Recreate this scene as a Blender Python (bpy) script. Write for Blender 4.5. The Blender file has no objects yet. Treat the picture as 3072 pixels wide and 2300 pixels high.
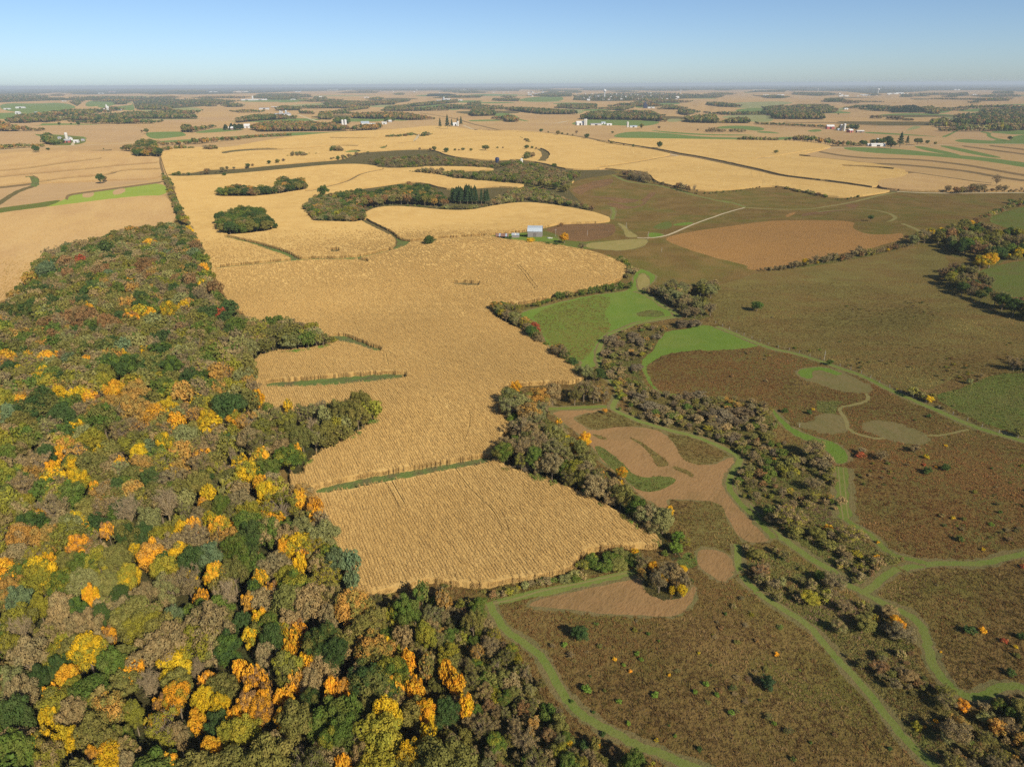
import bpy, math, random
import numpy as np
from mathutils import Vector, Matrix
from mathutils.geometry import delaunay_2d_cdt

rng = np.random.default_rng(11)
random.seed(11)
S = bpy.context.scene
COL = S.collection

# ------------------------------------------------------------------ camera, sky, sun, exposure
CAM_H = 115.0
FPX = 1534.0                      # focal length on a 2212 x 1656 picture
PITCH = math.radians(22.83)
ROLL = math.radians(-0.26)
cam_data = bpy.data.cameras.new("camera")
cam_data.sensor_fit = 'HORIZONTAL'
cam_data.sensor_width = 36.0
cam_data.lens = 36.0 * FPX / 2212.0
cam_data.clip_start = 1.0
cam_data.clip_end = 400000.0
cam = bpy.data.objects.new("camera", cam_data)
COL.objects.link(cam)
CAM_R = Matrix.Rotation(math.pi / 2 - PITCH, 3, 'X') @ Matrix.Rotation(ROLL, 3, 'Z')
cam.matrix_world = Matrix.Translation((0, 0, CAM_H)) @ CAM_R.to_4x4()
S.camera = cam

SUN_EL = math.radians(34.0)
SUN_DIR = Vector((0.58 * math.cos(SUN_EL), -0.815 * math.cos(SUN_EL), math.sin(SUN_EL))).normalized()
world = bpy.data.worlds.new("World")
S.world = world
world.use_nodes = True
wn = world.node_tree
wn.nodes.clear()
sky = wn.nodes.new('ShaderNodeTexSky')
sky.sky_type = 'NISHITA'
sky.sun_disc = False
sky.sun_elevation = SUN_EL
sky.sun_rotation = math.atan2(SUN_DIR.x, SUN_DIR.y)
sky.altitude = 400.0
sky.air_density = 0.7
sky.dust_density = 0.6
sky.ozone_density = 4.2
bg = wn.nodes.new('ShaderNodeBackground')
bg.inputs['Strength'].default_value = 0.075
wo = wn.nodes.new('ShaderNodeOutputWorld')
wn.links.new(sky.outputs['Color'], bg.inputs['Color'])
wn.links.new(bg.outputs['Background'], wo.inputs['Surface'])

sun_data = bpy.data.lights.new("sun", 'SUN')
sun_data.energy = 3.6
sun_data.angle = math.radians(0.5)
sun_data.color = (1.0, 0.91, 0.75)
sun = bpy.data.objects.new("sun", sun_data)
sun.rotation_euler = SUN_DIR.to_track_quat('Z', 'Y').to_euler()
COL.objects.link(sun)

S.view_settings.view_transform = 'Standard'
S.view_settings.look = 'None'
S.view_settings.gamma = 1.0
S.view_settings.exposure = 0.6
S.view_settings.use_curve_mapping = False
S.render.engine = 'CYCLES'
S.cycles.max_bounces = 6
S.cycles.diffuse_bounces = 3
S.cycles.transmission_bounces = 3
S.cycles.volume_bounces = 0
S.cycles.use_denoising = False

# ------------------------------------------------------------------ from a pixel of the photograph to a point of the terrain
R3 = np.array(CAM_R)
TILE = {}
for row, y0, k in (('T', 230, 2.765), ('M', 600, 2.76), ('N', 1150, 2.76), ('B', 1700, 2.76)):
    for i, x0 in enumerate((0, 760, 1520, 2272)):
        TILE[row + str(i)] = (x0, y0, k)
TILE['F'] = (0, 0, 2212 / 3072)


def pts(text, extra=False):
    """'M2 10,20 30,40 T0 5,6' -> array of picture points; a third number is kept when extra."""
    out, ex, t = [], [], None
    last = None
    for w in text.split():
        if w[0].isalpha():
            t, nm = TILE[w], w
            continue
        a = w.split(',')
        x, y = float(a[0]), float(a[1])
        if not extra:
            # neighbouring picture tiles overlap: a point at the end of one and one at the start of the next are the same seam
            if last and nm[0] == last[0][0] and nm != last[0] and ((last[1] >= 2150 and x <= 130 and nm[1] > last[0][1]) or (last[1] <= 60 and x >= 2150 and nm[1] < last[0][1])):
                x0, y0, k = t
                q = ((x0 + x / k) * 2212 / 3072, (y0 + y / k) * 2212 / 3072)
                out[-1] = (0.5 * (out[-1][0] + q[0]), 0.5 * (out[-1][1] + q[1]))
                last = (nm, x)
                continue
            last = (nm, x)
        x0, y0, k = t
        out.append(((x0 + x / k) * 2212 / 3072, (y0 + y / k) * 2212 / 3072))
        ex.append([float(v) / k * 2212 / 3072 for v in a[2:3]] + a[3:])
    return (np.array(out), ex) if extra else np.array(out)


def rays(D):
    D = np.atleast_2d(D)
    d = np.stack([(D[:, 0] - 1106) / FPX, -(D[:, 1] - 828) / FPX, -np.ones(len(D))], 1)
    return d @ R3.T


def flat(D):
    d = rays(D)
    d[:, 2] = np.minimum(d[:, 2], -1e-4)
    t = CAM_H / -d[:, 2]
    return d[:, :2] * t[:, None]


# (picture point, half sizes along x and y in metres, height)
BUMPS = []
for text, sx, sy, hh in (
    ('M2 250,470', 150, 58, 9.0),
    ('T1 1180,640', 380, 150, 6.0),
    ('T2 1350,930', 170, 85, 7.0),
    ('T1 850,760', 200, 100, 6.0),
    ('M3 2150,420', 90, 110, 14.0),
    ('M3 2208,1500', 60, 60, 6.0),
    ('T1 1700,500', 400, 260, 5.0),
    ('N1 1700,120', 60, 26, 3.2),
    ('M1 300,230', 70, 60, 4.0),
    ('M1 700,640', 90, 45, 3.0),
    ('N1 1150,560', 22, 40, 2.0),
    ('N2 1500,520', 40, 60, 1.6),
    ('M2 1900,320', 120, 70, 4.0),
    ('B2 1300,900', 45, 40, 1.5),
):
    c = flat(pts(text))[0]
    BUMPS.append((c[0], c[1], sx, sy, hh))
for text, sx, sy, hh in (('M1 1250,900', 50, 40, -3.5), ('M2 600,1050', 30, 60, -2.5), ('M2 1100,1250', 45, 60, -3.0), ('N3 300,700', 40, 60, -2.5), ('B3 1000,700', 35, 35, -2.0)):
    c = flat(pts(text))[0]
    BUMPS.append((c[0], c[1], sx, sy, hh))


def terrain(x, y):
    x = np.asarray(x, float)
    y = np.asarray(y, float)
    z = np.zeros_like(x)
    for cx, cy, sx, sy, hh in BUMPS:
        z = z + hh * np.exp(-0.5 * (((x - cx) / sx) ** 2 + ((y - cy) / sy) ** 2))
    d = np.hypot(x, y)
    w1 = np.clip((d - 800) / 1200, 0, 1) * np.clip((9000 - d) / 4000, 0, 1)
    z = z + w1 * 2.6 * (np.sin(x / 230 + 0.8) * np.cos(y / 290 + x / 900) + 0.8 * np.sin(y / 240 + x / 480 + 1.9))
    w2 = np.clip((d - 2600) / 4000, 0, 1)
    z = z + w2 * 5.0 * (np.sin(x / 900 + 1.0) * np.cos(y / 1100) + 0.6 * np.sin(y / 800 + x / 1700))
    w3 = np.clip((620 - d) / 200, 0, 1)
    z = z + w3 * 0.35 * (np.sin(x / 14 + np.sin(y / 21)) + np.cos(y / 17 + x / 40))
    return z


def unproj(D, dz=0.0):
    """points of the terrain (raised by dz) that the photograph shows at picture points D"""
    d = rays(D)
    d[:, 2] = np.minimum(d[:, 2], -0.0025)
    z = np.zeros(len(d)) + dz
    for _ in range(14):
        t = (CAM_H - z) / -d[:, 2]
        x, y = d[:, 0] * t, d[:, 1] * t
        z = 0.5 * z + 0.5 * (terrain(x, y) + dz)
    t = (CAM_H - z) / -d[:, 2]
    return np.stack([d[:, 0] * t, d[:, 1] * t, z - dz], 1)


def proj(P):
    """picture points of world points, and their depth"""
    P = np.atleast_2d(P)
    q = (P - np.array([0, 0, CAM_H])) @ R3
    dep = np.maximum(-q[:, 2], 1e-3)
    return np.stack([1106 + FPX * q[:, 0] / dep, 828 - FPX * q[:, 1] / dep], 1), -q[:, 2]


def inside(P, poly):
    x, y = P[:, 0], P[:, 1]
    res = np.zeros(len(P), bool)
    lo, hi = poly.min(0), poly.max(0)
    idx = np.nonzero((x >= lo[0]) & (x <= hi[0]) & (y >= lo[1]) & (y <= hi[1]))[0]
    if not len(idx):
        return res
    px, py = x[idx], y[idx]
    r = np.zeros(len(idx), bool)
    a = poly
    b = np.roll(poly, -1, 0)
    for (ax, ay), (bx, by) in zip(a, b):
        if ay == by:
            continue
        c = (ay > py) != (by > py)
        r ^= c & (px < (bx - ax) * (py - ay) / (by - ay) + ax)
    res[idx] = r
    return res


def chaikin(p, n=2, closed=True):
    for _ in range(n):
        q = np.roll(p, -1, 0) if closed else p[1:]
        a = p if closed else p[:-1]
        r = np.empty((2 * len(a), 2))
        r[0::2] = 0.75 * a + 0.25 * q
        r[1::2] = 0.25 * a + 0.75 * q
        p = r if closed else np.vstack([p[:1], r, p[-1:]])
    return p


def resample(p, step, closed=True):
    q = np.vstack([p, p[:1]]) if closed else p
    out = []
    for a, b in zip(q[:-1], q[1:]):
        n = max(1, int(np.hypot(*(b - a)) / step))
        for i in range(n):
            out.append(a + (b - a) * i / n)
    if not closed:
        out.append(q[-1])
    return np.array(out)


# ------------------------------------------------------------------ helpers
def tag(o, label=None, cat=None, group=None, kind=None):
    if label:
        o['label'] = label
    if cat:
        o['category'] = cat
    if group:
        o['group'] = group
    if kind:
        o['kind'] = kind
    return o


def mesh(name, V, Fc, mats=(), mi=None, smooth=False):
    me = bpy.data.meshes.new(name)
    V = np.asarray(V, np.float32)
    if isinstance(Fc, np.ndarray) and Fc.ndim == 2:
        n, k = Fc.shape
        me.vertices.add(len(V))
        me.vertices.foreach_set('co', V.ravel())
        me.loops.add(n * k)
        me.loops.foreach_set('vertex_index', Fc.ravel().astype(np.int32))
        me.polygons.add(n)
        me.polygons.foreach_set('loop_start', np.arange(0, n * k, k, dtype=np.int32))
        me.update(calc_edges=True)
    else:
        me.from_pydata([tuple(map(float, v)) for v in V], [], [tuple(int(i) for i in f) for f in Fc])
        me.update()
    for m in mats:
        me.materials.append(m)
    if mi is not None:
        me.polygons.foreach_set('material_index', np.asarray(mi, np.int32))
    me.polygons.foreach_set('use_smooth', np.full(len(me.polygons), bool(smooth)))
    return me


def obj(name, me, parent=None, loc=None, rot=None, scale=None):
    o = bpy.data.objects.new(name, me)
    COL.objects.link(o)
    if parent is not None:
        o.parent = parent
    if loc is not None:
        o.location = loc
    if rot is not None:
        o.rotation_euler = rot
    if scale is not None:
        o.scale = scale
    return o


def new_mat(name):
    m = bpy.data.materials.new(name)
    m.use_nodes = True
    nt = m.node_tree
    nt.nodes.clear()
    out = nt.nodes.new('ShaderNodeOutputMaterial')
    return m, nt, out


class NT:
    """small node-writing shorthand"""
    def __init__(self, nt):
        self.nt = nt

    def n(self, t, **kw):
        x = self.nt.nodes.new(t)
        for k, v in kw.items():
            setattr(x, k, v)
        return x

    def put(self, sock, v):
        if isinstance(v, bpy.types.NodeSocket):
            self.nt.links.new(v, sock)
        else:
            sock.default_value = v

    def math(self, op, a, b=0.0, clamp=False):
        x = self.n('ShaderNodeMath', operation=op, use_clamp=clamp)
        self.put(x.inputs[0], a)
        self.put(x.inputs[1], b)
        return x.outputs[0]

    def noise(self, vec, scale, detail=3.0, rough=0.55, dist=0.0):
        x = self.n('ShaderNodeTexNoise')
        self.put(x.inputs['Vector'], vec)
        x.inputs['Scale'].default_value = scale
        x.inputs['Detail'].default_value = detail
        x.inputs['Roughness'].default_value = rough
        x.inputs['Distortion'].default_value = dist
        return x.outputs['Fac']

    def ramp(self, f, lo, hi):
        x = self.n('ShaderNodeMapRange')
        self.put(x.inputs[0], f)
        x.inputs[1].default_value, x.inputs[2].default_value = lo, hi
        return x.outputs[0]

    def mix(self, f, a, b, mode='MIX'):
        x = self.n('ShaderNodeMix', data_type='RGBA', blend_type=mode)
        self.put(x.inputs[0], f)
        self.put(x.inputs[6], a if isinstance(a, bpy.types.NodeSocket) else (*a, 1))
        self.put(x.inputs[7], b if isinstance(b, bpy.types.NodeSocket) else (*b, 1))
        return x.outputs[2]

    def vscale(self, v, s):
        x = self.n('ShaderNodeVectorMath', operation='MULTIPLY')
        self.put(x.inputs[0], v)
        x.inputs[1].default_value = s
        return x.outputs[0]


def diffuse_out(t, out, col, bump=None, bstr=0.5, bdist=0.3, rough=1.0):
    d = t.n('ShaderNodeBsdfDiffuse')
    d.inputs['Roughness'].default_value = 0.6
    t.put(d.inputs['Color'], col)
    if bump is not None:
        b = t.n('ShaderNodeBump')
        b.inputs['Strength'].default_value = bstr
        b.inputs['Distance'].default_value = bdist
        t.put(b.inputs['Height'], bump)
        t.nt.links.new(b.outputs[0], d.inputs['Normal'])
    t.nt.links.new(d.outputs[0], out.inputs['Surface'])


_DRY, _FAR, _BROWN, _MOWN = (0.92, 0.90, 0.80), (0.84, 0.80, 0.70), (1.62, 1.52, 1.2), (0.78, 0.77, 0.63)
LAND_TONE = {'dry corn': _DRY, 'pale dry corn': (0.86, 0.82, 0.72), 'crop stubble': (0.84, 0.83, 0.70), 'far farmland': (0.86, 0.84, 0.70), 'brown prairie': _BROWN, 'reddish prairie': (1.5, 1.55, 1.2), 'olive pasture': (1.62, 1.55, 1.25),
             'mown brown ground': _MOWN, 'rust grass': (0.86, 0.92, 0.82), 'mown olive grass': (0.95, 0.95, 0.85), 'green meadow': (1.3, 1.2, 1.0), 'browning meadow': (1.25, 1.7, 1.05),
             'straw grass': (0.85, 0.88, 0.75), 'scrub floor': (1.9, 1.95, 1.4), 'mown grass path': (0.86, 1.02, 0.70), 'green grass path': (1.1, 1.0, 0.9), 'worn wheel track': (0.84, 0.92, 0.66), 'dull green grass': (1.2, 1.25, 1.0), 'gravel': (0.8, 0.78, 0.7), 'far hay': (1.1, 1.0, 0.95)}


def ground_mat(name, cols, big=0.02, mid=0.12, fine=0.9, dark=0.45, bump=0.6, streak=None, bdist=0.4, big2=(0.43, 0.57)):
    """cols: base, second (large patches), third (middle patches), fourth (small flecks). streak = (angle, stretch): mowing or row direction"""
    cols = [tuple(a * b for a, b in zip(c, LAND_TONE.get(name, (1, 1, 1)))) for c in cols]
    m, nt, out = new_mat(name)
    t = NT(nt)
    g = t.n('ShaderNodeNewGeometry').outputs['Position']
    v = g
    if streak:
        r = t.n('ShaderNodeVectorRotate', rotation_type='Z_AXIS')
        t.put(r.inputs['Vector'], g)
        r.inputs['Angle'].default_value = streak[0]
        v = t.vscale(r.outputs[0], (1.0, streak[1], 1.0))
    nb = t.ramp(t.noise(g, big, 4, 0.6, 0.4), *big2)
    nm = t.ramp(t.noise(v, mid, 4, 0.62), 0.42, 0.66)
    nf = t.ramp(t.noise(v, fine, 2.5, 0.7), 0.35, 0.72)
    nd = t.ramp(t.noise(v, fine * 1.9, 2, 0.7), 0.50, 0.28)
    c = t.mix(nb, cols[0], cols[1])
    c = t.mix(t.math('MULTIPLY', nm, 0.8), c, cols[2])
    c = t.mix(t.math('MULTIPLY', nf, 0.42), c, cols[3])
    c = t.mix(t.math('MULTIPLY', nd, dark), c, tuple(x * 0.35 for x in cols[0]))
    h = t.math('ADD', nf, t.noise(v, fine * 2.5, 2, 0.7))
    diffuse_out(t, out, c, h, bump, bdist)
    return m


def plain_mat(name, col, var=0.15, scale=2.0, rough=0.8, metal=0.0, stretch=(1, 1, 1)):
    m, nt, out = new_mat(name)
    t = NT(nt)
    tc = t.n('ShaderNodeTexCoord').outputs['Object']
    nz = t.noise(t.vscale(tc, stretch), scale, 4, 0.6)
    c = t.mix(t.ramp(nz, 0.3, 0.7), tuple(x * (1 - var) for x in col), tuple(min(1, x * (1 + var)) for x in col))
    p = t.n('ShaderNodeBsdfPrincipled')
    t.put(p.inputs['Base Color'], c)
    p.inputs['Roughness'].default_value = rough
    p.inputs['Metallic'].default_value = metal
    nt.links.new(p.outputs[0], out.inputs['Surface'])
    return m


def leaf_mat(name, trans=0.22):
    m, nt, out = new_mat(name)
    t = NT(nt)
    a1 = t.n('ShaderNodeAttribute', attribute_type='INSTANCER', attribute_name='tint').outputs['Color']
    a2 = t.n('ShaderNodeAttribute', attribute_type='INSTANCER', attribute_name='tint2').outputs['Color']
    lv = t.n('ShaderNodeAttribute', attribute_type='GEOMETRY', attribute_name='lv').outputs['Fac']
    lb = t.n('ShaderNodeAttribute', attribute_type='GEOMETRY', attribute_name='lb').outputs['Fac']
    c = t.mix(t.ramp(lb, 0.35, 0.75), a1, a2)
    k = t.math('ADD', t.math('MULTIPLY', lv, 0.36), 0.82)
    x = t.n('ShaderNodeVectorMath', operation='SCALE')
    t.put(x.inputs[0], c)
    t.put(x.inputs['Scale'], k)
    d = t.n('ShaderNodeBsdfDiffuse')
    t.put(d.inputs['Color'], x.outputs[0])
    tr = t.n('ShaderNodeBsdfTranslucent')
    t.put(tr.inputs['Color'], x.outputs[0])
    mx = t.n('ShaderNodeMixShader')
    mx.inputs[0].default_value = trans
    nt.links.new(d.outputs[0], mx.inputs[1])
    nt.links.new(tr.outputs[0], mx.inputs[2])
    nt.links.new(mx.outputs[0], out.inputs['Surface'])
    return m
# ------------------------------------------------------------------ ground materials
ROW = math.radians(24.0)          # crop rows run 24 degrees off the view axis
M = {}
M['corn'] = ground_mat('dry corn', [(0.54, 0.355, 0.135), (0.48, 0.31, 0.115), (0.58, 0.40, 0.165), (0.60, 0.42, 0.18)], 0.012, 0.09, 1.3, 0.3, 0.5, (-ROW, 0.6), 0.4)
M['corn_pale'] = ground_mat('pale dry corn', [(0.50, 0.335, 0.155), (0.45, 0.295, 0.145), (0.53, 0.37, 0.18), (0.54, 0.39, 0.20)], 0.009, 0.05, 0.6, 0.35, 0.6, (-ROW, 0.2), 0.5)
M['stubble'] = ground_mat('crop stubble', [(0.42, 0.275, 0.155), (0.38, 0.25, 0.145), (0.45, 0.305, 0.18), (0.46, 0.32, 0.19)], 0.006, 0.04, 0.4, 0.25, 0.4, (1.2, 0.12), 0.3)
M['farmland'] = ground_mat('far farmland', [(0.44, 0.29, 0.15), (0.40, 0.26, 0.145), (0.47, 0.32, 0.175), (0.36, 0.26, 0.13)], 0.0016, 0.006, 0.06, 0.25, 0.2, (1.35, 0.25), 0.3)
M['prairie'] = ground_mat('brown prairie', [(0.090, 0.060, 0.027), (0.080, 0.074, 0.024), (0.135, 0.092, 0.042), (0.10, 0.085, 0.03)], 0.02, 0.06, 0.9, 0.35, 0.7, None, 0.5)
M['prairie_red'] = ground_mat('reddish prairie', [(0.105, 0.060, 0.026), (0.088, 0.056, 0.025), (0.085, 0.078, 0.028), (0.125, 0.088, 0.036)], 0.02, 0.07, 0.9, 0.35, 0.7, None, 0.5)
M['pasture'] = ground_mat('olive pasture', [(0.094, 0.078, 0.030), (0.112, 0.076, 0.032), (0.125, 0.112, 0.042), (0.13, 0.11, 0.045)], 0.016, 0.05, 0.8, 0.4, 0.7, (0.15, 2.2), 0.5)
M['rust'] = ground_mat('rust grass', [(0.40, 0.20, 0.075), (0.36, 0.185, 0.075), (0.42, 0.22, 0.09), (0.45, 0.25, 0.10)], 0.02, 0.12, 0.9, 0.5, 0.8, (0.3, 1.8), 0.5)
M['rust_dim'] = ground_mat('dim rust grass', [(0.21, 0.12, 0.055), (0.15, 0.095, 0.045), (0.26, 0.145, 0.065), (0.24, 0.15, 0.075)], 0.03, 0.12, 0.9, 0.5, 0.8, (0.3, 2.2), 0.5)
M['mown_tan'] = ground_mat('mown brown ground', [(0.32, 0.19, 0.098), (0.27, 0.17, 0.085), (0.36, 0.215, 0.11), (0.38, 0.25, 0.14)], 0.05, 0.22, 1.2, 0.4, 0.5, (0.6, 0.35), 0.25)
M['straw'] = ground_mat('straw grass', [(0.27, 0.215, 0.085), (0.24, 0.20, 0.075), (0.30, 0.23, 0.10), (0.32, 0.26, 0.12)], 0.05, 0.2, 1.0, 0.4, 0.5, (0.3, 0.5), 0.2)
M['oval'] = ground_mat('mown olive grass', [(0.165, 0.135, 0.06), (0.145, 0.13, 0.05), (0.19, 0.145, 0.07), (0.20, 0.165, 0.08)], 0.05, 0.2, 1.2, 0.4, 0.5, (-0.4, 0.4), 0.2)
M['grass'] = ground_mat('green meadow', [(0.088, 0.150, 0.026), (0.105, 0.150, 0.034), (0.075, 0.135, 0.024), (0.13, 0.18, 0.05)], 0.03, 0.12, 1.2, 0.4, 0.6, None, 0.25)
M['grass_dim'] = ground_mat('dull green grass', [(0.092, 0.105, 0.030), (0.105, 0.095, 0.036), (0.085, 0.115, 0.028), (0.13, 0.13, 0.05)], 0.03, 0.12, 1.2, 0.5, 0.7, None, 0.35)
M['meadow_brown'] = ground_mat('browning meadow', [(0.098, 0.088, 0.026), (0.11, 0.085, 0.028), (0.088, 0.098, 0.026), (0.12, 0.11, 0.04)], 0.03, 0.15, 1.1, 0.4, 0.6, None, 0.3)
M['bright'] = ground_mat('bright hay', [(0.21, 0.265, 0.04), (0.19, 0.25, 0.04), (0.23, 0.27, 0.05), (0.24, 0.29, 0.06)], 0.02, 0.1, 0.8, 0.2, 0.3, (1.5, 0.2), 0.2)
M['hay'] = ground_mat('far hay', [(0.105, 0.165, 0.045), (0.12, 0.17, 0.055), (0.095, 0.155, 0.04), (0.14, 0.19, 0.07)], 0.008, 0.05, 0.4, 0.2, 0.3, (1.4, 0.25), 0.2)
M['hay_pale'] = ground_mat('pale far hay', [(0.22, 0.22, 0.09), (0.20, 0.215, 0.08), (0.24, 0.22, 0.10), (0.25, 0.24, 0.12)], 0.006, 0.05, 0.4, 0.2, 0.3, (1.4, 0.25), 0.2)
M['waterway'] = ground_mat('grassed waterway', [(0.12, 0.170, 0.040), (0.125, 0.10, 0.05), (0.13, 0.185, 0.045), (0.15, 0.16, 0.07)], 0.09, 0.25, 1.2, 0.5, 0.8, None, 0.4)
M['waterway_dim'] = ground_mat('browning waterway', [(0.135, 0.105, 0.045), (0.11, 0.105, 0.040), (0.15, 0.11, 0.05), (0.16, 0.13, 0.06)], 0.03, 0.2, 1.0, 0.5, 0.8, None, 0.4)
M['brown_line'] = ground_mat('dry grass strip', [(0.17, 0.115, 0.055), (0.14, 0.105, 0.05), (0.20, 0.13, 0.06), (0.2, 0.14, 0.07)], 0.02, 0.1, 0.8, 0.4, 0.6, None, 0.3)
M['path'] = ground_mat('mown grass path', [(0.165, 0.165, 0.055), (0.145, 0.165, 0.045), (0.20, 0.175, 0.07), (0.21, 0.20, 0.085)], 0.05, 0.3, 1.6, 0.35, 0.5, None, 0.15)
M['path_green'] = ground_mat('green grass path', [(0.115, 0.165, 0.034), (0.10, 0.155, 0.03), (0.14, 0.165, 0.045), (0.16, 0.18, 0.06)], 0.05, 0.3, 1.6, 0.4, 0.5, None, 0.2)
M['tracks'] = ground_mat('worn wheel track', [(0.24, 0.185, 0.095), (0.21, 0.175, 0.08), (0.26, 0.20, 0.11), (0.28, 0.22, 0.13)], 0.1, 0.5, 2.0, 0.3, 0.4, None, 0.1)
M['dirt'] = ground_mat('gravel', [(0.50, 0.42, 0.29), (0.46, 0.39, 0.27), (0.54, 0.46, 0.33), (0.55, 0.48, 0.36)], 0.03, 0.2, 1.5, 0.2, 0.3, None, 0.1)
M['soil'] = ground_mat('shaded soil', [(0.13, 0.085, 0.045), (0.12, 0.08, 0.04), (0.16, 0.10, 0.055), (0.18, 0.12, 0.06)], 0.05, 0.3, 1.5, 0.4, 0.5, None, 0.2)  # dark brown soil in the gaps of the corn
M['floor'] = ground_mat('shade-dark leaf litter', [(0.065, 0.056, 0.024), (0.052, 0.062, 0.022), (0.08, 0.065, 0.026), (0.07, 0.08, 0.026)], 0.05, 0.3, 1.3, 0.6, 0.8, None, 0.4)  # leaf litter and green undergrowth, with the shadow between trees painted in
M['scrub'] = ground_mat('scrub floor', [(0.085, 0.068, 0.030), (0.070, 0.078, 0.026), (0.11, 0.078, 0.038), (0.10, 0.095, 0.035)], 0.03, 0.16, 1.0, 0.6, 1.0, None, 0.7)
M['brush'] = ground_mat('brushy grass', [(0.115, 0.095, 0.042), (0.10, 0.09, 0.038), (0.13, 0.10, 0.045), (0.14, 0.12, 0.05)], 0.01, 0.06, 0.6, 0.5, 1.0, None, 0.6)
M['far_wood'] = ground_mat('distant wooded land', [(0.060, 0.066, 0.030), (0.075, 0.068, 0.034), (0.05, 0.06, 0.028), (0.10, 0.085, 0.045)], 0.0007, 0.004, 0.02, 0.5, 0.5, (1.5, 0.3), 2.0)

M['verge'] = ground_mat('rough verge', [(0.165, 0.130, 0.052), (0.135, 0.125, 0.045), (0.19, 0.145, 0.062), (0.19, 0.16, 0.07)], 0.08, 0.35, 1.2, 0.4, 0.6, None, 0.3)

# ------------------------------------------------------------------ the land, patch by patch: (material, object name, label, outline)
P = []


RIMMED = ('mown_tan', 'oval', 'straw', 'grass')


def expand(poly, w):
    g = unproj(resample(poly, 8))[:, :2]
    t = np.roll(g, -2, 0) - np.roll(g, 2, 0)
    t /= np.maximum(np.linalg.norm(t, axis=1)[:, None], 1e-6)
    n = np.stack([t[:, 1], -t[:, 0]], 1)
    a = 0.5 * np.sum(g[:, 0] * np.roll(g[:, 1], -1) - np.roll(g[:, 0], -1) * g[:, 1])
    g = g + n * (np.sign(a) * w * rng.uniform(0.2, 1.5, len(g)))[:, None]
    return proj(np.column_stack([g, terrain(g[:, 0], g[:, 1])]))[0]


def A(mat, name, label, text, ch=2):
    if mat in RIMMED and name != 'waterway':
        P.append(dict(mat='verge', name='grass_verge', label='ragged grassy rim of the ' + label, poly=expand(chaikin(pts(text), ch) if ch else pts(text), 1.1)))
    P.append(dict(mat=mat, name=name, label=label, poly=chaikin(pts(text), ch) if ch else pts(text)))


def L(mat, name, label, text, w, off=0.0):
    if name == 'grass_path':
        P.append(dict(mat='verge', name='grass_verge', label='ragged edge of the ' + label, line=chaikin(pts(text), 2, False), w=w * 1.45, off=0.0))
        w *= 0.7
    P.append(dict(mat=mat, name=name, label=label, line=chaikin(pts(text), 2, False), w=w, off=off))
    if name == 'grass_path' and w > 2.2 and off == 0:
        for s in (-0.75, 0.75):
            P.append(dict(mat='tracks', name='wheel_track', label='worn wheel track on the ' + label, line=chaikin(pts(text), 2, False), w=0.36, off=s))


A('farmland', 'farmland', 'tan stubble land rolling away to the horizon', 'F -4000,150 -4000,1500 -1200,900 -300,760 60,600 380,470 520,500 900,430 1150,375 1400,362 1700,395 2212,410 2700,414 6500,420 6500,150', 0)
_r = random.Random(5)
for _k in range(150):
    _y = 190 + 105 * _r.random() ** 1.5
    _x = _r.uniform(-200, 2400)
    if _y > 262 and 300 < _x < 1900:
        continue
    _m, _nm, _lb = _r.choice((('hay', 'hay_field', 'small far green field'), ('hay_pale', 'hay_field', 'small far olive field'), ('stubble', 'stubble_field', 'small far pinkish field'), ('brush', 'rough_grassland', 'far brownish field'), ('corn_pale', 'stubble_field', 'small far tan field'), ('hay', 'hay_field', 'small far green field')))
    _w = _r.uniform(25, 110) * (0.5 + (_y - 186) / 80)
    _h = (_y - 184) * _r.uniform(0.035, 0.10)
    _s = _r.uniform(-0.03, 0.03)
    P.append(dict(mat=_m if _m != 'corn_pale' else 'stubble', name=_nm, label=_lb, poly=chaikin(np.array([(_x - _w, _y - _s * _w), (_x - _w * 0.3, _y - _h + _r.uniform(-.3, .3) * _h), (_x + _w * 0.5, _y - _h * 0.8), (_x + _w, _y + _s * _w), (_x + _w * 0.4, _y + _h * _r.uniform(.6, 1)), (_x - _w * 0.5, _y + _h)]), 1)))
A('far_wood', 'wooded_land', 'blue dark wooded land along the skyline', 'F -5000,150 -5000,212 T0 0,150 300,140 700,150 1200,140 1600,150 2212,135 T1 300,125 800,115 1200,112 1700,110 2212,108 T2 300,104 700,116 1300,116 1900,110 2212,108 T3 300,118 700,122 900,140 1200,134 1450,116 1900,112 2212,126 F 3000,200 7000,195 7000,150', 0)
for t in ('T0 240,150 350,142 540,128 630,140 500,155 300,158', 'T0 900,155 1100,150 1250,160 1000,166', 'T0 1920,122 2040,116 2070,130 1950,136', 'T1 290,138 700,132 900,128 700,146 350,148', 'T2 1580,118 1980,120 1990,140 1700,138', 'T2 290,100 660,96 620,110 330,112', 'T3 0,120 570,118 575,132 0,136', 'T3 1400,118 1900,122 2200,135 2200,160 1400,140', 'T1 1700,120 2200,112 2200,135 1750,140', 'T1 1000,118 1400,116 1400,128 1000,130'):
    A('stubble', 'stubble_field', 'pale pink stubble strip close under the skyline', t)

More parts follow.
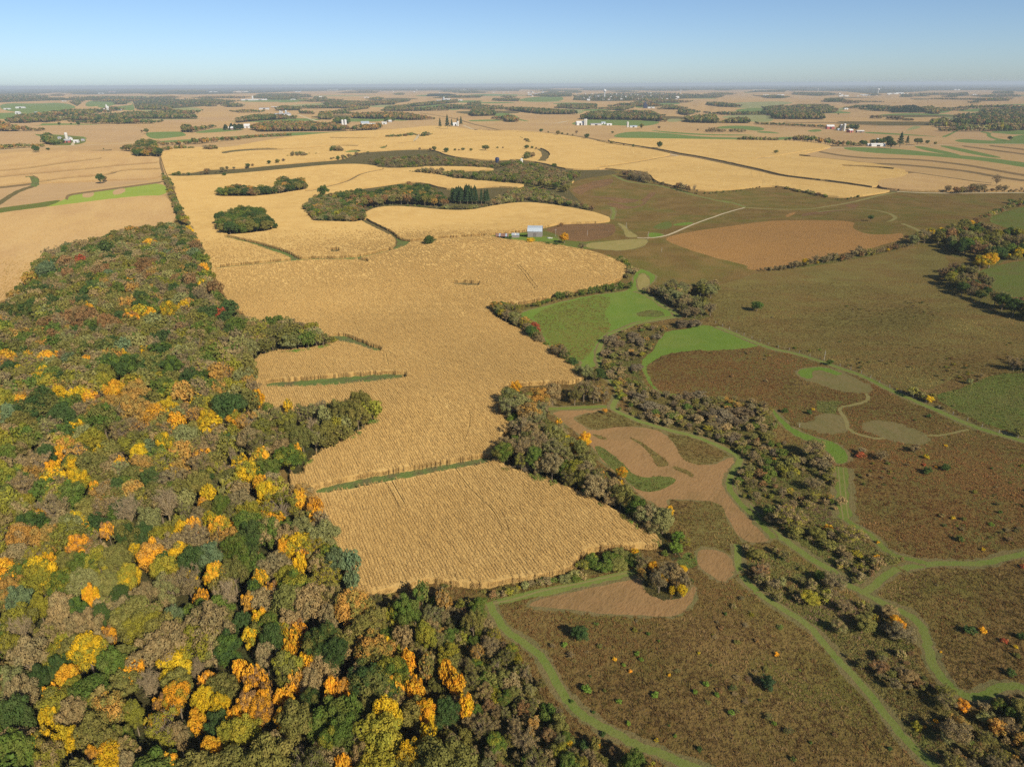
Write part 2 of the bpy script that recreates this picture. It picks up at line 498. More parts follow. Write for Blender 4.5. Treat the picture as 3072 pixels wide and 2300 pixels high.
# left far tile
A('hay', 'hay_field', 'green hill field behind the long dark wood at far left', 'T0 0,220 330,225 470,215 590,230 640,260 560,270 400,290 350,300 170,300 0,275')
A('hay', 'hay_field', 'green field round the far white dairy at upper left', 'T0 720,200 900,195 1090,205 1110,240 1120,285 1000,275 900,250 860,240 700,255')
A('stubble', 'stubble_field', 'small tan strip above the far dairy', 'T0 900,245 1000,225 1090,215 1105,235 1000,245 910,252')
A('hay', 'hay_field', 'dark green wedge touching the long dark wood', 'T0 440,310 500,292 620,288 600,320 480,335')
A('hay_pale', 'hay_field', 'pale green strip right of the far dairy', 'T0 1120,265 1300,275 1440,290 1430,255 1640,255 1700,285 1400,300 1200,290')
A('hay_pale', 'hay_field', 'thin pale strip in front of the long dark wood', 'T0 730,370 950,352 1300,350 1650,345 1655,354 1300,359 960,362 740,380')
A('stubble', 'stubble_field', 'pink stubble field at far left', 'T0 0,360 340,375 350,400 280,410 0,425')
A('stubble', 'stubble_field', 'wide pink stubble field around the left farmstead', 'T0 -300,430 0,430 380,400 1190,400 1200,490 1120,545 720,550 720,500 640,495 450,480 330,480 270,475 370,510 370,555 0,570 -300,590')
A('grass_dim', 'farmyard', 'weedy green yard of the left farmstead', 'T0 270,475 380,485 660,495 715,520 710,550 600,570 480,570 370,560 375,500')
A('hay', 'hay_field', 'green field behind the square grove', 'T0 1205,470 1240,460 1500,455 1520,465 1560,490 1430,505 1290,520 1220,500')
A('hay', 'hay_field', 'green field beside the far conifer row', 'T0 1700,445 1830,425 1880,440 2080,440 1690,470 1600,465')
A('hay', 'hay_field', 'narrow green strip running right from the square grove', 'T0 1310,545 1310,535 1600,520 1900,498 2212,483 T1 0,475 380,460 560,465 800,450 780,462 560,475 340,490 0,502 T0 2212,500 1900,520 1600,545')
A('stubble', 'stubble_field', 'pinkish stubble between the dark contour lines at left', 'T0 -300,940 0,930 300,890 800,865 1340,860 1000,900 700,940 560,970 530,1010 300,1050 0,1085 -300,1130')
A('corn_pale', 'corn_field', 'pale corn field left of the straight hedge line', 'T0 -900,800 0,640 480,620 1000,625 1110,640 1130,672 1330,668 1340,760 1345,855 1000,862 600,880 300,890 0,925 -900,1000')
A('bright', 'hay_field', 'vivid yellow green hay field left of the hedge line', 'T0 345,1092 400,1075 550,1012 600,970 900,930 1370,868 1400,990 1050,1000 800,1030 600,1062')
A('stubble', 'bare_patch', 'left bare patch in the vivid green field', 'T0 690,960 780,945 770,1000 680,1005')
A('stubble', 'bare_patch', 'right bare patch in the vivid green field', 'T0 935,940 1045,920 1030,970 930,985')
A('grass_dim', 'grass_strip', 'olive grass strip at the left photo edge above the corn', 'T0 -400,1160 0,1088 300,1050 550,1013 400,1075 350,1092 150,1130 -400,1220')
A('corn_pale', 'corn_field', 'broad corn field behind the woodland at left', 'M0 -1400,560 -300,180 0,122 350,76 600,45 950,0 1300,-30 1420,0 1470,190 1320,230 1100,250 850,330 560,390 300,500 340,600 250,720 120,830 0,860 -600,1010 -1400,1400')

# middle far tiles
for lab, t in (
    ('green slope left of the far dairy cluster', 'T1 150,215 400,195 560,185 350,215'),
    ('green field left of the orange tinted wood', 'T1 780,350 900,350 1090,345 1090,372 790,377'),
    ('small green field right of the dark farm trees', 'T1 1160,350 1300,345 1300,365 1170,367'),
    ('long green hill behind the wood', 'T1 1400,245 1500,230 1640,226 1750,268 1640,282 1610,262 1300,264'),
    ('green strip right of the hilltop farm', 'T1 1780,360 2080,355 2100,366 1790,374'),
    ('green hump field right of the round wood', 'T1 1980,310 2080,297 2200,330 2190,350 2000,330'),
    ('big green field under the long dark wood', 'T2 530,385 700,350 1000,360 1320,372 1150,417 900,402 560,402'),
    ('green slope by the dark silos', 'T2 1060,245 1150,225 1370,210 1460,225 1370,235 1080,264'),
    ('lens shaped green field beyond the road trees', 'T2 1740,415 1900,405 2090,415 2150,435 2100,455 1900,430 1750,435'),
    ('green patch at the right of the lens field', 'T2 2070,455 2212,450 T3 60,455 220,475 0,468 T2 2212,470 2080,465'),
    ('small green wedge at the wood corner', 'T2 80,345 210,375 100,365'),
    ('green field on the town edge', 'T2 100,190 200,170 460,160 480,200 300,210 100,205'),
    ('dark green tongue beyond the road', 'T2 870,490 1000,455 1250,460 1600,500 1900,505 2212,515 2212,524 1560,520 930,510'),
    ('narrow green contour strip right of the silo', 'T2 1150,440 1350,458 1650,478 2000,482 2090,490 1650,488 1340,470'),
    ('green strip above the tree row on the right', 'T3 80,510 280,498 330,505 260,522 100,527'),
    ('long green contour field by the white shed', 'T3 700,590 780,583 1200,600 1500,640 1900,670 2212,712 2500,750 2500,800 2212,752 1900,702 1600,672 1400,657 1000,637 760,612'),
    ('green contour strip behind the long green field', 'T3 1280,580 1350,575 1500,605 1700,650 1650,656 1450,627'),
    ('third green contour strip at far right', 'T3 1480,570 1600,575 1900,640 2050,675 1950,674 1700,627'),
    ('green field at the far right edge', 'T3 1610,535 1700,515 2000,525 2110,530 2100,500 2212,480 2500,470 2500,570 2212,560 1800,557'),
    ('green hook shaped strip at far right', 'T3 1520,500 1580,480 1660,440 1682,440 1590,490 1560,504'),
    ('green strip under the right hand wood', 'T3 1640,380 1800,375 1900,390 1830,399'),
    ('green patch left of the red barn farm', 'T3 400,450 500,435 550,450 460,462'),
    ('thin green line right of the red barn farm', 'T3 880,455 1200,475 1400,490 1530,502 1200,485 900,472'),
    ('green nook beside the far dark plantation', 'T3 1380,290 1550,280 1640,275 1540,307 1390,307'),
    ('S shaped green strip on the right hand slope', 'T3 1850,452 1950,466 1925,490 2000,515 2090,525 2080,535 1980,527 1895,495 1915,475 1850,460'),
):
    A('hay', 'hay_field', lab, t)
for lab, t in (
    ('olive field below the town', 'T2 290,265 640,270 640,300 590,312 560,290 300,275'),
    ('olive field right of the big wood', 'T2 1330,350 1450,350 1460,372 1330,380'),
    ('grey olive field above the right hand wood', 'T3 -200,215 0,210 180,205 330,215 180,240 190,257 0,262 -200,262'),
    ('pale olive field left of the dark plantation', 'T3 890,275 900,245 1000,240 1110,262 1110,292 900,282'),
    ('olive field with small white shed', 'T3 660,265 740,250 752,266 670,292'),
    ('pale green wedge on the stubble slope', 'T3 1230,445 1300,405 1380,420 1250,450'),
    ('pale olive slope on the upper right', 'T2 1750,340 1900,312 2212,318 2212,380 2000,375 1900,350'),
):
    A('hay_pale', 'hay_field', lab, t)
A('stubble', 'stubble_field', 'pink stubble slope at far right', 'T3 870,430 980,405 1200,410 1250,445 1200,470 900,452')
A('stubble', 'stubble_field', 'pink stubble slope beside the S shaped strip', 'T3 1560,502 1680,445 1840,440 1890,495 2000,530 1900,532')

# the big corn land
A('corn', 'corn_field', 'golden standing corn', 'T0 1330,680 1340,625 1560,588 1870,602 2212,572 T1 0,512 400,492 800,457 1200,442 1530,402 1860,452 2212,457 T2 0,442 280,467 520,495 800,545 1250,612 1430,655 760,757 500,900 M2 500,70 740,115 905,182 650,203 440,200 300,238 165,262 20,285 M1 1930,300 2030,335 M2 0,345 300,370 450,395 700,440 900,510 1000,570 970,640 900,690 600,770 400,810 90,872 0,860 M1 1980,900 1980,960 2080,1040 2190,1090 M2 100,1080 230,1180 330,1230 480,1360 630,1480 600,1520 380,1530 0,1550 N1 2150,0 2090,60 2070,150 2070,240 2140,330 2160,400 2070,410 2000,580 2005,620 2060,680 N2 0,735 60,742 200,800 480,880 640,960 860,1060 1000,1130 1230,1290 1280,1375 1000,1370 640,1400 560,1510 B2 540,30 330,95 100,125 0,140 B1 1900,195 1440,125 1350,170 1060,235 930,260 820,300 N1 400,1250 300,800 300,500 M1 0,1560 -40,960 M0 1930,930 1750,600 1580,250 1470,0')
A('corn', 'corn_field', 'golden corn right of the gravel road', 'T2 870,515 1300,520 2212,530 T3 0,537 400,545 650,582 500,620 340,655 700,690 900,715 1230,785 1260,800 1200,850 1000,862 1000,935 700,888 180,830 0,790 T2 2212,803 1500,655 1250,612 1000,570 830,540')
A('corn', 'corn_field', 'golden corn between the road and the brown prairie', 'T2 1430,660 1500,668 2212,815 T3 0,800 180,838 700,897 1000,940 1150,955 700,1020 400,968 200,920 0,925 T2 2212,905 1900,940 1600,960 1400,920 1230,880 1180,800 930,780 760,762')
A('corn_pale', 'corn_field', 'pale corn on the right beside the contour lines', 'T3 1260,800 1600,840 1950,888 2212,880 2700,880 2700,960 2212,955 1700,962 1200,950 1000,935 1000,862 1200,850')
A('brush', 'rough_grassland', 'brushy grass hill between the two corn ridges', 'T0 1360,812 1600,802 1700,775 1990,767 2212,747 T1 0,750 200,735 500,710 760,690 860,632 1000,625 1180,612 1400,605 1520,620 1600,660 1800,690 2000,700 2212,692 T2 0,690 120,700 300,722 500,780 850,770 930,800 880,812 600,850 520,900 520,965 M2 740,115 500,70 200,30 0,40 M1 1800,100 1600,100 1200,60 1000,75 920,130 830,60 T1 700,960 1000,920 1350,870 1640,955 1970,915 2212,920 T2 0,935 80,932 165,907 0,890 T1 2212,902 1700,857 1500,817 1290,802 1400,755 1500,752 1300,767 1080,770 1000,747 850,732 600,742 300,772 0,797 T0 2212,797 1850,822 1420,842')
A('corn', 'corn_field', 'thin corn ridge between the wood and the brush', 'T1 1290,802 1400,757 1560,752 1900,760 2010,775 1950,782 1700,790 1500,815')
A('waterway_dim', 'waterway', 'brown strip bent through the far left corn', 'T0 1830,625 1950,607 2212,592 T1 0,598 200,603 300,606 0,612 T0 2212,606 1950,622 1850,642')
for lab, t, w in (
    ('brown grass line through the far golden corn', 'T1 0,602 200,605 400,597 560,582 700,573 870,577', 6),
    ('fine brown line on the far corn slope', 'T1 630,508 800,512 1000,512 1100,502', 4),
    ('brown line above the gravel farm track', 'T1 1200,552 1340,537', 5),
    ('brown contour line at left, topmost', 'T0 -200,800 0,785 250,760 500,722 840,680', 7),
    ('brown contour line at left, middle', 'T0 -200,860 0,835 300,805 700,772 900,745 1330,715', 7),
    ('brown contour line at left, lowest', 'T0 -200,930 0,915 300,880 560,840 900,820 1000,777 1340,767', 6),
    ('brown line below the stubble field', 'T0 540,618 800,612 930,604', 4),
    ('dark stalk row marking the property line', 'T0 1327,670 1335,740 1355,800', 3),
    ('brown line between corn ridge and stubble', 'T0 550,1012 560,985 600,968 900,930 1350,868', 2.5),
    ('brown seam across the golden corn hill', 'T1 430,950 500,945 580,922 700,892 800,862 900,802 1080,770', 4),
    ('dark contour line across the right slope, upper', 'T3 520,620 680,650 900,673 1300,680 1700,722 2000,777 2212,812 2500,860', 6),
    ('dark contour line across the right slope, middle', 'T3 340,655 700,690 900,715 1200,725 1700,772 2000,827 2212,857 2500,900', 6),
    ('dark contour line across the right slope, lower', 'T3 1230,785 1500,825 1800,870 1950,885', 8),
    ('grass contour line on the far right hillside', 'T3 1930,570 2212,600 2500,640', 6),
    ('second grass line on the far right hillside', 'T3 1700,572 2212,640 2500,680', 6),
    ('brown hedge line left of the red barn farm', 'T3 220,377 400,380 620,377 700,392 1000,397', 8),
    ('dark corn seam right of the gravel road', 'T2 740,757 1050,716 1300,668 1430,657', 4),
    ('thin brown seam beside the barn ridge', 'M1 1290,352 1430,330 1700,312 1930,297', 3),
    ('dark line on the corn right of the road', 'T2 2070,680 2212,668', 5),
    ('brown line through the stubble', 'T3 700,740 1000,755 1130,768', 3),
):
    L('brown_line', 'grass_line', lab, t, w)
L('waterway', 'waterway', 'green waterway curving through the left fields', 'T0 235,828 280,850 300,880 270,905', 9)
L('waterway_dim', 'waterway', 'brown tail of the left waterway', 'T0 270,907 180,930 100,970 0,1045 -150,1130', 5)
A('waterway', 'waterway', 'green teardrop in the far corn', 'T1 1050,585 1120,570 1090,598 1040,590')
A('hay', 'hay_field', 'green triangle by the far tree clump', 'T1 750,627 800,610 900,620 880,634 760,637')
L('waterway_dim', 'waterway', 'green brown waterway bend above the brush wood', 'T2 250,600 310,630 330,655 290,700', 14)
L('waterway', 'waterway', 'thin grass line across the corn left of the oval wood', 'M0 1775,566 1950,546 2208,530 M1 0,530 350,500 450,490 700,488 860,480 1000,450 1150,412', 2.6)
A('waterway', 'waterway', 'green waterway right of the oval wood', 'M0 1830,298 1950,318 2208,378 M1 0,355 120,385 240,420 340,465 400,495 350,505 290,470 180,425 60,392 M0 2120,370 1950,328')
L('waterway_dim', 'waterway', 'curved grass track through the corn above the shed', 'M1 915,165 980,205 1050,240 1130,275 1180,315 1200,345 1190,372 1150,412', 5)
A('waterway', 'waterway', 'green grass wedge in the corn left of the lone bush', 'M1 1185,310 1240,340 1320,348 1240,388 1140,418 1195,375')
A('waterway', 'waterway', 'small green patch on the grass line', 'M1 730,480 850,477 860,495 740,491')
A('waterway_dim', 'waterway', 'thin brown spur off the grass line', 'M1 860,492 960,506 960,513 870,500')
A('waterway_dim', 'weed_patch', 'dark weed patch in the corn', 'M1 630,420 660,410 720,410 720,426 660,432')
A('waterway_dim', 'weed_patch', 'long green brown weed patch on the corn knoll', 'M1 1620,690 1720,685 1880,690 1880,710 1740,706')
A('waterway', 'waterway', 'green waterway beside the wooded point', 'M1 640,1128 760,1125 900,1180 1000,1220 1080,1240 1060,1257 980,1247 900,1212 780,1177 670,1167')
A('waterway', 'waterway', 'straight green waterway across the corn', 'M1 90,1530 130,1513 700,1470 1080,1440 1280,1445 1290,1470 1000,1502 700,1532 400,1547 110,1550')
A('waterway', 'waterway', 'nearest green waterway dividing the two front corn fields', 'N1 490,885 830,800 1270,730 1700,650 1990,608 2020,650 1640,712 1270,782 880,862 640,902 510,908')
M['thin_corn'] = ground_mat('thin corn stand', [(0.22, 0.145, 0.06), (0.20, 0.13, 0.06), (0.25, 0.165, 0.07), (0.25, 0.165, 0.075)], 0.05, 0.2, 1.0, 0.4, 0.5, None, 0.2)
for t in ('M2 80,555 110,590 150,640 200,710 235,757', 'M2 98,550 130,585 175,635 225,705 258,747', 'M2 200,520 240,552', 'M2 655,528 740,590 820,652', 'M1 2010,560 2090,617', 'M1 1410,670 1430,702', 'M1 1120,670 1140,702', 'M1 1735,722 1752,775', 'N1 1790,268 1802,330 1785,420 1745,520', 'N1 1080,840 1160,960 1220,1090', 'N1 1130,810 1200,940 1260,1040', 'N1 1660,720 1800,920 1960,1060 2040,1180 2065,1262', 'N1 2045,1085 2090,1170 2115,1262', 'M1 1080,1290 1086,1392', 'M1 1100,1290 1122,1390', 'M1 1110,1265 1220,1370 1340,1422', 'M1 1680,1005 1780,930 1870,870', 'M1 1725,1000 1880,892', 'M1 820,1000 860,1080 880,1150', 'N1 1350,95 1500,150 1600,220', 'N1 1800,500 1750,590'):
    L('soil', 'wheel_track', 'dark wheel track gap in the standing corn', t, 0.6 if t.startswith(('M2 80', 'M2 98')) else 0.3)

# barn yard and brown prairie
A('grass_dim', 'farmyard', 'grass yard around the grey barn', 'M1 1920,302 2000,287 2208,272 M2 0,282 170,262 300,250 420,290 450,330 600,345 680,350 1160,310 1168,350 1130,390 1000,417 800,412 600,402 430,392 300,372 0,347 M1 2100,342 1990,327')
A('grass', 'lawn', 'green lawn beside the barn', 'M1 1940,300 2208,278 M2 0,285 160,268 180,300 300,300 420,310 440,340 300,345 150,335 0,338 M1 2000,322')
A('straw', 'straw_field', 'straw yellow strip right of the farmyard', 'M2 670,358 800,345 1150,315 1170,345 1130,385 980,417 860,417 650,397')
A('rust_dim', 'rough_grassland', 'pinkish rust grass behind the barn', 'M2 300,242 430,215 460,200 880,193 905,220 900,290 740,330 600,345 460,327 430,282')
A('rust_dim', 'rough_grassland', 'rusty hillside below the row of grey trees', 'T2 520,960 600,900 800,850 900,850 860,900 700,930 600,980 800,1010 1000,1060 1150,1010 1180,960 1250,960 1180,1020 1120,1080 950,1105 M2 800,30 900,20 1020,60 1120,40 1140,10 1050,-10 700,-30')
A('straw', 'field_track', 'pale mown track by the corner of the corn', 'M2 908,178 985,215 1005,250 1080,290 1072,312 985,307 968,240')
L('path_green', 'grass_path', 'green mown strip up the prairie hill', 'M2 875,160 890,120 888,85 860,60 T2 900,1090', 4)
L('path_green', 'grass_path', 'green mown edge below the row of grey trees', 'T2 880,815 960,855 1040,880 1230,895 1400,935 1560,985', 5)
A('grass', 'grass_patch', 'green patch at the path bend', 'M2 1165,285 1200,265 1290,280 1310,300 1180,312')
A('grass_dim', 'grass_patch', 'dull green patch above the prairie path', 'M2 1200,225 1300,180 1370,180 1370,240 1240,242')
A('grass', 'grass_patch', 'green sliver along the prairie path', 'M2 1380,197 1550,180 1530,205 1390,217')
A('rust', 'grass_field', 'orange rust coloured grass field', 'M2 1310,312 1500,265 1750,230 2000,195 2208,175 M3 0,175 400,165 600,170 820,178 780,230 900,285 1100,285 1215,270 1200,330 1000,380 850,440 700,440 560,480 320,520 150,565 0,590 M2 2150,585 1980,570 2000,545 1900,520 1700,470 1500,410 1390,365 1330,340')
A('rust', 'grass_patch', 'small rust patch above the orange field', 'M3 220,130 310,95 320,105 260,147')
A('rust_dim', 'grass_patch', 'pinkish strip above the orange field', 'M3 360,130 400,105 620,85 820,70 850,30 720,35 740,60 870,78 640,95 460,120 380,137')
A('pasture', 'pasture', 'big olive pasture on the right', 'M3 0,600 300,570 700,515 1000,455 1240,400 1540,395 1560,480 1600,520 1500,640 1550,700 1800,850 2000,950 2208,1000 2800,1150 2800,1500 2208,1410 2000,1420 1700,1450 1500,1530 1350,1600 1200,1580 900,1440 600,1335 350,1265 100,1195 0,1170 M2 2130,1200 1900,1090 1720,1020 1700,900 1740,690 1900,670')
A('grass_dim', 'pasture', 'pale green hillside pasture at the right edge', 'M3 1800,600 1950,550 2208,495 2900,420 2900,900 2208,820 2000,780 1900,690')
A('grass_dim', 'pasture', 'upper pale green hillside at the right edge', 'M3 1880,150 2208,50 2900,-60 2900,300 2208,250 2000,220')
A('grass_dim', 'pasture', 'green rough pasture at the right edge', 'M3 1500,1600 1700,1560 1900,1460 2208,1415 2900,1500 N3 2900,700 2208,420 2050,385 1800,300 1600,200 1480,130')
A('prairie_red', 'prairie', 'reddish brown prairie in the right middle', 'M2 1190,1360 1450,1262 1700,1248 2130,1222 M3 0,1215 250,1265 600,1345 N3 0,130 900,-80 1300,160 1760,360 2208,490 2900,640 2900,1400 2208,1380 1850,1470 1300,1450 1050,1340 800,1180 760,650 480,440 180,280 100,170 N2 2100,110 1450,70 1300,60 M2 1250,1590 1180,1480')
A('grass', 'meadow', 'green meadow wedge in front of the knoll', 'M2 100,945 200,905 400,855 640,800 850,770 1040,752 1060,555 1200,600 1240,640 1200,690 1130,750 1200,820 1330,900 1480,975 1380,972 1190,1000 1050,1012 920,1080 830,1110 760,1210 740,1290 760,1380 600,1385 640,1330 500,1310 380,1225 320,1172 250,1002 200,988 110,972')
A('meadow_brown', 'meadow', 'browning half of the green meadow', 'M2 205,965 300,905 400,865 640,812 830,780 870,860 800,930 860,1010 860,1090 760,1130 690,1290 600,1340 500,1305 335,1175 260,1005')
A('grass_dim', 'meadow', 'dull patch in the right half of the green meadow', 'M2 1060,935 1200,900 1320,930 1290,972 1100,965')
A('straw', 'straw_field', 'straw coloured wedge at the meadow tip', 'M2 1088,622 1140,600 1200,690 1120,747 1082,732')
A('bright', 'meadow', 'brighter sweep below the meadow', 'M2 1238,1182 1300,1120 1300,1092 1500,1062 1640,1030 1740,1052 1930,1112 2125,1202 1980,1230 1700,1242 1450,1252 1300,1280 1190,1340 1150,1390 1190,1480 1240,1570 1320,1612 1430,1602 1440,1622 1280,1622 1200,1552 1150,1462 1108,1372 1130,1312 1220,1242')
P[-1].update(mat='grass', label='green meadow in the middle of the brown prairie')
A('oval', 'mown_clearing', 'oval mown clearing with green rim, uppermost', 'M3 310,1425 420,1382 560,1380 700,1430 830,1490 960,1552 900,1592 740,1592 580,1532 400,1492')
A('grass', 'grass_rim', 'bright green rim of the uppermost clearing', 'M3 312,1425 420,1382 560,1382 650,1415 720,1442 640,1450 520,1400 440,1420 470,1470 400,1480')
A('oval', 'mown_clearing', 'small mown clearing between the winding footpaths', 'N3 335,322 420,325 485,322 500,262 640,250 740,312 740,380 650,412 540,402 380,362')
A('oval', 'mown_clearing', 'long pale mown clearing, right of the small one', 'N3 858,345 960,315 1100,320 1250,370 1400,440 1412,482 1250,502 1080,452 930,402')
A('grass_dim', 'grass_patch', 'dull green square of weeds above the small clearing', 'N3 490,150 720,150 660,200 650,250 500,240', 0)
A('grass', 'grass_path', 'wide green mown strip below the prairie', 'N3 108,180 200,290 300,380 480,448 640,488 720,540 762,650 655,672 600,572 480,502 330,442 180,332')
A('mown_tan', 'mown_field', 'freshly mown brown field in the centre right', 'N2 365,232 600,217 800,200 830,217 640,250 530,287 620,342 700,392 850,367 1000,350 1200,370 1320,420 1410,530 1460,620 1640,682 1750,662 1850,602 1915,622 1872,700 1812,800 1820,902 1860,962 2000,1102 2208,1300 2050,1322 1930,1282 1820,1102 1790,1002 1560,962 1420,962 1310,952 1350,1042 1360,1152 1250,1002 1100,932 1000,802 850,702 760,602 700,502 500,342 420,282')
A('pasture', 'tall_grass', 'uncut grass at the top of the mown field', 'N2 535,287 700,252 870,235 1000,270 1200,340 1320,412 1200,370 1000,347 740,387 690,372')
A('pasture', 'tall_grass', 'uncut weedy rectangle with yellow flecks by the path', 'N2 1315,412 1500,420 1640,470 1840,592 1650,682 1480,652 1420,562 1400,502')
A('pasture', 'tall_grass', 'crescent of uncut grass in the mown field', 'N2 1005,440 1100,470 1200,540 1280,602 1360,672 1300,692 1230,682 1200,602 1130,522', 1)
A('pasture', 'tall_grass', 'small uncut sliver at the left of the mown field', 'N2 705,415 760,420 835,455 830,472 740,447', 1)
A('pasture', 'tall_grass', 'small uncut strip below the crescent', 'N2 1380,682 1450,700 1547,742 1542,787 1470,742 1380,707', 1)
A('grass_dim', 'grass_patch', 'green regrowth on the left of the mown field', 'N2 720,505 800,530 920,622 1000,702 1090,782 1300,762 1430,792 1300,882 1100,902 1000,802 850,692 750,582')
A('pasture', 'tall_grass', 'uncut olive grass below the mown field', 'N2 1560,962 1750,982 1810,1062 1830,1152 1930,1272 1850,1352 1560,1342 1500,1272 1560,1152 1510,1062')
A('pasture', 'tall_grass', 'uncut strip between the two grass paths', 'N2 1850,832 1960,962 2100,1092 2150,1172 2080,1132 1900,972')
A('mown_tan', 'mown_clearing', 'round mown clearing below the uncut grass', 'N2 1570,1367 1750,1372 1860,1432 1902,1562 1800,1640 B2 1830,122 1750,112 1650,32 1590,2')
A('grass_dim', 'grass_patch', 'green grass nook by the end of the hedge', 'N2 1490,1380 1580,1440 1582,1512 1510,1532 1380,1492 1440,1450')
L('path_green', 'grass_path', 'green strip along the top of the mown field', 'N2 320,212 560,200 840,190', 3)
A('path', 'grass_path', 'mown grass strip below the near corn', 'B1 1930,290 2208,238 B2 0,232 300,172 640,112 1000,22 1080,0 1112,60 700,152 400,222 180,262 0,297 B1 2100,300 1960,345')
A('mown_tan', 'mown_field', 'long mown brown wedge below the near corn', 'B2 170,312 300,262 560,202 900,132 1130,82 1110,152 1180,222 1300,272 1440,262 1510,202 1550,152 1572,182 1540,282 1430,412 1250,412 1040,392 840,392 500,347 240,327')
# ------------------------------------------------------------------ where things grow: the outlines enclose the plants as the photograph shows them
TINT = {   # linear leaf colours and the second colour of some limbs
    'orange': ((0.58, 0.285, 0.022), (0.50, 0.30, 0.026)),
    'golden yellow': ((0.52, 0.33, 0.016), (0.40, 0.29, 0.02)),
    'yellow green': ((0.21, 0.195, 0.026), (0.26, 0.21, 0.025)),
    'orange brown': ((0.36, 0.20, 0.045), (0.28, 0.19, 0.05)),
    'rust brown': ((0.225, 0.125, 0.05), (0.185, 0.125, 0.05)),
    'red': ((0.30, 0.065, 0.03), (0.24, 0.10, 0.035)),
    'dark green': ((0.050, 0.082, 0.022), (0.062, 0.088, 0.026)),
    'green': ((0.085, 0.125, 0.022), (0.11, 0.13, 0.028)),
    'olive green': ((0.15, 0.142, 0.036), (0.18, 0.155, 0.042)),
    'tan brown': ((0.255, 0.185, 0.080), (0.215, 0.17, 0.075)),
    'grey brown': ((0.22, 0.165, 0.072), (0.20, 0.158, 0.07)),
    'sage green': ((0.205, 0.198, 0.070), (0.185, 0.18, 0.062)),
    'blue green': ((0.115, 0.155, 0.07), (0.125, 0.155, 0.065)),
    'purple grey': ((0.155, 0.118, 0.066), (0.14, 0.11, 0.06)),
    'bare grey': ((0.22, 0.165, 0.075), (0.16, 0.13, 0.08)),
    'bright green': ((0.13, 0.20, 0.028), (0.12, 0.17, 0.03)),
    'pine green': ((0.038, 0.066, 0.026), (0.045, 0.07, 0.03)),
}
PAL = {
    'woods_near': dict(zip(('olive green', 'tan brown', 'grey brown', 'green', 'sage green', 'yellow green', 'dark green', 'orange brown', 'golden yellow', 'orange'), (28, 17, 9, 13, 8, 18, 4, 9, 3, 2))),
    'woods_far': dict(zip(('olive green', 'dark green', 'green', 'tan brown', 'grey brown', 'rust brown', 'orange brown', 'sage green', 'orange', 'blue green'), (32, 16, 14, 14, 12, 4, 5, 8, 1, 1))),
    'point': dict(zip(('olive green', 'sage green', 'green', 'tan brown', 'grey brown', 'yellow green'), (28, 22, 22, 10, 8, 10))),
    'scrub': dict(zip(('olive green', 'tan brown', 'grey brown', 'green', 'orange brown', 'yellow green', 'rust brown', 'sage green', 'orange'), (28, 18, 16, 12, 7, 7, 5, 8, 1))),
    'hedgeb': dict(zip(('sage green', 'tan brown', 'olive green', 'green', 'orange brown', 'rust brown', 'grey brown', 'yellow green'), (24, 18, 20, 10, 8, 5, 6, 6))),
    'edge': {'bright green': 45, 'green': 35, 'olive green': 20},
    'hedge': dict(zip(('olive green', 'green', 'sage green', 'tan brown', 'grey brown', 'dark green', 'orange brown', 'rust brown', 'yellow green'), (18, 18, 16, 13, 12, 9, 5, 5, 6))),
    'willow': dict(zip(('sage green', 'tan brown', 'olive green', 'grey brown'), (40, 26, 20, 14))),
    'grove': dict(zip(('dark green', 'olive green', 'green', 'rust brown', 'orange brown', 'tan brown'), (32, 24, 12, 14, 8, 10))),
    'oval': dict(zip(('dark green', 'green', 'olive green'), (50, 25, 25))),
    'brushwood': dict(zip(('olive green', 'green', 'tan brown', 'grey brown', 'rust brown', 'sage green'), (26, 16, 16, 18, 10, 14))),
    'farw': dict(zip(('dark green', 'olive green', 'grey brown', 'rust brown', 'green', 'tan brown'), (36, 24, 14, 10, 10, 6))),
    'farorange': dict(zip(('olive green', 'dark green', 'rust brown', 'orange brown', 'tan brown'), (24, 18, 26, 16, 16))),
    'grey': dict(zip(('grey brown', 'tan brown', 'rust brown', 'bare grey'), (45, 25, 15, 15))),
    'pine': {'pine green': 80, 'dark green': 20},
    'wet': dict(zip(('grey brown', 'tan brown', 'olive green', 'purple grey', 'green', 'orange brown', 'yellow green', 'rust brown'), (26, 27, 19, 6, 10, 5, 4, 5))),
    'purple': {'purple grey': 75, 'grey brown': 25},
    'rightgrove': dict(zip(('dark green', 'olive green', 'sage green', 'rust brown', 'grey brown', 'yellow green', 'green'), (22, 20, 12, 14, 14, 8, 10))),
    'green': {'green': 60, 'olive green': 40},
}
V = []


def G(kind, where, pal, spacing, h, rr, protos, text, floor=None, label=None):
    V.append(dict(kind=kind, where=where, pal=pal, sp=spacing, h=h, rr=rr, protos=protos, poly=pts(text), floor=floor, label=label))


DENSE = ('round', 'oak')
MIXED = ('round', 'oak', 'round', 'airy')
G('woodland_tree', 'woodland', 'woods_near', 4.8, (8, 12.5), 0.35, MIXED, 'M0 1470,195 1320,188 1090,212 880,268 720,340 600,345 430,400 310,490 305,560 230,620 240,690 110,740 60,800 -60,830 -700,1050 -700,2300 B0 -500,2000 B1 1700,2000 1620,1500 1480,1100 1330,900 1120,720 1040,500 985,290 950,262 900,150 N1 880,1600 870,1470 800,1390 760,1290 690,1190 600,1110 540,960 505,900 470,860 400,800 300,790 200,600 250,400 60,300 40,120 M1 70,1500 40,1400 -20,1250 -60,1000 M0 1960,960 1940,900 1830,740 1760,590 1680,420 1590,220', 'floor')
G('woodland_tree', 'woodland', 'point', 4.6, (8, 11), 0.38, DENSE + ('airy',), 'M0 1950,945 2208,938 M1 0,945 340,958 560,1000 640,1090 682,1180 660,1210 600,1232 450,1255 200,1275 60,1315 0,1370 -60,1390 -90,1100', 'floor')
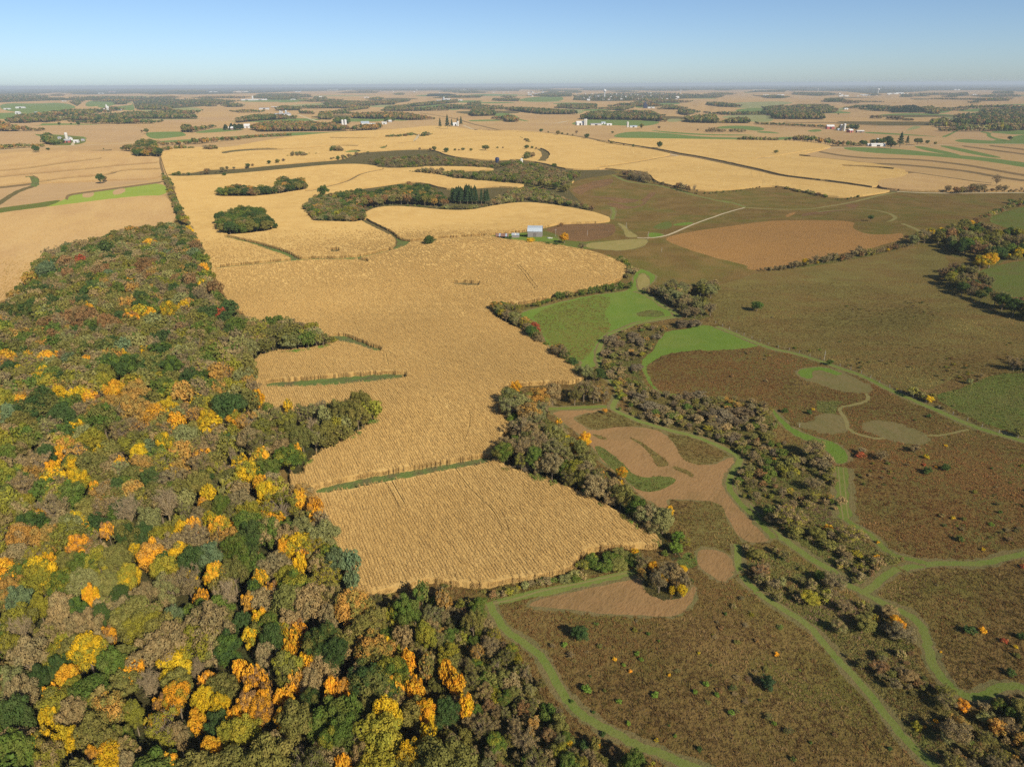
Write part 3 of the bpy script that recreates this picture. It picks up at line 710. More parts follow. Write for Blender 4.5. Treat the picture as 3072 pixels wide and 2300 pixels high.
G('woodland_tree', 'woodland', 'point', 4.5, (7, 10), 0.39, DENSE + ('airy',), 'N1 60,120 130,105 300,150 420,160 520,130 620,85 760,130 880,55 980,125 1035,200 1035,270 990,360 880,430 770,500 600,582 500,640 440,715 440,760 420,790 300,790 200,600 60,500 20,200', 'floor')
G('scrub_tree', 'scrub', 'scrub', 2.5, (2.6, 5.8), 0.36, ('airy', 'oak', 'airy', 'shrub'), 'B1 1080,190 1350,225 1480,120 1560,130 1640,220 1860,250 1930,340 2000,480 2120,580 2190,640 B2 160,700 220,800 320,1000 420,1120 560,1270 640,1340 760,1400 900,1470 1080,1560 1300,1660 1450,1800 400,2000 B1 1700,2000 1620,1500 1480,1100 1330,900 1120,720 1040,500 985,290', 'scrub')
G('hedgerow_tree', 'property hedge', 'hedge', 6.0, (6, 9), 0.40, DENSE, 'T0 1350,815 1400,812 1430,880 1450,960 1510,1105 M0 1545,130 1592,225 1480,200 1460,120 1420,0 T0 1425,1040 1395,930', 'floor')
# groves and hedges of the middle distance
G('grove_tree', 'oval wood', 'oval', 6.2, (9, 12), 0.44, DENSE, 'M0 1808,140 1830,85 1900,90 2000,45 2090,40 2208,50 M1 20,50 100,90 150,140 200,220 195,255 100,275 0,286 M0 2100,288 1890,305 1840,270', 'floor')
G('grove_tree', 'wood on the corn hill', 'grove', 6.8, (9, 12), 0.42, DENSE, 'T0 1815,935 1930,890 2100,900 2212,905 T1 60,895 200,900 215,835 280,818 330,845 400,840 440,890 440,945 200,985 0,1005 T0 2100,1005 1820,1005', 'floor')
G('grove_tree', 'orange grove behind the corn', 'grove', 7.0, (9, 12), 0.42, DENSE, 'T1 695,985 690,955 860,922 1000,940 1100,905 1200,890 1350,872 1500,900 1560,960 1600,1000 1600,1085 1400,1070 1200,1060 1000,1090 850,1085 720,1030', 'floor')
G('grove_tree', 'bushy wood before the grove', 'hedge', 6.0, (6, 8), 0.45, DENSE + ('airy',), 'M1 430,110 445,10 520,-50 700,-60 850,-5 930,60 905,185 830,198 500,188', 'floor')
G('conifer_tree', 'tall pine stand in the grove', 'pine', 5.5, (13, 16), 0.24, ('pine',), 'T1 1650,1055 1650,912 1760,890 1840,900 1860,950 1980,915 1985,990 1960,1060 1800,1062', 'floor')
G('shrub', 'brushy bank behind the barn ridge', 'brushwood', 4.6, (3.5, 6.5), 0.5, ('shrub', 'airy'), 'M1 900,110 1000,60 1200,40 1600,80 1800,80 2208,20 M2 200,10 500,50 720,100 740,60 500,-20 T2 480,1000 300,930 200,910 0,935 T1 2100,960 1980,1000 1960,1060 1660,1062 1400,1075 1000,1085')
G('hedgerow_tree', 'wood behind the thin corn ridge', 'brushwood', 7.5, (6, 10), 0.40, ('round', 'airy', 'oak'), 'T1 1300,800 1400,755 1480,755 1600,770 1900,782 2000,775 2100,745 2212,735 T2 0,705 120,715 300,720 420,765 560,780 620,800 590,850 520,890 515,960 470,965 330,930 160,905 0,890 T1 2212,900 1700,855 1500,817', 'scrub')
G('hedgerow_tree', 'brushy hill wood', 'brushwood', 9.0, (4.5, 8), 0.42, ('round', 'airy', 'oak'), 'T1 950,680 1100,660 1400,640 1560,650 1650,680 1850,692 2000,700 2212,700 T2 0,690 130,700 T1 2212,745 2000,770 1700,752 1500,752 1250,768 1050,760 980,720', None)
G('hedgerow_tree', 'grey row above the prairie', 'grey', 5.0, (7, 10), 0.32, ('airy', 'airy', 'round'), 'T2 935,812 950,775 1000,778 1060,775 1160,800 1215,850 1240,885 1290,870 1330,885 1400,905 1430,860 1490,885 1550,900 1560,940 1590,965 1540,970 1420,935 1300,905 1150,880 1010,850', 'scrub')
G('shrub', 'hedge on the prairie corn edge', 'hedge', 9.0, (2.5, 4.5), 0.6, ('shrub', 'round'), 'T2 1560,975 1620,945 1700,955 1830,940 1850,960 2000,930 2060,915 T3 100,905 205,900 300,925 400,935 470,955 540,975 640,1005 700,1020 700,1028 500,995 350,960 200,925 100,912 T2 2070,925 1900,955 1700,972')
G('shrub', 'weedy corn corner by the prairie road', 'hedge', 8.0, (1.5, 3), 0.6, ('shrub',), 'T3 700,1020 800,985 950,960 1000,950 990,962 850,1000 720,1025')
G('hedgerow_tree', 'hedgerow by the right gravel road', 'grey', 8.0, (8, 11), 0.42, ('airy', 'round'), 'T3 1565,962 1570,905 1640,898 1650,930 1740,890 1840,895 1900,915 1910,950 1950,955 1960,900 2050,898 2070,940 2150,935 2170,915 2212,920 2500,930 2500,965 2212,958 1950,960 1640,970')
G('hedgerow_tree', 'hedge left of the corn valley', 'hedge', 9.0, (6, 9), 0.42, ('round', 'airy'), 'T0 1400,832 1420,800 1480,785 1600,800 1600,826')
G('hedgerow_tree', 'valley hedge of rusty trees', 'grey', 10.0, (7, 10), 0.40, ('airy', 'round'), 'T0 1670,815 1680,760 1770,750 1800,785 1840,740 1960,745 1960,770 1830,800')
G('grove_tree', 'square grove at the hedge end', 'grove', 8.0, (11, 15), 0.42, DENSE, 'T0 1010,612 1020,572 1130,562 1130,538 1180,520 1270,514 1300,555 1330,600 1330,665 1130,672 1112,622', 'floor')
G('far_tree', 'fence strip by the square grove', 'hedge', 10.0, (6, 9), 0.45, ('farround',), 'T0 1335,612 1345,580 1420,575 1500,570 1640,575 1640,600 1500,605')
G('far_tree', 'brushy far waterway strip', 'grey', 10.0, (7, 10), 0.42, ('farround',), 'T0 1685,612 1690,570 1760,560 1840,570 1840,600 1760,615')
G('hedgerow_tree', 'clump on the far corn slope', 'hedge', 9.0, (9, 12), 0.42, DENSE, 'T1 642,628 650,575 690,560 730,585 730,628')
G('hedgerow_tree', 'bushes by the small green field', 'brushwood', 9.0, (5, 8), 0.42, ('round', 'airy'), 'T1 280,666 300,628 400,614 445,640 450,664 380,668')
G('hedgerow_tree', 'bushes along the brush hill', 'brushwood', 12.0, (5, 8), 0.42, ('round', 'airy'), 'T1 590,700 600,665 680,668 760,645 860,625 950,618 980,635 880,660 760,690')
G('hedgerow_tree', 'group on the waterway bend', 'brushwood', 8.0, (8, 11), 0.45, DENSE, 'T2 135,692 150,640 190,615 220,625 215,690')
G('far_tree', 'bushes by the gravel track', 'hedge', 9.0, (6, 9), 0.45, ('farround',), 'T1 1380,505 1390,470 1440,450 1495,475 1450,500')
G('far_tree', 'bushes left of the track', 'hedge', 9.0, (5, 8), 0.45, ('farround',), 'T1 1095,508 1110,480 1200,478 1300,465 1360,460 1365,490 1200,507')
G('far_tree', 'low wood patch in the far corn', 'hedge', 9.0, (6, 8), 0.45, ('farround',), 'T2 115,510 150,498 215,545 180,552')
# the hedge along the near corn and its neighbours
G('hedgerow_tree', 'hedgerow right of the near corn', 'hedgeb', 3.7, (6, 10.5), 0.38, ('round', 'airy', 'oak'), 'N1 1995,630 1990,570 2060,420 2140,400 2130,330 2060,240 2050,120 2110,30 2208,10 M2 100,1580 250,1550 380,1530 500,1540 620,1500 700,1500 840,1520 N2 830,150 700,175 350,190 330,230 420,290 520,360 600,430 700,520 800,640 950,760 1010,880 1120,960 1210,970 1310,1010 1360,1130 1430,1200 1490,1300 1470,1450 1380,1470 1300,1390 1230,1290 980,1130 640,960 480,870 60,735 -40,700', 'floor')
G('hedgerow_tree', 'tree clump below the hedgerow', 'hedge', 3.2, (5, 7.5), 0.32, ('round', 'airy', 'oak'), 'N2 1100,1400 1180,1370 1300,1420 1360,1500 1500,1540 1530,1640 B2 1510,180 1450,255 1300,275 1180,230 1120,150 1140,60 N2 1100,1560', 'floor')
G('shrub', 'bushes at the lower corn corner', 'green', 2.3, (2.5, 4.0), 0.62, ('shrub', 'round'), 'N2 600,1470 650,1390 800,1360 1000,1350 1085,1370 1080,1480 1060,1540 900,1560 700,1580 600,1540', 'scrub')
G('shrub', 'low bushy strip below the near corn', 'hedge', 2.2, (1.0, 2.2), 0.75, ('shrub',), 'B1 1900,200 2208,150 B2 0,130 350,70 540,20 650,60 660,90 400,130 100,180 0,210 B1 2208,235 2000,270 1930,270', 'scrub')
G('hedgerow_tree', 'hedge left of the green meadow', 'hedge', 3.9, (5, 8), 0.42, ('round', 'airy'), 'M1 1985,900 1985,850 2080,815 2208,830 M2 60,850 80,900 100,960 170,985 260,1020 280,1140 330,1200 380,1210 430,1180 480,1200 500,1300 560,1320 620,1370 720,1380 810,1400 810,1470 740,1520 620,1490 480,1360 330,1230 230,1180 100,1080 0,1035 M1 2080,1030 1990,950', 'floor')
G('hedgerow_tree', 'bush row under the corn knoll', 'green', 3.6, (4, 6.5), 0.45, ('round', 'shrub'), 'M2 170,890 190,840 250,840 300,820 390,810 420,770 500,760 570,745 580,790 620,730 700,710 780,700 880,680 920,670 1000,650 1040,660 1040,730 900,760 760,770 640,790 420,830 280,880', 'scrub')
G('shrub', 'brush at the tip of the corn knoll', 'hedge', 4.0, (2.5, 5), 0.5, ('shrub', 'airy', 'round'), 'M2 1000,660 975,630 1010,570 960,530 900,510 840,480 870,460 940,460 1010,500 1060,560 1060,620', 'scrub')
G('hedgerow_tree', 'sage thicket beyond the green meadow', 'willow', 3.8, (5, 8), 0.45, ('round', 'airy'), 'M2 1130,760 1150,730 1210,690 1270,670 1330,650 1420,660 1540,690 1550,730 1480,780 1600,790 1700,880 1700,960 1600,990 1500,985 1420,920 1320,850 1230,800', 'scrub')
G('hedgerow_tree', 'shaded trees beside the thicket', 'willow', 3.8, (6, 9), 0.42, ('round', 'oak'), 'M2 1590,700 1640,640 1730,630 1740,740 1730,800 1650,830 1600,790', 'scrub')
G('hedgerow_tree', 'hedgerow along the orange field', 'grey', 4.2, (3.5, 6), 0.42, ('airy', 'round', 'shrub'), 'M3 20,590 60,560 180,545 280,500 370,490 480,465 560,440 680,430 760,440 840,380 900,380 960,400 1030,350 1080,380 1130,345 1230,345 1240,390 1100,430 1000,450 700,510 400,555 180,585', 'scrub')
G('grove_tree', 'grove right of the orange field', 'rightgrove', 6.5, (8, 11), 0.42, DENSE, 'M3 1240,395 1230,290 1330,265 1375,230 1540,225 1600,180 1700,165 1790,165 1830,260 1900,380 1850,480 1750,480 1620,470 1560,385 1390,370 1330,370', 'scrub')
G('grove_tree', 'hillside grove at the right edge', 'rightgrove', 7.0, (8, 11), 0.42, DENSE, 'M3 1800,165 1900,200 2000,220 2208,230 2900,200 2900,600 2208,490 2050,500 1980,540 1880,580 1800,560 1900,470 1850,330', 'scrub')
G('grove_tree', 'tree belt below the hillside pasture', 'rightgrove', 6.0, (6, 10), 0.42, DENSE + ('airy',), 'M3 1500,600 1600,520 1700,500 1780,540 1850,570 1940,700 2000,770 2208,800 2900,900 2900,1200 2208,990 2000,930 1850,850 1700,800 1560,710 1510,650', 'scrub')
G('shrub', 'bushes on the upper right ridge', 'rightgrove', 7.0, (3, 6), 0.5, ('shrub', 'round'), 'M3 1840,140 1960,80 2070,40 2090,-10 2208,-30 2208,50 2000,110 1870,160')
G('hedgerow_tree', 'tree group at the pasture edge', 'grey', 5.0, (5, 7), 0.42, ('airy', 'round'), 'M3 2080,1420 2070,1300 2200,1270 2600,1300 2600,1460 2208,1440', 'scrub')
G('shrub', 'brush beside the green rough', 'scrub', 5.0, (2, 4), 0.55, ('shrub', 'airy'), 'M3 1510,1600 1540,1520 1640,1500 1780,1440 1870,1450 1820,1510 1650,1560')
G('shrub', 'bushes by the fence corner', 'scrub', 4.0, (2, 4), 0.55, ('shrub', 'round'), 'M3 1150,1570 1260,1540 1450,1560 1480,1640 N3 1440,150 1350,150 1200,70')
G('shrub', 'bushes along the lower fence line', 'scrub', 5.0, (2, 4), 0.55, ('shrub', 'round'), 'N3 1500,200 1600,180 1780,300 1900,270 2000,360 2208,380 2500,420 2500,500 2208,455 1900,375 1720,310')
G('shrub', 'green edge of the near corn hedgerow', 'edge', 2.3, (1.6, 3.2), 0.6, ('shrub', 'round'), 'N2 -60,690 60,715 160,740 300,780 480,850 640,930 860,1040 1000,1100 1150,1200 1280,1330 1330,1420 1290,1430 1200,1310 1000,1170 860,1085 640,985 480,900 200,815 60,760 -60,745')
G('shrub', 'green edge below the wooded point', 'edge', 2.4, (1.6, 3.4), 0.6, ('shrub', 'round'), 'N1 1030,250 1040,290 990,385 880,455 770,525 600,605 500,665 440,740 425,700 500,610 600,555 770,470 880,400 980,330')
G('shrub', 'green edge of the far wooded point', 'edge', 2.6, (1.6, 3.2), 0.6, ('shrub', 'round'), 'M1 690,1180 670,1225 600,1250 450,1275 200,1295 60,1335 50,1290 200,1250 450,1225 600,1200')
# the overgrown valley
G('shrub', 'thickets in the upper valley', 'wet', 3.1, (1.2, 3.4), 0.55, ('shrub', 'airy', 'round'), 'M2 790,1390 760,1300 780,1210 850,1130 980,1060 1190,1010 1350,1000 1480,970 1640,990 1640,1030 1500,1055 1320,1070 1290,1120 1240,1170 1220,1230 1120,1310 1100,1380 1140,1480 1200,1570 N2 1230,50 1120,60 1000,180 930,120 920,60 M2 880,1520', 'scrub')
G('shrub', 'thickets below the reddish prairie', 'wet', 3.0, (1.2, 3.6), 0.55, ('shrub', 'airy', 'airy', 'round'), 'N2 1000,180 1060,30 1200,30 1440,80 1700,60 2100,120 2208,200 2208,330 2208,600 2100,640 1960,620 1900,540 1750,480 1550,420 1400,380 1250,340 1100,290 930,220', 'scrub')
G('shrub', 'thickets right of the mown field', 'wet', 2.9, (1.2, 3.8), 0.5, ('shrub', 'airy', 'airy', 'round'), 'N2 1950,640 2208,600 N3 0,470 200,450 330,450 480,510 590,590 640,680 680,800 690,900 700,1000 720,1130 770,1200 900,1250 990,1310 1060,1400 1200,1460 1060,1530 940,1610 B3 860,170 780,140 620,20 N3 570,1500 370,1370 250,1290 130,1210 60,1120 N2 2150,1150 2000,980 1900,880 1880,770', 'scrub')
G('shrub', 'thickets between the lower paths', 'scrub', 2.6, (1.2, 4.0), 0.5, ('shrub', 'airy', 'airy', 'round'), 'N2 1960,1340 2208,1330 N3 150,1330 400,1450 600,1620 B3 760,190 860,240 980,310 1150,380 1250,440 1300,600 1340,760 1440,920 1560,1020 1680,1090 1820,1110 1950,1070 2080,1010 2208,1060 2600,1200 2600,1900 1700,1900 1480,1610 1320,1480 1180,1340 1060,1160 900,960 770,810 630,670 500,520 350,400 160,280 20,180', 'scrub')
# far woods: each one mass
for lab, pal, t in (
    ('long dark wood across the far left fields', 'farw', 'T0 60,385 70,350 180,313 330,318 380,320 520,333 700,308 740,318 1000,298 1100,285 1400,298 1640,318 1650,350 1400,352 1100,350 740,367 500,362 380,382 330,377 200,387'),
    ('hazy wood below the skyline at far left', 'farw', 'T0 -200,150 380,150 420,172 700,163 900,160 1300,163 1700,188 1800,238 1300,275 1120,265 1110,205 700,197 400,200 0,215 -200,215'),
    ('dark tree clump beside the green hill field', 'farw', 'T0 575,215 620,195 690,210 640,245'),
    ('wood touching the far left dairy', 'farw', 'T0 1130,255 1200,225 1420,250 1420,278 1140,275'),
    ('tree belt around the left farmstead', 'oval', 'T0 372,560 375,490 400,470 430,480 440,530 470,560 540,510 540,545 470,572'),
    ('low tree belt at the far left edge', 'hedge', 'T0 -300,575 0,575 60,565 200,555 380,562 380,585 250,588 0,606 -300,615'),
    ('dark wood at the bend of the far lane', 'farw', 'T0 1965,385 1960,345 2100,318 2212,310 T1 365,325 365,350 0,366 T0 2212,366'),
    ('orange tinted wood on the far valley side', 'farorange', 'T0 2090,440 2090,405 2212,395 T1 0,372 200,368 400,370 660,385 780,410 780,450 0,458 T0 2212,460'),
    ('conifer row by the far house', 'pine', 'T0 1860,445 1860,400 1890,400 1900,425 1920,390 2015,400 2015,440'),
    ('little wood on the far green field', 'farw', 'T0 1525,462 1525,400 1560,395 1600,420 1780,400 1790,420 1600,465'),
    ('hedge above the golden corn at left', 'farorange', 'T0 1600,555 1600,515 1650,525 1750,505 2212,490 T1 330,470 330,492 0,500 T0 2212,508 1750,550 1640,560 1340,572 1310,552 1500,540'),
    ('trees around the white farm', 'farw', 'T1 180,285 185,260 250,238 390,252 395,280'),
    ('small grey wood on the tan slope', 'farw', 'T1 380,310 380,284 500,290 505,314'),
    ('tiny dark wood above the far fields', 'farw', 'T1 450,265 452,252 545,240 550,264'),
    ('grey bushy wood on the tan hill', 'hedge', 'T1 555,357 555,305 640,283 670,340 640,358'),
    ('trees around the twin silos', 'oval', 'T1 655,390 665,360 700,340 790,335 797,392'),
    ('dark wood right of the twin silos', 'farorange', 'T1 795,452 800,425 880,400 1060,392 1072,425 1000,447'),
    ('dark trees behind the far barns', 'oval', 'T1 1088,380 1095,345 1165,338 1170,372'),
    ('wood above the green field', 'farorange', 'T1 820,347 820,315 850,298 880,302 1000,297 1200,292 1380,318 1500,338 1505,355 1300,363 1100,350 1000,352'),
    ('sparse hedge climbing the tan hill', 'hedge', 'T1 640,308 640,290 850,250 980,240 962,266 840,280'),
    ('hazy wood across the middle', 'farw', 'T1 565,222 650,196 900,203 1000,200 1300,183 1295,206 1000,242 700,242 590,237'),
    ('forked wood on the green hill', 'farw', 'T1 1060,286 1100,250 1400,214 1690,188 1700,216 1400,246 1300,255 1600,260 1620,282 1300,287'),
    ('round wood left of the green hump', 'farw', 'T1 1790,318 1820,258 1900,253 2000,280 2003,325 1830,330'),
    ('small wood by the far lane', 'farw', 'T1 1775,243 1780,215 1880,203 1890,246'),
    ('wood on the green hump', 'farorange', 'T1 1978,350 1985,332 2100,330 2200,352 2190,380'),
    ('hedge left of the hump', 'farw', 'T1 1890,275 1890,255 2212,252 T2 0,258 20,275'),
    ('pine row on the skyline', 'pine', 'T1 1440,165 1445,143 1600,140 1680,150 1680,165'),
    ('long dark wood above the big green field', 'farw', 'T2 620,356 620,320 680,296 750,283 950,293 1100,308 1250,318 1320,350 1325,376 1100,362'),
    ('grey trees right of the long wood', 'hedge', 'T2 1100,318 1100,286 1180,282 1250,305 1310,330 1250,330'),
    ('low wood behind the stubble hill', 'farw', 'T2 0,280 0,258 100,253 300,263 580,283 585,314 300,314'),
    ('wood below the town', 'farw', 'T2 400,262 430,228 560,225 740,225 742,258 600,267'),
    ('wood at the left of the green wedge', 'farorange', 'T2 0,378 0,318 60,328 95,378'),
    ('tree belt right of the pale road', 'hedge', 'T2 1470,375 1480,332 1600,320 1720,308 1742,340 1745,388 1560,384'),
    ('row of trees on the olive slope', 'hedge', 'T2 1740,386 1860,342 2000,338 2022,388'),
    ('dark trees by the far road', 'farw', 'T2 1420,285 1425,262 1560,278 1605,295 1500,322 1430,312'),
    ('hazy wood right of the town', 'farw', 'T2 1655,235 1660,210 1780,212 1950,238 1940,257 1780,252'),
    ('wood beyond the pale slope', 'farw', 'T2 1860,322 1900,300 2040,292 2212,283 T3 0,285 30,250 100,246 190,236 400,262 480,285 545,310 552,357 130,353 100,320 0,318 T2 2212,314 2040,312'),
    ('trees near the dark silos', 'hedge', 'T2 740,262 1000,243 1060,222 1062,256 960,284 860,278'),
    ('trees right of the dark silos', 'hedge', 'T2 1240,272 1300,245 1420,240 1500,262 1420,275'),
    ('dark wood beside the olive nook', 'farw', 'T3 460,262 465,230 580,233 660,270 662,297 500,312 480,290'),
    ('square dark pine plantation', 'pine', 'T3 1113,300 1113,248 1290,236 1370,262 1368,300'),
    ('bushes right of the pine plantation', 'hedge', 'T3 1370,290 1372,250 1450,242 1465,270 1500,272 1510,312 1420,308'),
    ('big brown wood at the right edge', 'farw', 'T3 1580,345 1600,315 1800,298 2070,243 2212,235 2700,230 2700,430 2212,412 2000,442 1990,398 1700,360'),
    ('bushy edge of the right hand wood', 'hedge', 'T3 1425,402 1440,358 1540,343 1570,350 1560,388'),
    ('hazy tree line on the right plain', 'farw', 'T3 530,208 560,182 700,176 730,195 880,203 1050,213 560,212'),
    ('thin tree line along the contour', 'hedge', 'T2 2060,388 2212,382 T3 100,386 300,398 580,403 592,428 300,410 0,398'),
    ('dark tree row above the right corn', 'hedge', 'T2 1925,532 1930,500 2100,505 2212,505 T3 90,510 165,520 160,537 0,535'),
    ('bushy wood above the right corn', 'hedge', 'T3 230,535 250,505 300,498 340,492 440,497 540,515 630,530 810,545 815,582 640,578 480,547 280,537'),
    ('trees of the white shed farm', 'oval', 'T3 840,577 860,530 890,525 910,570'),
    ('trees of the red barn farm', 'oval', 'T3 660,442 670,403 740,400 825,408 825,450 760,440'),
    ('hazy wood by the right water tower', 'farw', 'T3 1180,170 1190,142 1280,150 1290,170'),
    ('far copse right of the water tower', 'farw', 'T3 1585,165 1600,140 1740,128 1755,160'),
    ('far copse at the right edge', 'farw', 'T3 1948,142 1960,120 2120,122 2125,145'),
    ('tree line under the right town edge', 'farw', 'T3 1420,190 1440,178 1600,180 1900,182 1920,200 1700,195'),
    ('trees between the town houses', 'farw', 'T2 540,195 560,150 800,138 1200,128 1500,138 1850,148 1760,176 1500,182 1300,192 1000,202 750,204'),
    ('trees on the left edge of town', 'farw', 'T2 160,160 380,120 540,140 540,165 380,170'),
    ('hazy band of trees left of town', 'farw', 'T1 600,112 1000,104 1700,104 2212,106 2212,120 1700,116 1000,118'),
    ('dark trees along the right town', 'farw', 'T3 280,150 300,128 600,132 700,150 500,162'),
    ('tree row below the left hand hills', 'farw', 'T0 1400,215 1700,180 1900,195 2000,200 1850,230'),
    ('grey wood right of the white shed', 'farw', 'T1 500,190 505,165 600,168 620,190'),
    ('tree band between the fields at centre', 'farw', 'T1 1980,200 1990,180 2212,178 T2 100,180 100,205 0,205'),
    ('trees beyond the first fields', 'farw', 'T1 0,160 60,140 340,138 480,150 490,172 200,182 0,180'),
    ('purple bushes on the right stubble', 'grey', 'T3 938,348 950,322 1030,326 1030,350'),
    ('second group of purple bushes on the right stubble', 'grey', 'T3 1068,356 1075,330 1200,335 1210,360 1290,350 1290,370'),
    ('sparse trees on the lens field', 'grey', 'T2 1655,462 1680,430 1740,428 1812,440 1810,462'),
    ('second sparse trees on the lens field', 'grey', 'T2 1850,460 1870,435 1970,435 1968,462'),
):
    G('far_wood', lab, pal, 9.0, (11, 16), 0.44, ('pinefar',) if pal == 'pine' else ('far',), t, 'floor', lab)

# trees that stand out: tile x, y of the crown's middle, half width, all in picture units of the tile
NOTE = {
    'golden yellow': 'M0 1165,910,55 1240,930,45 1400,900,75 1520,880,50 680,580,25 1570,245,30 1665,690,40 975,1235,28 1190,1245,45 1020,1275,20 725,855,22 N0 630,110,70 480,75,60 1390,190,80 1640,155,60 1710,290,75 1360,480,80 1150,560,80 990,655,35 440,690,60 620,670,80 640,790,80 1410,740,55 1730,890,60 850,560,60 640,1130,70 1500,1220,70 1440,1290,50 330,1550,130 2050,720,90 1990,640,60 1060,1580,80 1570,1610,50 1740,1120,60 550,1210,45 1130,1380,50 B0 720,680,120 490,680,60 370,1250,70 540,1400,90 320,1440,70 740,230,70 1785,60,85 1570,90,45 2060,570,60 2150,430,70 1690,1080,90 1820,1140,80 2160,90,30 B1 1050,640,55 1290,1570,130 1450,1360,60 1760,1140,35 60,450,60 60,90,40 270,520,50 1090,1220,120 N1 380,1480,60 60,1610,40 280,170,40 110,900,95',
    'orange': 'M0 745,895,40 950,1540,75 740,1620,65 1690,560,35 1070,930,40 50,1290,60 250,1290,45 390,1300,60 500,1290,40 N0 750,115,60 1130,30,60 1270,250,80 1960,295,75 1470,310,70 810,440,30 2150,600,60 785,870,45 1830,1160,85 1680,1000,50 1970,1210,40 700,1200,40 1250,1400,105 1790,1580,85 2150,820,60 340,1080,50 1590,1200,70 390,1460,70 640,1330,80 890,1200,50 500,560,45 B0 560,900,90 440,1060,65 1110,820,45 1040,920,40 1460,1050,105 1330,1140,55 1610,1260,60 1290,1310,55 770,1560,50 1400,1630,70 1990,830,55 2090,900,70 2050,1110,90 2170,1080,80 1740,940,65 2040,280,40 1980,1230,50 2150,1180,70 1660,250,25 900,545,25 1750,1490,60 B1 840,275,60 330,580,55 320,640,40 450,770,42 1280,760,48 1440,1190,95 1610,860,28 1680,970,38 1170,1000,60 1330,980,70 340,940,60 260,1070,40 60,920,55 60,1180,85 230,1240,45 370,500,48 165,185,55 90,1050,48 740,1650,60 630,1000,28 730,1000,38 N1 60,600,65 390,950,65 500,1000,58 540,1110,55 120,1080,48 260,1360,75 360,555,16 600,1190,48 400,1420,38 230,1130,38 40,110,50',
    'rust brown': 'M0 1200,520,80 690,950,110 560,970,60 540,510,60 550,600,50 880,570,40 1130,600,30 1570,650,55 1620,380,45 1780,720,60 820,580,50 900,1000,80 440,1120,60',
    'orange brown': 'M0 1060,840,58 1790,1420,70 1120,1570,85 N0 1090,170,100 940,150,80 180,1250,105 390,1260,105 B1 1420,800,60 1560,260,60',
    'red': 'M0 1840,940,45 660,490,40',
    'dark green': 'M0 1050,1360,105 1240,1350,90 1420,1360,90 1570,1460,80 330,1620,105 1890,880,60 860,1220,70 880,380,60 200,900,80 N0 330,170,150 1890,170,140 510,230,100 1050,1250,105 1190,1230,80 2080,1240,105 1250,770,78 950,860,70 380,580,80 1350,1460,60 B0 480,820,85 120,1200,140 330,900,90 640,340,80 840,400,80 1880,650,105 1000,240,80 2000,450,70 2100,180,60 B1 540,640,120 680,700,115 620,560,90 1600,1180,95 150,580,100 470,1100,90',
    'green': 'B0 1000,1390,80 N0 840,270,120 1950,1350,110 1830,1010,85 60,580,80 90,770,105 B0 930,790,105 120,1480,140 B1 680,1200,140 560,1250,120 800,1150,115 750,1340,130 650,1420,115 1260,340,105 1390,200,60 N1 120,1210,105 290,1190,70 120,700,90',
    'blue green': 'M0 380,560,80 N0 1730,1400,115 1230,520,58 80,250,90 B0 1440,430,90 150,250,100 N1 680,1440,85 800,1460,70 810,1600,60',
    'sage green': 'M0 1510,800,60 1490,1250,70 B0 1390,150,110 680,100,105 N1 570,240,70',
    'tan brown': 'B0 1330,620,170 670,460,125 1740,430,165 1260,380,80 1170,220,90 500,310,120 220,700,150 160,1020,120 590,1160,120 390,560,95 830,1080,105 400,1530,120 1470,1360,90 1060,1600,80 B1 470,250,130 300,430,95 660,250,85 620,400,85 1250,560,75 190,1480,105 100,700,78 860,890,95 460,940,88 900,1560,88 1450,780,70 N0 2060,430,100',
    'yellow green': 'B0 320,310,80 1010,420,80 1880,1380,95 1100,1200,80 320,70,125 1060,60,85 N0 2050,1060,95 1530,1480,60 B1 330,1200,40 1420,530,85 1140,380,60',
    'olive green': 'B0 900,1450,95 1060,1490,90 B1 1000,420,110 1820,430,75 N1 700,200,85 880,130,85 270,290,85 860,240,78 400,430,85',
    'bare grey': 'N0 1050,1030,115 1370,970,110 1930,590,40 1710,440,30 B0 170,500,95 1230,950,100 1640,840,75 1870,220,110 B1 390,420,50 N1 480,350,60 1990,-10,1',
}

# many small far copses and hedges, each one mass
_r = random.Random(9)
_k = 0
while _k < 130:
    _y = 190 + 90 * _r.random() ** 1.7
    _x = _r.uniform(-60, 2270)
    if _y > 250 and 300 < _x < 1900:
        continue
    _k += 1
    _w = _r.uniform(12, 75) * (0.6 + (_y - 186) / 90)
    _h = (_y - 184) * _r.uniform(0.05, 0.11) + 1.5
    _s = _r.uniform(-0.05, 0.05)
    V.append(dict(kind='far_wood', where='copse%d' % _k, pal=_r.choice(('farw', 'farw', 'farorange', 'hedge')), sp=9.0, h=(11, 17), rr=0.46, protos=('far',), floor='floor',
                  label=_r.choice(('hazy far copse', 'thin far hedge of trees', 'far belt of trees')) + ' between the fields under the skyline',
                  poly=np.array([(_x - _w, _y - _s * _w), (_x - _w * .5, _y - _h * _r.uniform(.5, 1)), (_x + _w * .3, _y - _h), (_x + _w, _y - _h * .3 + _s * _w), (_x + _w * .8, _y + _h * .4), (_x - _w * .4, _y + _h * .5)])))
# ------------------------------------------------------------------ turning the outlines into plants
def columns(poly, step_px):
    """for every picture column the spans of y inside the outline"""
    lo, hi = poly[:, 0].min(), poly[:, 0].max()
    n = max(2, int((hi - lo) / step_px))
    for i in range(n):
        x = lo + (i + 0.5) * (hi - lo) / n
        a, b = poly, np.roll(poly, -1, 0)
        c = (a[:, 0] > x) != (b[:, 0] > x)
        ys = np.sort(a[c, 1] + (x - a[c, 0]) / (b[c, 0] - a[c, 0]) * (b[c, 1] - a[c, 1]))
        for j in range(0, len(ys) - 1, 2):
            yield x, ys[j], ys[j + 1]


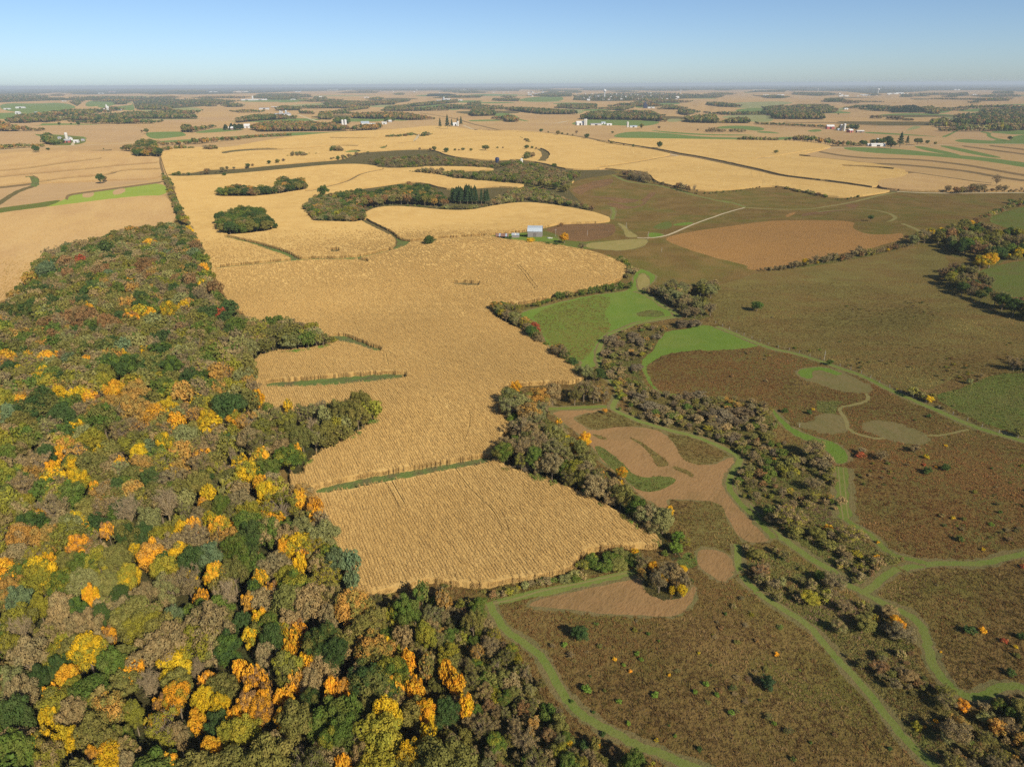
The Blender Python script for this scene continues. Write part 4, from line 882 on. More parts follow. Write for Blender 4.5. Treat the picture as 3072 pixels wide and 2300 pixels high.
def base_spans(v):
    """spans of y where the plants' feet stand, so that their tops reach the outline"""
    if 'spans' in v:
        return v['spans']
    poly = v['poly']
    hm = 0.5 * (v['h'][0] + v['h'][1])
    wid = poly[:, 0].max() - poly[:, 0].min()
    c = np.array(list(columns(poly, max(1.2, min(wid / 90, 8)))))
    v['spans'] = []
    if not len(c):
        return []
    x, y0, y1 = c[:, 0], np.maximum(c[:, 1], 187.6), np.minimum(c[:, 2], 3200)
    m = y1 > y0
    x, y0, y1 = x[m], y0[m], y1[m]
    if not len(x):
        return []
    top = unproj(np.stack([x, y0], 1), hm)
    bot = unproj(np.stack([x, y1], 1))
    top[:, 2] = terrain(top[:, 0], top[:, 1])
    yb = proj(top)[0][:, 1]
    bot[:, 2] += hm
    hp = proj(bot)[0][:, 1]
    thin = yb > y1 - 0.2
    k = np.where(thin, np.clip((y1 - y0) / np.maximum(y1 - hp, 1e-3), 0.45, 1.0), 1.0)
    yb = np.where(thin, y1 - 0.25, yb)
    v['spans'] = list(zip(x, yb, y1, k))
    return v['spans']


def pick_tint(pal):
    p = PAL[pal]
    return random.choices(list(p), weights=list(p.values()))[0]


PLANTS = []


def scatter(v):
    sp = base_spans(v)
    if not sp:
        return
    xs = np.array([s[0] for s in sp])
    s0 = v['sp']
    # walk the ground in a jittered grid: depth rows, then steps across
    Y0 = unproj(np.array([[s[0], s[2]] for s in sp]))
    Y1 = unproj(np.array([[s[0], s[1]] for s in sp]))
    ymin, ymax = max(Y0[:, 1].min(), 40.0), Y1[:, 1].max()
    far = v['kind'] == 'far_wood'
    if far:
        s0 = s0 * max(1.0, math.hypot(*Y0[:, :2].mean(0)) / 2800)
    nrow = max(1, int(math.ceil((ymax - ymin) / s0)))
    cnt = 0
    wid = np.diff(np.sort(np.unique(xs))).mean() if len(xs) > 1 else 3
    rows = np.linspace(ymin, ymax, nrow + 1)[:-1] + 0.5 * (ymax - ymin) / nrow if nrow > 1 else [0.5 * (ymin + ymax)]
    xl, xr = min(Y0[:, 0].min(), Y1[:, 0].min()), max(Y0[:, 0].max(), Y1[:, 0].max())
    gx = np.arange(xl - s0, xr + s0, s0)
    A0 = np.array([s[1] for s in sp]); A1 = np.array([s[2] for s in sp]); K = np.array([s[3] for s in sp])
    X, Yy = np.meshgrid(gx, rows)
    X = X + (np.arange(len(rows)) % 2)[:, None] * s0 * 0.5
    X = (X + rng.uniform(-0.42, 0.42, X.shape) * s0).ravel()
    Yy = (Yy + rng.uniform(-0.42, 0.42, Yy.shape) * s0).ravel()
    if nrow == 1:
        # one row of trees: follow the base line itself
        pass
    Z = terrain(X, Yy)
    D, dep = proj(np.stack([X, Yy, Z], 1))
    order = np.argsort(xs, kind='stable')
    ok = np.zeros(len(X), bool)
    kk = np.ones(len(X))
    ux = np.unique(xs)
    pad = np.maximum(0.25 * s0 * FPX / np.maximum(dep, 1) * 0.35, 0.2)
    ci = np.clip(np.searchsorted(ux, D[:, 0]), 1, len(ux) - 1)
    ci = np.where(np.abs(D[:, 0] - ux[ci - 1]) < np.abs(D[:, 0] - ux[ci]), ci - 1, ci)
    near = np.abs(ux[ci] - D[:, 0]) < max(wid, 2.0) * 0.75
    for x, a0, a1, k in sp:
        m = near & (ux[ci] == x) & (D[:, 1] >= a0 - pad) & (D[:, 1] <= a1 + pad * 0.3)
        ok |= m
        kk[m] = k
    ok &= dep > 5
    ids = np.nonzero(ok)[0]
    used = set(ci[ids])
    # columns too thin for the grid still get their line of trees
    if not far or len(ids) < 60:
        last = -1e9
        for q, (x, a0, a1, k) in enumerate(sorted(sp)):
            cidx = int(np.argmin(np.abs(ux - x)))
            if cidx in used:
                continue
            g = unproj(np.array([[x, a1 - 0.3 * (a1 - a0)]]))[0]
            if abs(g[0] - last) > s0 * 0.7:
                last = g[0]
                X = np.append(X, g[0]); Yy = np.append(Yy, g[1]); Z = np.append(Z, g[2]); kk = np.append(kk, k)
                ids = np.append(ids, len(X) - 1)
    if far and len(ids) > 1300:
        ids = rng.choice(ids, 1300, replace=False)
    gappy = v['pal'] in ('wet', 'scrub') and v['kind'] == 'shrub'
    for i in ids:
        if gappy and math.sin(X[i] / 6.1 + 2.2 * math.sin(Yy[i] / 9.3)) * math.cos(Yy[i] / 7.4 + X[i] / 17) + random.gauss(0, 0.35) < -0.26:
            continue
        h = random.uniform(*v['h']) * kk[i]
        t = pick_tint('woods_far' if v['pal'] == 'woods_near' and Yy[i] > 265 + 40 * random.random() else v['pal'])
        r = h * v['rr'] * random.uniform(0.82, 1.22)
        if kk[i] < 0.9:
            r = max(r, 0.4 * v['rr'] / 0.44 * 11 if far else r)
        add_plant(v['kind'], v['where'], X[i], Yy[i], Z[i], h, r, t, random.choice(v['protos']))


GRID = {}


def add_plant(kind, where, x, y, z, h, r, tint, proto, fixed=False, pic=None):
    if kind == 'far_wood':
        v = dict(kind=kind, where=where, x=x, y=y, z=z, h=h, r=r, tint=tint, proto=proto)
        PLANTS.append(v)
        return
    gx, gy = int(x // 12), int(y // 12)
    if not fixed:
        lim = 0.47 if kind == 'woodland_tree' else 0.16 if where.startswith('green edge') else 0.4
        for a in range(gx - 1, gx + 2):
            for b in range(gy - 1, gy + 2):
                for q in GRID.get((a, b), ()):
                    d = math.hypot(q['x'] - x, q['y'] - y)
                    if d < lim * (q['r'] + r):
                        return
    if tint == 'bare grey' and proto not in ('pine', 'shrub'):
        proto = 'bare'
    elif tint in ('golden yellow', 'orange', 'dark green', 'green', 'blue green', 'bright green') and proto in ('airy', 'oak'):
        proto = 'round'
    elif tint in ('grey brown', 'purple grey') and proto in ('round', 'oak') and random.random() < 0.6:
        proto = 'airy'
    v = dict(kind=kind, where=where, x=x, y=y, z=z, h=h, r=r, tint=tint, proto=proto, note=fixed)
    GRID.setdefault((gx, gy), []).append(v)
    PLANTS.append(v)


for tint, text in NOTE.items():
    D, ex = pts(text, True)
    for d, e in zip(D, ex):
        if e[0] < 1:
            continue
        g = unproj(d[None], 8.0)[0]
        dep = proj(g)[1][0]
        r = e[0] * dep / FPX * 1.04
        r = max(r, 1.7)
        h = min(max(2.0 * r + 5.2, 8.5), 15.5)
        g = unproj(d[None], 0.68 * h)[0]
        add_plant('woodland_tree', 'woodland', g[0], g[1], g[2], h, max(r, 1.2), tint, 'bare' if tint == 'bare grey' else 'oak' if tint in ('tan brown', 'olive green', 'sage green') else 'round', True)

# single plants outside the wood: name, colour, form, height over width, places with half width
SINGLES = [
    ('field_tree', 'dark green', 'round', 1.1, 'a far field', 'T0 975,375,18 490,393,12 650,393,16 590,393,8 295,605,30 400,605,14 1215,455,20 860,600,6 2055,742,20 1860,815,16 T1 130,715,18 1500,600,20 1600,615,22 1740,605,15 1925,595,26 T2 285,450,15 460,475,10 665,498,22 1050,575,13 878,465,11 165,588,18 T3 2095,515,18 672,313,7 1780,238,8'),
    ('field_tree', 'olive green', 'round', 1.1, 'a far field', 'T1 200,705,20 520,640,8 465,640,8 700,675,15 1672,610,12 1805,610,14 2025,592,10 T2 345,462,8 425,470,18 505,478,8 547,485,8 870,550,14 1120,415,20 1585,443,9 210,590,13 T3 1475,557,14 155,627,16'),
    ('field_tree', 'rust brown', 'airy', 1.1, 'a far field', 'T0 2095,737,15 870,850,24 T1 250,695,15 1705,612,10 2070,592,10 1470,608,16 1380,600,12 T2 580,462,14 970,568,10 1265,425,14 245,592,8 T0 1175,455,12'),
    ('field_tree', 'dark green', 'oak', 1.2, 'the corn', 'T0 830,850,34 T2 1268,572,26 395,742,20 T1 580,962,46'),
    ('conifer_tree', 'pine green', 'pine', 2.2, 'the hilltop farm', 'T1 1548,392,17 1608,384,22 1645,390,14 1722,375,16 1692,372,12'),
    ('hedgerow_tree', 'dark green', 'oak', 1.0, 'the lone corn bush', 'M1 1455,342,46'),
    ('hedgerow_tree', 'olive green', 'airy', 1.3, 'the lone corn bush', 'M1 1505,338,16'),
    ('yard_tree', 'orange', 'round', 1.15, 'the barn yard', 'M2 478,318,38'),
    ('yard_tree', 'golden yellow', 'round', 1.0, 'the barn yard', 'M2 195,340,30'),
    ('yard_tree', 'grey brown', 'airy', 1.3, 'the barn yard', 'M2 620,388,30'),
    ('shrub', 'dark green', 'shrub', 0.7, 'the barn yard', 'M2 345,365,30 405,368,34 20,320,26 M1 2095,322,26 2010,300,16'),
    ('shrub', 'rust brown', 'shrub', 0.7, 'the barn yard', 'M2 455,200,22 430,212,14'),
    ('shrub', 'dark green', 'round', 0.9, 'the olive pasture', 'M2 2075,882,50 M3 600,1345,28 940,150,26'),
    ('shrub', 'dark green', 'round', 1.05, 'the lower brown prairie', 'B2 615,560,78'),
    ('shrub', 'pine green', 'shrub', 1.0, 'the lower brown prairie', 'B2 2160,955,72'),
    ('shrub', 'bright green', 'shrub', 0.8, 'the lower brown prairie', 'B2 1080,715,26 1115,765,24 1230,1055,34 480,640,26 1395,1395,16 1860,1205,34 660,1010,48 B3 350,850,14 140,1290,24 B2 930,1110,26 1010,1290,24 1650,965,30 1560,1030,26 1740,1055,26 970,810,20'),
    ('shrub', 'golden yellow', 'shrub', 0.8, 'the lower brown prairie', 'B2 1345,890,18 1240,1430,22 1590,710,16 520,1465,38 1745,1060,14 B3 1870,520,32 1520,700,12 2140,660,22 N3 1400,605,28 1430,125,44 1560,512,14 1870,1370,20 460,210,16 1620,1110,20'),
    ('shrub', 'orange', 'shrub', 0.8, 'the lower brown prairie', 'B3 160,720,24 870,430,22 690,490,36 1480,1270,22 1390,1320,18 B2 895,760,22 1025,860,20 770,1485,28 N3 990,1450,44 585,1200,48 1480,690,14 280,880,26 1000,1310,20'),
    ('shrub', 'dark green', 'shrub', 0.85, 'the lower brown prairie', 'B2 540,1110,20 720,1200,18 1170,550,20 1260,610,15 810,1020,18 690,900,14 1690,810,14 2095,1100,16 1810,385,18 1595,1500,30 800,1380,26 1345,1310,14 640,1470,46 B3 1760,520,50 1100,1500,22 300,1590,30 440,1450,18 2190,570,40 2100,870,40 N3 1410,720,40 880,830,16 1560,690,40 1680,1280,36 2010,1060,20 1420,265,22 430,235,26 230,222,28 1305,300,12 1940,700,14'),
    ('shrub', 'grey brown', 'airy', 0.8, 'the reddish prairie', 'N3 1310,540,48 870,560,40 1030,600,54 B3 1200,560,120 640,140,110 1660,1380,140 1190,870,60 N3 260,1130,140 480,560,110 470,840,80 560,690,60 780,1270,110 50,240,64'),
    ('shrub', 'red', 'shrub', 0.6, 'the reddish prairie', 'N3 860,590,44 1380,670,20 1480,685,16 B3 2050,610,34 N3 2200,1510,30'),
    ('shrub', 'purple grey', 'shrub', 0.55, 'the valley', 'M2 870,1150,70 920,1190,60 1040,1120,60 1080,1160,60 830,1265,55 1460,1020,66 1560,1020,60 1240,1130,46 1060,1390,66 1110,1380,40 850,1420,40 N2 1500,100,70 1590,90,70 1700,250,90 1800,260,90 1900,230,90 2000,250,80 2080,230,60 1750,310,70 1100,110,70 1180,190,80 1250,200,70 1880,310,70'),
    ('hedgerow_tree', 'bare grey', 'bare', 1.25, 'the right gravel road hedge', 'T3 1988,868,42'),
    ('hedgerow_tree', 'golden yellow', 'round', 1.0, 'the hedge of the orange field', 'M3 395,512,28 500,520,14 1080,415,18'),
    ('grove_tree', 'golden yellow', 'round', 1.0, 'the tree belt on the right', 'M3 1930,500,70 1850,520,60 1430,270,40 1520,270,40 1750,220,50 2160,450,55 2080,470,30 1860,360,20'),
    ('grove_tree', 'rust brown', 'airy', 1.0, 'the tree belt on the right', 'M3 1560,610,55 1630,570,50 1780,730,60 1880,740,50 2190,860,60 1900,410,50'),
    ('hedgerow_tree', 'orange', 'round', 1.45, 'the hedgerow beside the near corn', 'N2 950,755,46 80,50,50 240,150,44 1055,1400,32 1210,1530,48 1290,1610,44 815,230,20 430,330,30 790,780,36'),
    ('hedgerow_tree', 'golden yellow', 'round', 1.45, 'the hedgerow beside the near corn', 'N2 640,60,50 480,480,46 560,560,50 650,480,56 930,860,44 1350,1060,38 600,750,44 1450,1560,44 B2 1450,210,46 1280,100,44 1370,200,34'),
    ('hedgerow_tree', 'rust brown', 'airy', 1.15, 'the hedgerow beside the near corn', 'N2 780,800,56 680,750,56 320,490,46 110,510,44 370,60,60 850,830,40'),
    ('hedgerow_tree', 'red', 'round', 1.0, 'the hedge left of the green meadow', 'M2 225,1060,46 250,1090,34'),
    ('hedgerow_tree', 'bright green', 'round', 1.15, 'the hedgerow beside the near corn', 'N2 1400,1370,60 30,560,44 1420,1280,50 120,150,40 680,900,50 1020,1050,50 60,300,50'),
    ('hedgerow_tree', 'sage green', 'airy', 1.0, 'the hedgerow beside the near corn', 'N2 1200,1100,80 170,260,70 260,280,70 90,350,60 560,650,60'),
    ('hedgerow_tree', 'orange brown', 'round', 1.15, 'the hedge left of the green meadow', 'M2 430,1250,55 150,1020,50 N2 1110,1560,34'),
    ('hedgerow_tree', 'dark green', 'round', 0.9, 'the hedge left of the green meadow', 'M2 760,1450,60 540,1350,50'),
    ('yard_tree', 'dark green', 'oak', 1.0, 'the white shed farm', 'T3 960,545,24 1020,545,32 1080,535,36 1110,562,36 1330,540,30 1410,545,18 1360,545,14 880,555,22'),
    ('conifer_tree', 'pine green', 'pine', 1.6, 'the white shed farm', 'T3 1190,530,34 1245,535,22'),
]
for kind, tint, form, hw, where, text in SINGLES:
    D, ex = pts(text, True)
    for d, e in zip(D, ex):
        g = unproj(d[None], 3.0)[0]
        dep = proj(g)[1][0]
        r = e[0] * dep / FPX
        h = hw * 2 * r
        g = unproj(d[None], 0.45 * h)[0]
        add_plant(kind, where, g[0], g[1], g[2], h, r, tint, form, True)

for v in V:
    scatter(v)

# floors under the woods, laid over the fields and under the paths
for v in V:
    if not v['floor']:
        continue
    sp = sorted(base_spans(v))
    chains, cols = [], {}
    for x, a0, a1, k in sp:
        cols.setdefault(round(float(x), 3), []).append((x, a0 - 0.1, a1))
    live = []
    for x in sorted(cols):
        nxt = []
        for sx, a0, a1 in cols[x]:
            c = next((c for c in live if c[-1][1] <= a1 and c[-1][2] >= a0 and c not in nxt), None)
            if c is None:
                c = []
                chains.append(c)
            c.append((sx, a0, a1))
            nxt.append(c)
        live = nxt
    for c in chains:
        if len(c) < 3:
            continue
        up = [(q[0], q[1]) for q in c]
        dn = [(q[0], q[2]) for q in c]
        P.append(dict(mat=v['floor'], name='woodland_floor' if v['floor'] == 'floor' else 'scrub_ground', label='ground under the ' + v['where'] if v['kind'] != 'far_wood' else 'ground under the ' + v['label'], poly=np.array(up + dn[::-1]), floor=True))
# paths and roads (after the floors of the woods)
L('path', 'grass_path', 'mown path round the green meadow', 'M2 1060,750 1150,770 1270,860 1400,940 1425,962 1290,985 1190,1000 1060,1020 960,1070 870,1100 810,1150 765,1220 750,1300 790,1395', 2.9)
L('path', 'grass_path', 'mown path winding down the valley', 'M2 800,1420 850,1490 920,1560 932,1620 N2 930,80 900,150 862,200 950,250 1100,310 1250,360 1400,400 1540,430 1700,490 1850,560 1925,612 1935,650 1890,710 1845,790 1880,900 1980,1000 2080,1080 2150,1180 2208,1240 N3 130,1230 250,1310 370,1390 460,1460 570,1520 680,1590 B3 640,60 780,160 880,210 1000,280 1180,360 1270,400 1350,470 1390,580 1420,700 1480,840 1560,960 1680,1060 1800,1080 1900,1050 2000,990 2150,975 2300,1060', 2.9)
L('path_green', 'grass_path', 'second mown strip beside the mown field', 'N2 1850,780 1830,850 1900,960 2000,1050 2120,1170 2208,1280', 2.6)
L('path', 'grass_path', 'branch path running off to the right edge', 'B3 900,210 970,140 1080,50 1200,12 N3 1150,1540 1250,1520 1400,1490 1650,1490 1850,1490 2000,1450 2208,1410 2500,1340', 2.8)
L('path_green', 'grass_path', 'green mown strip down the right thicket edge', 'N3 690,690 705,850 715,1000 735,1130', 5)
L('path_green', 'grass_path', 'thin tail of the green strip', 'N3 735,1120 800,1170 870,1215 990,1290 1050,1370 1150,1430 1320,1465 1400,1488', 2.4)
L('path', 'grass_path', 'narrow path along the scrub at bottom centre', 'B1 1950,290 2000,400 2100,540 2208,600 B2 240,700 330,800 420,980 520,1110 640,1240 760,1310 900,1380 1080,1470 1300,1560 1560,1655 1700,1720', 2.6)
L('path', 'grass_path', 'long straight path at bottom right', 'N2 1905,1330 1920,1500 1960,1600 B2 1920,20 1980,120 2100,230 B3 0,200 150,310 330,420 470,530 600,690 750,850 880,1000 1000,1130 1110,1280 1200,1400 1320,1530 1480,1660 1700,1800', 2.6)
L('path', 'grass_path', 'mown strip along the pasture fence', 'M2 1740,1045 2000,1155 2208,1235 M3 250,1255 400,1295 560,1345 700,1395 880,1455 1000,1525 1150,1595 1290,1652 N3 1300,140 1500,230 1760,340 1900,395 2208,475 2600,580', 2.9)
L('tracks', 'footpath', 'thin trodden footpath between the mown clearings', 'N3 900,80 925,130 880,160 760,185 690,192 675,230 740,290 748,370 800,410 950,455 1060,455', 1.4)
L('tracks', 'footpath', 'faint footpath right of the long clearing', 'N3 1390,430 1540,430 1750,380', 1.2)
L('dirt', 'dirt_track', 'pale dirt track over the brown prairie', 'M2 1080,312 1165,316 1290,305 1400,265 1530,205 1700,145 1850,95 1975,62', 2.2)
L('tracks', 'dirt_track', 'worn track from the prairie hill to the road', 'M2 1975,62 2080,70 2208,78 M3 450,76 600,50 700,30 850,0 T3 500,1095 800,1040 1000,985 1165,955', 4.0)
L('path', 'grass_path', 'faint path up to the gate on the prairie hill', 'M2 1975,62 1900,30 1750,-5 T2 1900,1060 1560,985', 3)
L('tracks', 'footpath', 'mown loop above the orange field', 'M3 500,100 620,85 900,72 1060,100 1150,140 1120,170 1080,180', 3)
L('tracks', 'footpath', 'short mown bend right of the orange field', 'M3 1200,195 1280,225 1350,262', 3)
for t in ('B1 1985,300 2208,255 B2 300,190 640,130 1000,45', ):
    L('tracks', 'wheel_track', 'lighter wheel track on the mown strip below the corn', t, 0.6)
# roads
L('brown_line', 'road_verge', 'dull grass verge of the gravel road', 'T2 280,462 400,468 520,485 640,500 830,540 1000,570 1250,606 1430,645 1600,672 1800,712 2212,800 T3 0,785 180,826 700,886 1000,934 1165,950', 9)
L('dirt', 'gravel_road', 'pale gravel road crossing the golden corn', 'T1 1740,402 1860,452 T2 280,468 400,476 520,492 640,514 830,556 1000,584 1180,606 1250,618 1430,660', 6)
L('waterway_dim', 'road', 'grassy lane continuing the gravel road', 'T2 1430,657 1600,680 1800,720 2212,807 T3 0,792 180,832 700,892 1000,938 1160,953', 6)
L('dirt', 'gravel_road', 'gravel road along the top of the right prairie', 'T3 1160,953 1400,966 1700,966 2212,962 2700,960', 5)
L('dirt', 'gravel_road', 'gravel lane to the white shed at right', 'T3 -100,690 40,680 220,655 500,605 700,585 1000,583 1250,575 1400,568 1800,560 2212,556', 6)
L('dirt', 'gravel_road', 'gravel drive of the hilltop farm', 'T1 1655,418 1740,432 1860,450', 9)
L('dirt', 'gravel_road', 'white far road left of the orange wood', 'T1 370,315 450,345 530,368', 9)
L('dirt', 'gravel_road', 'gravel field track by the far bushes', 'T1 1372,478 1358,510 1330,537', 8)
L('dirt', 'gravel_road', 'road passing the left farmstead', 'T0 -200,625 0,607 200,597 480,580 900,560 1130,545', 6)
L('dirt', 'farm_drive', 'short drive to the left farmstead', 'T0 605,570 612,545', 6)
L('brown_line', 'road', 'far lane running down from the hilltop', 'T1 1380,300 1700,350 1770,380 2050,445', 8)
L('dirt', 'gravel_road', 'pale far road by the dairy', 'T2 280,385 410,388 470,375 515,368', 10)
# ------------------------------------------------------------------ one sheet of land cut into its patches
VINF = 828 - FPX * math.tan(PITCH)
VTOP = 828 - FPX * math.tan(PITCH - math.atan(CAM_H / 45000.0))
cr, sr = math.cos(ROLL), math.sin(ROLL)


def D_to_uv(D):
    a, b = D[:, 0] - 1106, -(D[:, 1] - 828)
    return np.stack([1106 + cr * a - sr * b, 828 - (sr * a + cr * b)], 1)


def uv_to_D(U):
    a, b = U[:, 0] - 1106, -(U[:, 1] - 828)
    return np.stack([1106 + cr * a + sr * b, 828 - (-sr * a + cr * b)], 1)


def strip(pd, w, off=0.0):
    """outline of a strip w metres wide along a picture line"""
    g = unproj(pd)[:, :2]
    t = np.gradient(g, axis=0)
    t /= np.maximum(np.linalg.norm(t, axis=1)[:, None], 1e-6)
    n = np.stack([-t[:, 1], t[:, 0]], 1)
    ph = rng.uniform(0, 6.28)
    jit = 1 + 0.13 * rng.standard_normal(len(g)) + 0.16 * np.sin(np.arange(len(g)) * 0.37 + ph)
    g = g + n * off
    a = g + n * (w / 2 * jit)[:, None]
    b = g - n * (w / 2 * (2 - jit))[:, None]
    o = np.vstack([a, b[::-1]])
    return proj(np.column_stack([o, terrain(o[:, 0], o[:, 1])]))[0]


def behind_corn(pd):
    """a strip in standing corn: what the camera sees of it is only the part that the crop in front does not hide"""
    g = unproj(pd)
    g[:, 2] = terrain(g[:, 0], g[:, 1])
    up = g + np.array([0, 0, 2.0])
    return np.maximum(proj(g)[0][:, 1] - proj(up)[0][:, 1], 0)


def widen(poly, f=0.85):
    pd = resample(poly, 6)
    new = pd.copy()
    hid = behind_corn(pd)
    q = np.roll(pd, -1, 0)
    for i, (x, y) in enumerate(pd):
        c = (pd[:, 0] > x) != (q[:, 0] > x)
        ys = pd[c, 1] + (x - pd[c, 0]) / (q[c, 0] - pd[c, 0]) * (q[c, 1] - pd[c, 1])
        if len(ys) and y > 0.5 * (ys.min() + ys.max()) and ys.max() - ys.min() < 40:
            new[i, 1] += hid[i] * f
    return new


IN_CORN = ('waterway', 'weed_patch', 'grass_line', 'road_verge', 'road')
verts, edges = [], []
for p in P:
    if p['name'] in IN_CORN and 'line' not in p:
        p['poly'] = widen(p['poly'])
for p in P:
    if 'line' in p:
        p['poly'] = strip(resample(p['line'], 7, False), p['w'], p.get('off', 0.0))
        if p['name'] in IN_CORN:
            p['poly'] = widen(p['poly'], 0.35 if 'road' in p['name'] else 0.85)
        q = D_to_uv(p['poly'])
    else:
        q = D_to_uv(p['poly'])
        q = resample(q, 9)
        w = np.maximum(q[:, 1] - VINF, 1)
        q = q + rng.uniform(-1, 1, q.shape) * np.stack([np.minimum(0.6 * w / CAM_H, 1.5), np.minimum(0.6 * w * w / (CAM_H * FPX), 1.2)], 1)
    q[:, 1] = np.clip(q[:, 1], VTOP, 7900)
    p['uv'] = q
    b = len(verts)
    verts += [Vector(v) for v in q]
    edges += [(b + i, b + (i + 1) % len(q)) for i in range(len(q))]
vrows, v, dv = [], VTOP, 0.5
while v < 8000:
    vrows.append(v)
    dv = min(dv * 1.16, 15) if v < 1800 else dv * 1.25
    v += dv
vrows.append(8000)
for v in vrows:
    far_row = v < 200
    us = list(np.arange(-60, 2280, 16.0)) + list(np.linspace(-6500, -70, 30)) + list(np.linspace(2290, 8500, 30))
    verts += [Vector((u + (random.uniform(-3, 3) if VTOP < v < 8000 else 0), v)) for u in us]
cv, ce, cf, _, _, _ = delaunay_2d_cdt(verts, edges, [], 0, 1e-4, False)
UV = np.array([(a.x, a.y) for a in cv])
TRI = np.array([f for f in cf if len(f) == 3], np.int64)
cen = UV[TRI].mean(1)
area2 = np.abs(np.cross(UV[TRI[:, 1]] - UV[TRI[:, 0]], UV[TRI[:, 2]] - UV[TRI[:, 0]]))
TRI, cen = TRI[area2 > 1e-7], cen[area2 > 1e-7]
GW = unproj(uv_to_D(UV))
GW[:, 2] = terrain(GW[:, 0], GW[:, 1])


def owner_of(U):
    own = np.full(len(U), -1)
    for i, p in enumerate(P):
        own[inside(U, p['uv'])] = i
    return own


own = owner_of(cen)
a, b, c = GW[TRI[:, 0]], GW[TRI[:, 1]], GW[TRI[:, 2]]
flip = np.cross(b - a, c - a)[:, 2] < 0
TRI[flip] = TRI[flip][:, ::-1]


def corn_lift(x, y):
    return 1.85 + 0.05 * np.clip((np.hypot(x, y) - 380) / 220, 0, 1)


def parts_of(tris):
    """connected parts of a set of triangles"""
    par = {}

    def find(i):
        while par.setdefault(i, i) != i:
            par[i] = par[par[i]]
            i = par[i]
        return i
    for t in tris:
        r = find(t[0])
        par[find(t[1])] = r
        par[find(t[2])] = r
    return np.array([find(t[0]) for t in tris])


CORN_EDGE = []


def land(name, tris, mat, label, lift=0.0):
    ids, inv = np.unique(tris, return_inverse=True)
    Fc = inv.reshape(-1, 3)
    Vt = GW[ids].copy()
    if lift:
        g = Vt.copy()
        g[:, 2] -= 0.3
        Vt[:, 2] += corn_lift(Vt[:, 0], Vt[:, 1]) * lift
        e = np.vstack([Fc[:, [0, 1]], Fc[:, [1, 2]], Fc[:, [2, 0]]])
        k = np.sort(e, 1)
        _, first, cnt = np.unique(k[:, 0] * 10**7 + k[:, 1], return_index=True, return_counts=True)
        be = e[first[cnt == 1]]
        if lift == 1.0:
            CORN_EDGE.append(np.hstack([g[be[:, 0], :2], g[be[:, 1], :2]]))
        n = len(Vt)
        Vt = np.vstack([Vt, g])
        Fc = np.vstack([Fc, np.column_stack([be[:, 1], be[:, 0], be[:, 0] + n]), np.column_stack([be[:, 1], be[:, 0] + n, be[:, 1] + n])])
        used, inv = np.unique(Fc, return_inverse=True)
        Vt, Fc = Vt[used], inv.reshape(-1, 3)
    o = obj(name, mesh(name, Vt, Fc, [M[mat]], None, lift == 0))
    return tag(o, label, None, None, 'structure')


land('ground', TRI[own == -1], 'prairie', 'brown prairie ground covering the right side of the picture')
for i, p in enumerate(P):
    t = TRI[own == i]
    if not len(t):
        continue
    if p['mat'] in ('corn', 'corn_pale'):
        comp = parts_of([tuple(x) for x in t])
        keys, cnt = np.unique(comp, return_counts=True)
        for key in keys[np.argsort(-cnt)]:
            land(p['name'], t[comp == key], p['mat'], p['label'], 1.0)
    elif p['mat'] == 'thin_corn':
        land(p['name'], t, p['mat'], p['label'], 0.72)
    else:
        land(p['name'], t, p['mat'], p['label'])
OWN_MAT = np.array([p['mat'] for p in P] + ['prairie'])
# ------------------------------------------------------------------ plant models (horizontal radius 1, height 1; the tree's own size comes with its scale)
LEAF = leaf_mat('leaves')
BARK = plain_mat('bark', (0.20, 0.150, 0.09), 0.3, 6.0, 0.9, 0, (1, 1, 0.2))
BARK_PALE = plain_mat('pale bark', (0.31, 0.23, 0.12), 0.2, 6.0, 0.9, 0, (1, 1, 0.2))
CORNLEAF = leaf_mat('corn leaves', 0.3)


def tube(p0, p1, r0, r1, k=5):
    p0, p1 = np.array(p0, float), np.array(p1, float)
    d = p1 - p0
    d /= np.linalg.norm(d) + 1e-9
    s = np.cross(d, (0.3, 0.7, 0.2))
    s /= np.linalg.norm(s)
    t = np.cross(d, s)
    an = np.arange(k) * 2 * math.pi / k
    ring = np.cos(an)[:, None] * s + np.sin(an)[:, None] * t
    Vv = np.vstack([p0 + ring * r0, p1 + ring * r1])
    i = np.arange(k)
    j = (i + 1) % k
    return Vv, np.column_stack([i, j, j + k, i + k])


def leaves_to_quads(pos, nrm, size, r):
    n = len(pos)
    nrm = nrm / (np.linalg.norm(nrm, axis=1)[:, None] + 1e-9)
    a = np.cross(nrm, r.normal(size=(n, 3)))
    a /= np.linalg.norm(a, axis=1)[:, None] + 1e-9
    b = np.cross(nrm, a)
    s1 = size * r.uniform(0.6, 1.35, n)[:, None]
    s2 = size * r.uniform(0.45, 1.0, n)[:, None]
    Vv = np.stack([pos - a * s1, pos - b * s2 + nrm * s1 * 0.25, pos + a * s1, pos + b * s2 + nrm * s1 * 0.25], 1).reshape(-1, 3)
    return Vv, np.arange(4 * n).reshape(n, 4)


